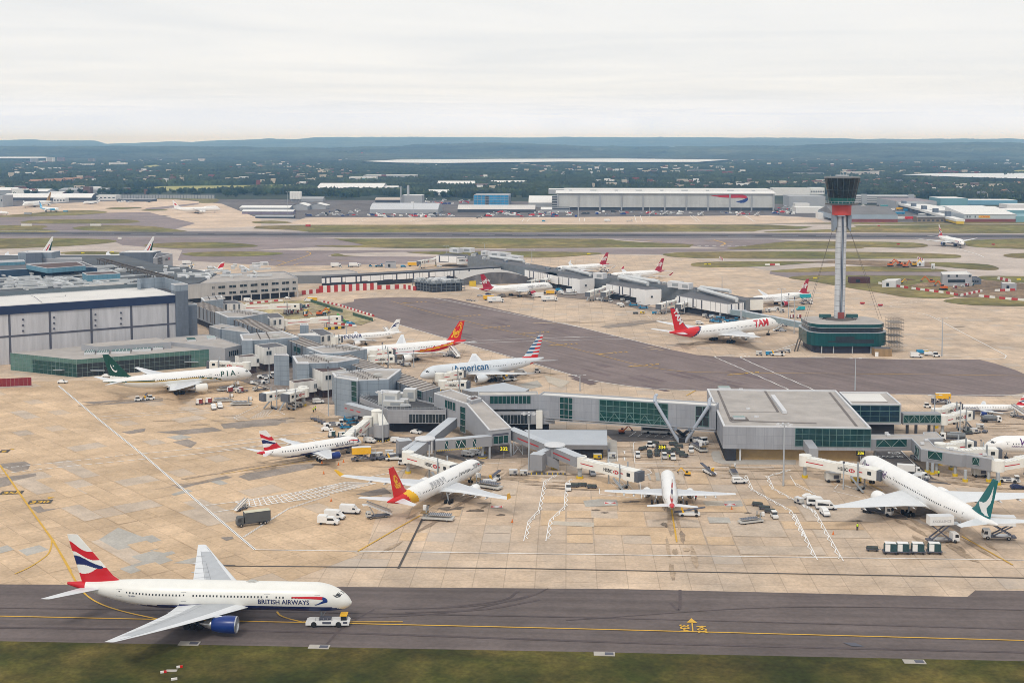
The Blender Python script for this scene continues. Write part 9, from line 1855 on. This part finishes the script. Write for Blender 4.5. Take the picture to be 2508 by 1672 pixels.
for k,(x0,x1)in enumerate(((262,370),(385,470),(480,560),(560,650),(650,735))):
 gable(('leftmost','second','third','fourth','rightmost')[k]+' of the orange brick terraces with tiled roofs at the left','K',x0,x1,490-k*6,440-k*5,22,mat('clay_tile',(.30,.17,.11),.85,var=.15,vs=.1),FOR_,.68,'brick_terrace')
for k,(x0,x1,yb)in enumerate(((285,350,475),(365,420,468),(470,540,472),(842,930,480),(930,1030,475),(1040,1140,470))):
 gable(('red-tiled terrace left of the tower cab, first','red-tiled terrace left of the tower cab, second','red-tiled terrace left of the tower cab, third','orange brick terrace right of the tower cab, first','orange brick terrace right of the tower cab, second','orange brick terrace right of the tower cab, third')[k],'J',x0,x1,yb,yb-32,20,mat('red_tile',(.36,.11,.07),.85,var=.15,vs=.1)if k<3 else MATS['clay_tile'],FOR_,.62,'brick_terrace')
def tiny(col):
 m=MB([col,GLSD]);side(m,[(-2.3,.25),(2.3,.25),(2.3,.8),(1.2,1.0),(.5,1.6),(-1.7,1.65),(-2.3,1.1)],.9,col,.2);m.add([(1.12,-.93,1.),(-1.6,-.93,1.05),(-1.5,-.8,1.5),(.5,-.8,1.5)],QF,GLSD);m.add([(1.12,.93,1.),(-1.6,.93,1.05),(-1.5,.8,1.5),(.5,.8,1.5)],QF,GLSD);return m
TINY=[]
for col in(VW,VW,SFLAT,mat('car_silver',(.45,.46,.47),.4,.4,var=0),mat('car_black',(.02,.02,.022),.4,var=0),BRT,BLU,VW):TINY.append(tiny(col))
TOBJ={}
def tinyput(k,p,rz,lab,grp,sc=1.,nm='parked_car',cat='car'):
 if(k,nm)not in TOBJ:o=TOBJ[(k,nm)]=TINY[k].obj(nm)
 else:o=TOBJ[(k,nm)].copy();COL.objects.link(o)
 o.location=(p.x,p.y,.1);o.rotation_euler=(0,0,rz);o.scale=(sc,sc,sc);tag(o,lab,cat,grp);return o
rs=random.Random(21)
for c,x0,x1,y0_,y1_,n,lab in(('L',1030,1800,752,780,50,'vehicle in the crowded yard before the grey vaulted shed'),('H',-180,640,738,778,66,'vehicle in the crowded yard before the long low vaulted shed'),('J',90,300,690,755,40,'car in the car park right of the hangar'),('L',450,960,720,770,28,'vehicle in the yard right of the silos'),('L',1560,1950,620,665,26,'car parked behind the grey vaulted shed'),('J',830,1360,668,720,20,'lorry or car in the yard behind the broad hall'),('K',1050,1370,620,650,22,'vehicle beside the far left jets'),('H',680,2300,735,758,46,'vehicle parked in the shade along the hangar front')):
 for k in range(n):
  p=g(c,rs.uniform(x0,x1),rs.uniform(y0_,y1_));big=rs.random()<.3
  tinyput(rs.randrange(8),p,HEAD+rs.choice((0,pi/2,pi,.5)),lab,lab.replace('vehicle','vehicles').replace('car ','cars '),1.9 if big else 1.15)
for k,(x,y,mm,lab)in enumerate(((1310,728,ABLU,'long blue trailer in the lorry yard'),(1235,755,ABLU,'short blue trailer in the lorry yard'),(1243,715,YEL,'orange trailer in the lorry yard'),(1100,690,TQ,'green trailer in the lorry yard'),(1325,800,BRT,'red lorry before the brown yard office'),(1145,722,VW,'white trailer at the left of the lorry yard'),(1240,800,VW,'white lorry before the brown yard office'))):
 p=g('J',x,y);t=thing('lorry_trailer',lab,'trailer',(p.x,p.y,0),HEAD+.2);m=MB([mm]);m.box((0,0,2.6),(15,3.,3.2),0,mm,FARW if k%2 else mm);m.obj('box',t);wheels(t,(-5,5),1.2,.6,.4)
for k,(x,y)in enumerate(((1040,765),(1110,770),(1180,768),(1260,766),(1330,770),(1420,768))):p=g('L',x,y);o=BPROTO[k%2].copy();COL.objects.link(o);o.location=(p.x,p.y,.1);o.scale=(16,2,2.2);tag(o,('red ' if k%2 else 'white ')+'long barrier before the grey vaulted shed','barrier','barriers before the grey vaulted shed')
FN=np.array
def lerpx(tbl,x):return np.interp(x,[a for a,b in tbl],[b for a,b in tbl])
S0=lambda c,x,y:(CR[c][0]+x/CR[c][2],CR[c][1]+y/CR[c][2])
r1t=[S0(*q)for q in[('K',-400,95),('K',0,93),('K',320,88),('K',480,97),('K',850,98),('K',920,112),('K',965,129),('K',1120,121),('K',1200,121),('K',1300,113),('K',1600,105),('K',1750,108),('K',1850,98),('K',2278,88),('L',150,80),('L',370,83),('L',560,70),('L',880,65),('L',940,68),('L',1000,62),('L',1400,66),('L',2278,70),('H',650,65),('H',1000,67),('H',1400,66),('H',2308,73),('J',380,73),('J',560,77),('J',690,75),('J',900,87),('J',1060,79),('J',1320,85),('J',1800,79),('J',1960,86),('J',2190,78),('J',2400,87),('J',2800,85)]]
r2t=[S0(*q)for q in[('K',-400,150),('K',0,152),('K',900,155),('K',1500,150),('K',2278,165),('L',700,170),('L',1200,155),('L',1500,138),('L',2000,126),('L',2278,126),('H',200,130),('H',500,145),('H',900,155),('H',1500,160),('H',2308,150),('J',300,150),('J',700,130),('J',1200,125),('J',2400,122),('J',2800,122)]]
rng=np.random.default_rng(4)
def vnoise(u,v,seed):
 iu,iv=np.floor(u).astype(np.int64),np.floor(v).astype(np.int64);fu,fv=u-iu,v-iv;fu=fu*fu*(3-2*fu);fv=fv*fv*(3-2*fv)
 def h(a,b):x=(a*374761393+b*668265263+seed*974711)&0xffffffff;x=((x^(x>>13))*1274126177)&0xffffffff;return((x^(x>>16))&0xffff)/65535.
 return(h(iu,iv)*(1-fu)+h(iu+1,iv)*fu)*(1-fv)+(h(iu,iv+1)*(1-fu)+h(iu+1,iv+1)*fu)*fv
def inpoly(px,py,poly):
 r=np.zeros(px.shape,bool);n=len(poly)
 for i in range(n):
  x1,y1_=poly[i];x2,y2_=poly[(i+1)%n];c=((y1_>py)!=(y2_>py))&(px<(x2-x1)*(py-y1_)/((y2_-y1_)or 1e-9)+x1);r^=c
 return r
def woodland(name,d0,d1,kstep,ncol,mm,kind):
 rows=int(math.log(d1/d0)/kstep);d=d0*np.exp(np.arange(rows+1)*kstep);th=np.linspace(-.46,.46,ncol+1)
 Dm,Th=np.meshgrid(d,th,indexing='ij');X=Dm*Th;Y=Dm+0*Th;px=1254+Th*FOC
 z1=HC+(352-lerpx(r1t,px))/FOC*21000;z2=HC+(352-lerpx(r2t,px))/FOC*10500
 sm=lambda a,b,x:(lambda t:t*t*(3-2*t))(np.clip((x-a)/(b-a),0,1))
 base=z2*sm(7200,10500,Dm)*(1-.45*sm(10500,13000,Dm));base=base+np.maximum(0,z1-.55*z2)*sm(13500,21000,Dm)
 base+=14*(vnoise(px/60.,np.log(Dm)*30,9)-.5)*sm(7000,9000,Dm)
 cu,cv=px*.42,np.log(Dm)*330;lo=vnoise(px*.022,np.log(Dm)*26,1)*.6+vnoise(px*.07,np.log(Dm)*80,2)*.4
 crown=vnoise(cu,cv,3)*.6+vnoise(cu*2.3,cv*2.3,5)*.4
 gr=np.clip(Dm/4200,1,2.2);dens=(lo>.36-.05*sm(3500,6000,Dm)).astype(float)
 can=dens*(2.5+15*crown**1.3)
 for poly in OUT:can[inpoly(X,Y,poly)]=-3.
 can[(lo<=.36-.05*sm(3500,6000,Dm))&(can>-1)]=-2.
 front=np.interp(px,[a for a,b in FR],[b for a,b in FR]);can[Dm<front]=-4.
 Zz=np.where(can<0,can-1,base+can)if d0<6000 else base+can
 V=np.stack([X,Y,Zz],-1).reshape(-1,3);nc=ncol+1;idx=(np.arange(rows)[:,None]*nc+np.arange(ncol)[None]).reshape(-1)
 keep=None
 zq=Zz.reshape(-1);F_=np.stack([idx,idx+1,idx+nc+1,idx+nc],-1)
 if d0<6000:F_=F_[(zq[F_]>-.5).any(1)]
 me=D.meshes.new(name);me.vertices.add(len(V));me.vertices.foreach_set('co',V.reshape(-1).astype(np.float32));me.loops.add(F_.size);me.loops.foreach_set('vertex_index',F_.reshape(-1).astype(np.int32));me.polygons.add(len(F_));me.polygons.foreach_set('loop_start',(np.arange(len(F_))*4).astype(np.int32));me.materials.append(mm);me.update(calc_edges=True)
 o=D.objects.new(name,me);COL.objects.link(o);o['kind']=kind;return o
OUT=list(FOOT)
OUT+=[[(q.x,q.y)for q in p]for p in[gl('K',[(940,535),(1500,498),(2838,480),(2600,525),(1900,556),(980,549)])]+FIELDS+LAKES]
FR=[(S0(c,x,y)[0],g(c,x,y).y)for c,x,y in(('K',-900,560),('K',0,560),('K',500,540),('K',960,560),('K',1900,562),('L',0,560),('L',600,590),('L',900,600),('L',1300,590),('L',1990,610),('H',0,600),('H',400,605),('H',470,560),('J',-100,560),('J',90,560),('J',600,575),('J',1200,600),('J',1600,612),('J',2300,640),('J',3000,640))]
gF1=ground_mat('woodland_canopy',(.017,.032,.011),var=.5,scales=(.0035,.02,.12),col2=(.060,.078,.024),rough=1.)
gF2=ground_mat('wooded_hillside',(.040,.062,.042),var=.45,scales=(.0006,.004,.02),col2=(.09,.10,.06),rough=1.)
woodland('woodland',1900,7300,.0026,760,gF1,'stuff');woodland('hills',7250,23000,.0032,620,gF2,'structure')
LF=[ground_mat('leaf_dark',(.030,.055,.020),var=.4,scales=(.05,.3,1.5)),ground_mat('leaf_mid',(.045,.078,.024),var=.4,scales=(.05,.3,1.5)),ground_mat('leaf_light',(.075,.105,.030),var=.4,scales=(.05,.3,1.5))]
BARK=mat('bark',(.06,.045,.035),.95,var=.2)
def mk_tree(kind,seed):
 r_=random.Random(seed);t=thing('tree' if kind!='poplar' else 'poplar_tree',None,'tree');H_,W_=(11,5.2)if kind=='round' else(9,7)if kind=='broad' else(19,2.6)
 m=MB([BARK]);m.cyl((0,0,0),(0,0,H_*.5),.35,.18,n=6,m=BARK)
 for k in range(4):a=r_.uniform(0,6.3);m.cyl((0,0,H_*.3),(W_*.5*cos(a),W_*.5*sin(a),H_*.6),.14,.06,n=5,m=BARK)
 m.obj('trunk',t);lm=LF[seed%3];m=MB([lm]);blobs=[]
 for k in range(9 if kind!='poplar' else 12):
  if kind=='poplar':z=H_*(.12+.8*k/12);w=W_*(.5+.5*sin(pi*(.15+.8*k/12)));blobs.append((r_.uniform(-.4,.4),r_.uniform(-.4,.4),z,w*.7,2.2))
  else:a,q=r_.uniform(0,6.3),W_*r_.uniform(.1,.62);blobs.append((q*cos(a),q*sin(a),H_*r_.uniform(.42,.86),W_*r_.uniform(.34,.52),W_*r_.uniform(.28,.42)))
 for(x,y,z,rx,rz)in blobs:
  for k in range(46):
   u,v=r_.uniform(-1,1),r_.uniform(0,6.283);s=sqrt(1-u*u);rr_=r_.uniform(.72,1.05);c=Vector((x+rx*s*cos(v)*rr_,y+rx*s*sin(v)*rr_,z+rz*u*rr_));nrm_=Vector((s*cos(v),s*sin(v),u+.4))+Vector((r_.gauss(0,.5),r_.gauss(0,.5),r_.gauss(0,.5)));nrm_.normalize();a_=nrm_.orthogonal().normalized()*r_.uniform(.5,1.);b_=nrm_.cross(a_).normalized()*r_.uniform(.5,1.);m.add([c+a_,c+b_,c-a_,c-b_],QF)
 m.obj('crown',t);return t
TREES={};rs=random.Random(9)
def trees(c,pts,n,kind,lab,grp,s0=.8,s1=1.3):
 P_=pts;
 for k in range(n):
  i=rs.randrange(len(P_)-1);t_=rs.random();x=P_[i][0]+(P_[i+1][0]-P_[i][0])*t_;y=P_[i][1]+(P_[i+1][1]-P_[i][1])*t_+rs.uniform(-8,8);p=g(c,x,y);v=rs.randrange(3);key=(kind,v);s=rs.uniform(s0,s1)
  if key not in TREES:r=TREES[key]=mk_tree(kind,v+(0 if kind=='round' else 3 if kind=='broad' else 6));r['label']=lab;r['group']=grp;r.location=(p.x,p.y,0);r.rotation_euler=(0,0,rs.uniform(0,6));r.scale=(s,)*3
  else:dup(TREES[key],(p.x,p.y,0),rs.uniform(0,6),lab,grp,s)
for a in(('K',[(100,590),(340,585)],3,'broad','dark tree before the white sheds at the far left'),('K',[(600,575),(820,572)],7,'broad','dark bushy tree before the grey-roofed shed'),('K',[(870,580),(950,575)],4,'round','tall dark tree at the end of the far left pier'),('K',[(960,572),(1500,570),(2000,575),(2352,570)],46,'broad','hedge tree along the near edge of the meadow'),('K',[(1940,590),(2140,600)],8,'round','dark tree right of the blast wall'),('K',[(1000,545),(1080,545)],2,'round','lone tree in the meadow edge at the left'),('K',[(1810,542),(1830,543)],1,'round','single round tree standing in the meadow'),('L',[(0,585),(330,570),(580,590)],22,'broad','dark tree behind the silos'),('L',[(640,590),(850,610)],16,'round','tree between silos and white warehouse'),('L',[(1090,575),(1220,578)],4,'round','light green tree before the white warehouse'),('L',[(1230,585),(1330,582)],5,'broad','dark tree beside the boiler chimneys'),('L',[(1420,590),(1760,600),(1980,600)],14,'broad','tree behind the boiler house'),('L',[(860,610),(910,612)],2,'round','tree before the small white roof'),('H',[(0,560),(350,580)],14,'broad','tree behind the blue sheeted block'),('H',[(480,500),(1100,498),(2300,497)],40,'broad','tree rising just behind the hangar roof'),('H',[(1260,495),(1340,490)],6,'poplar','tall poplar behind the middle of the hangar'),('H',[(1100,500),(1140,498)],3,'poplar','tall poplar behind the hangar, left group'),('H',[(1650,500),(1780,498)],7,'poplar','tall poplar behind the hangar emblem, left'),('H',[(2020,500),(2130,498)],6,'poplar','tall poplar behind the hangar emblem, right'),('J',[(10,505),(100,505)],5,'poplar','tall poplar at the right end of the hangar roof'),('J',[(150,505),(160,505)],1,'poplar','small conifer left of the tower cab'),('J',[(830,590),(1400,610)],22,'broad','dark tree behind the multi-storey car park'),('J',[(1460,612),(1600,615)],7,'round','dark tree behind the teal shed'),('J',[(1950,605),(2330,640)],18,'broad','dark tree behind the blue shed at the right'),('J',[(2170,425),(2290,430)],4,'poplar','pointed tree at the shore of the right-hand lake'),('J',[(1060,520),(1800,545)],18,'round','tree among the houses right of the tower cab'),('J',[(1140,425),(1240,470)],5,'round','tree right of the cream block'),('L',[(380,285),(700,310)][:0]or[(1250,560),(1320,560)],3,'round','tree between warehouse and chimneys')):trees(*a,a[4]+'s' if not a[4].endswith('s')else a[4])
def mk_house(mw,mr,seed):
 m=MB([mw,mr]);L_,W_,e,h=11,8,5.2,8.4;m.prism([Vector((-L_/2,-W_/2,0)),Vector((L_/2,-W_/2,0)),Vector((L_/2,W_/2,0)),Vector((-L_/2,W_/2,0))],0,e,mw,mw);m.add([(-L_/2,-W_/2,e),(-L_/2,W_/2,e),(-L_/2,0,h),(L_/2,-W_/2,e),(L_/2,W_/2,e),(L_/2,0,h)],[(0,1,2),(3,5,4)],mw);m.add([(-6,-4.6,4.9),(6,-4.6,4.9),(6,0,8.6),(-6,0,8.6),(6,4.6,4.9),(-6,4.6,4.9)],[(0,1,2,3),(3,2,4,5)],mr);m.box((2,0,9),(.9,.9,1.8),0,mr)
 for x in(-3.4,0,3.4):
  for z in(1.4,3.8):m.box((x,-W_/2-.02,z),(1.3,.06,1.2),0,FARD);m.box((x,W_/2+.02,z),(1.3,.06,1.2),0,FARD)
 return m
MRT=mat('roof_tile_brown',(.16,.10,.085),.9,var=.2,vs=.1);HT=[mk_house(FRED,MRT,0),mk_house(FARW,MRT,1),mk_house(FOR_,MATS['clay_tile'],2),mk_house(mat('grey_render',(.42,.40,.38),.8),mat('slate_roof',(.15,.15,.17),.8),3)];HO={}
def house(p,k,lab,grp,rz,sc=1.):
 if k not in HO:o=HO[k]=HT[k].obj('house')
 else:o=HO[k].copy();COL.objects.link(o)
 o.location=(p.x,p.y,0);o.rotation_euler=(0,0,rz);o.scale=(sc,sc,sc);tag(o,lab,'house',grp)
KN=('red brick house','white house','orange brick house','grey house')
for c,x0,x1,y0_,y1_,n,where in(('J',1250,2400,435,600,120,'in the suburb right of the tower cab'),('J',840,1250,430,500,24,'just right of the tower cab'),('J',0,520,330,470,34,'in the suburb left of the tower cab'),('K',0,300,480,520,14,'beside the orange brick terraces'),('L',100,900,300,345,50,'among the trees below the lake chimney'),('H',200,1400,320,450,30,'in the woods behind the hangar'),('H',1500,2308,330,450,24,'in the woods behind the hangar emblem')):
 for k in range(n):i=rs.choice((0,0,0,1,2,3));house(g(c,rs.uniform(x0,x1),rs.uniform(y0_,y1_)),i,KN[i]+' '+where,KN[i]+'s '+where,rs.choice((0,.3,1.57,1.2)),rs.uniform(.9,1.3))
m=MB([FARW,FTAN,FRED])
for k in range(2600):
 th_,dd=rs.uniform(-.42,.42),2600*math.exp(rs.random()**.8*1.35);x,y=dd*th_,dd
 if mnoise.noise(Vector((x/420,y/700,3)))<.06:continue
 if any(inpoly(np.array([x]),np.array([y]),o)[0]for o in OUT[-9:]):continue
 w,hh=rs.choice(((7,7),(8,8),(9,7),(12,8),(14,12),(24,9)));mm=rs.choice((FARW,FTAN,FTAN,FRED,MRT));m.box((x,y,hh/2+2),(w*rs.uniform(.8,1.3),10,hh+4),rs.uniform(-.3,.3),mm,rs.choice((FARW,FARG,MRT,MRT)))
m.obj('distant_town',kind='stuff',label='pale specks of distant houses and sheds scattered through the woods to the hills')
for c,x,y,w,lab in(('K',240,862,14,'white taxiway board on the grass at the far left'),('K',862,862,14,'white taxiway board on the middle grass island at the left'),('K',1078,985,4,'white sign at the tip of the left grass island'),('L',495,868,6,'pink hut on the grass strip beyond the runway'),('K',252,756,10,'grey hut on the grass at the far left'),('K',590,735,6,'blue hut on the far left apron edge')):
 p=g(c,x,y);t=thing('airfield_sign' if 'hut' not in lab else 'airfield_hut',lab,'sign' if 'hut' not in lab else 'hut',(p.x,p.y,.2));m=MB([FARW]);mm=BARW if 'white' in lab else FARG if 'grey' in lab else FARB if 'blue' in lab else WARN;m.box((0,0,1.8),(w,1.2 if 'hut' not in lab else 4,2.4),0,mm);m.obj('panel',t);m=MB([MAST])
 for s in(-1,1):m.bar((s*w*.4,0,0),(s*w*.4,0,.8),.3,m=MAST)
 m.obj('post_pair',t)
for c,x,y in(('J',2075,1032),('J',1220,1030),('J',475,1338),('M',262,768),('H',1800,1212),('H',1825,1212),('J',1045,862),('H',742,1118),('K',745,1110),('K',1010,1102),('J',2305,1350),('M',573,935),('M',692,948)):
 p=g(c,x,y);m=MB([YELD]);mm=WARN if(c,x)in(('J',2075),('J',1220),('J',1045),('M',573),('M',692))else mat('sign_board_yellow',(.75,.62,.03),.6);m.box((0,0,.9),(3.2,.5,1.1),0,mm);m.box((0,0,.2),(2,.4,.4),0,STRIP);o=m.obj('guidance_sign',label='small %s guidance board beside the far taxiways'%('red' if mm is WARN else 'yellow'),cat='sign',group='guidance boards');o.location=(p.x,p.y,.2)
 # ==== light, air, camera
w=D.worlds.new('World');SC.world=w;w.use_nodes=True;t=w.node_tree;bg=t.nodes['Background'];L=t.links.new
SUN_EL,SUN_AZ=rdn(48),rdn(200)
sk=nd(t,'ShaderNodeTexSky',sky_type='NISHITA');sk.sun_disc=False;sk.sun_elevation=SUN_EL;sk.sun_rotation=SUN_AZ;sk.altitude=100;sk.air_density=1.;sk.dust_density=2.
bg.inputs[1].default_value=.10;L(sk.outputs[0],bg.inputs[0])
tc=nd(t,'ShaderNodeTexCoord');sp=nd(t,'ShaderNodeSeparateXYZ');L(tc.outputs['Generated'],sp.inputs[0])
zz=nd(t,'ShaderNodeMath',operation='MAXIMUM');zz.inputs[1].default_value=.02;L(sp.outputs[2],zz.inputs[0])
dx=nd(t,'ShaderNodeMath',operation='DIVIDE');dy=nd(t,'ShaderNodeMath',operation='DIVIDE');L(sp.outputs[0],dx.inputs[0]);L(zz.outputs[0],dx.inputs[1]);L(sp.outputs[1],dy.inputs[0]);L(zz.outputs[0],dy.inputs[1])
cb=nd(t,'ShaderNodeCombineXYZ');L(dx.outputs[0],cb.inputs[0]);L(dy.outputs[0],cb.inputs[1])
mp=nd(t,'ShaderNodeMapping');mp.inputs['Scale'].default_value=(.20,.26,1);mp.inputs['Rotation'].default_value=(0,0,.12);L(cb.outputs[0],mp.inputs[0])
n1=nd(t,'ShaderNodeTexNoise',i_Scale=.8,i_Detail=5.,i_Roughness=.5);n1.inputs['Distortion'].default_value=1.2;L(mp.outputs[0],n1.inputs['Vector'])
n2=nd(t,'ShaderNodeTexNoise',i_Scale=3.1,i_Detail=5.,i_Roughness=.6);m3=nd(t,'ShaderNodeMapping');m3.inputs['Scale'].default_value=(1.6,1.6,6.);L(tc.outputs['Generated'],m3.inputs[0]);L(m3.outputs[0],n2.inputs['Vector'])
ad=nd(t,'ShaderNodeMath',operation='MULTIPLY_ADD');ad.inputs[1].default_value=.55;L(n2.outputs['Fac'],ad.inputs[0]);L(n1.outputs['Fac'],ad.inputs[2])
cr=nd(t,'ShaderNodeValToRGB');e=cr.color_ramp.elements;e[0].position=.58;e[0].color=(.875,.885,.895,1);e[1].position=.98;e[1].color=(.985,.975,.955,1);L(ad.outputs[0],cr.inputs[0])
b2=nd(t,'ShaderNodeBackground');b2.inputs[1].default_value=1.0;hr=nd(t,'ShaderNodeMapRange',interpolation_type='SMOOTHSTEP');hr.inputs[1].default_value=.0;hr.inputs[2].default_value=.045;hr.inputs[3].default_value=1.;hr.inputs[4].default_value=.0;L(sp.outputs[2],hr.inputs[0])
hm_=nd(t,'ShaderNodeMix',data_type='RGBA');hm_.inputs[6].default_value=(1,1,1,1);hm_.inputs[7].default_value=(1.04,1.13,1.36,1);L(hr.outputs[0],hm_.inputs[0])
hv=nd(t,'ShaderNodeVectorMath',operation='MULTIPLY');L(cr.outputs[0],hv.inputs[0]);L(hm_.outputs[2],hv.inputs[1]);L(hv.outputs[0],b2.inputs[0])
mx=nd(t,'ShaderNodeMixShader');mx.inputs[0].default_value=.93;L(bg.outputs[0],mx.inputs[1]);L(b2.outputs[0],mx.inputs[2]);L(mx.outputs[0],t.nodes['World Output'].inputs['Surface'])
sd=D.lights.new('sun','SUN');sd.energy=1.5;sd.angle=rdn(10);sd.color=(1.,.95,.88);so=D.objects.new('sun',sd);COL.objects.link(so)
v=Vector((sin(SUN_AZ)*cos(SUN_EL),cos(SUN_AZ)*cos(SUN_EL),sin(SUN_EL)));so.rotation_euler=(-v).to_track_quat('-Z','Y').to_euler();so.location=(0,0,300)
m=MB([]);m.box((0,12000,118),(30000,26000,240));hz_=m.obj('haze',kind='stuff');hm=D.materials.new('haze_air');hm.use_nodes=True;ht=hm.node_tree;ht.nodes.clear();ho=nd(ht,'ShaderNodeOutputMaterial');pv=nd(ht,'ShaderNodeVolumePrincipled');pv.inputs['Color'].default_value=(.27,.56,1.0,1);pv.inputs['Absorption Color'].default_value=(1,1,1,1);pv.inputs['Density'].default_value=HAZE_D;pv.inputs['Anisotropy'].default_value=.0;ht.links.new(pv.outputs[0],ho.inputs['Volume']);hz_.data.materials.clear();hz_.data.materials.append(hm)
cam=D.cameras.new('camera');co=D.objects.new('camera',cam);COL.objects.link(co);co.location=(0,0,HC);co.rotation_euler=(pi/2-PIT,0,0);cam.sensor_width=36;cam.lens=36*FOC/2508;cam.shift_y=-(836-CYP)/2508;cam.clip_start=1;cam.clip_end=60000;SC.camera=co
SC.view_settings.view_transform='Standard';SC.view_settings.look='None';SC.view_settings.exposure=0.;SC.view_settings.gamma=1
SC.cycles.max_bounces=6;SC.cycles.diffuse_bounces=3;SC.cycles.glossy_bounces=2;SC.cycles.transmission_bounces=2;SC.cycles.volume_bounces=3
SC.cycles.use_denoising=True;SC.cycles.filter_width=.9
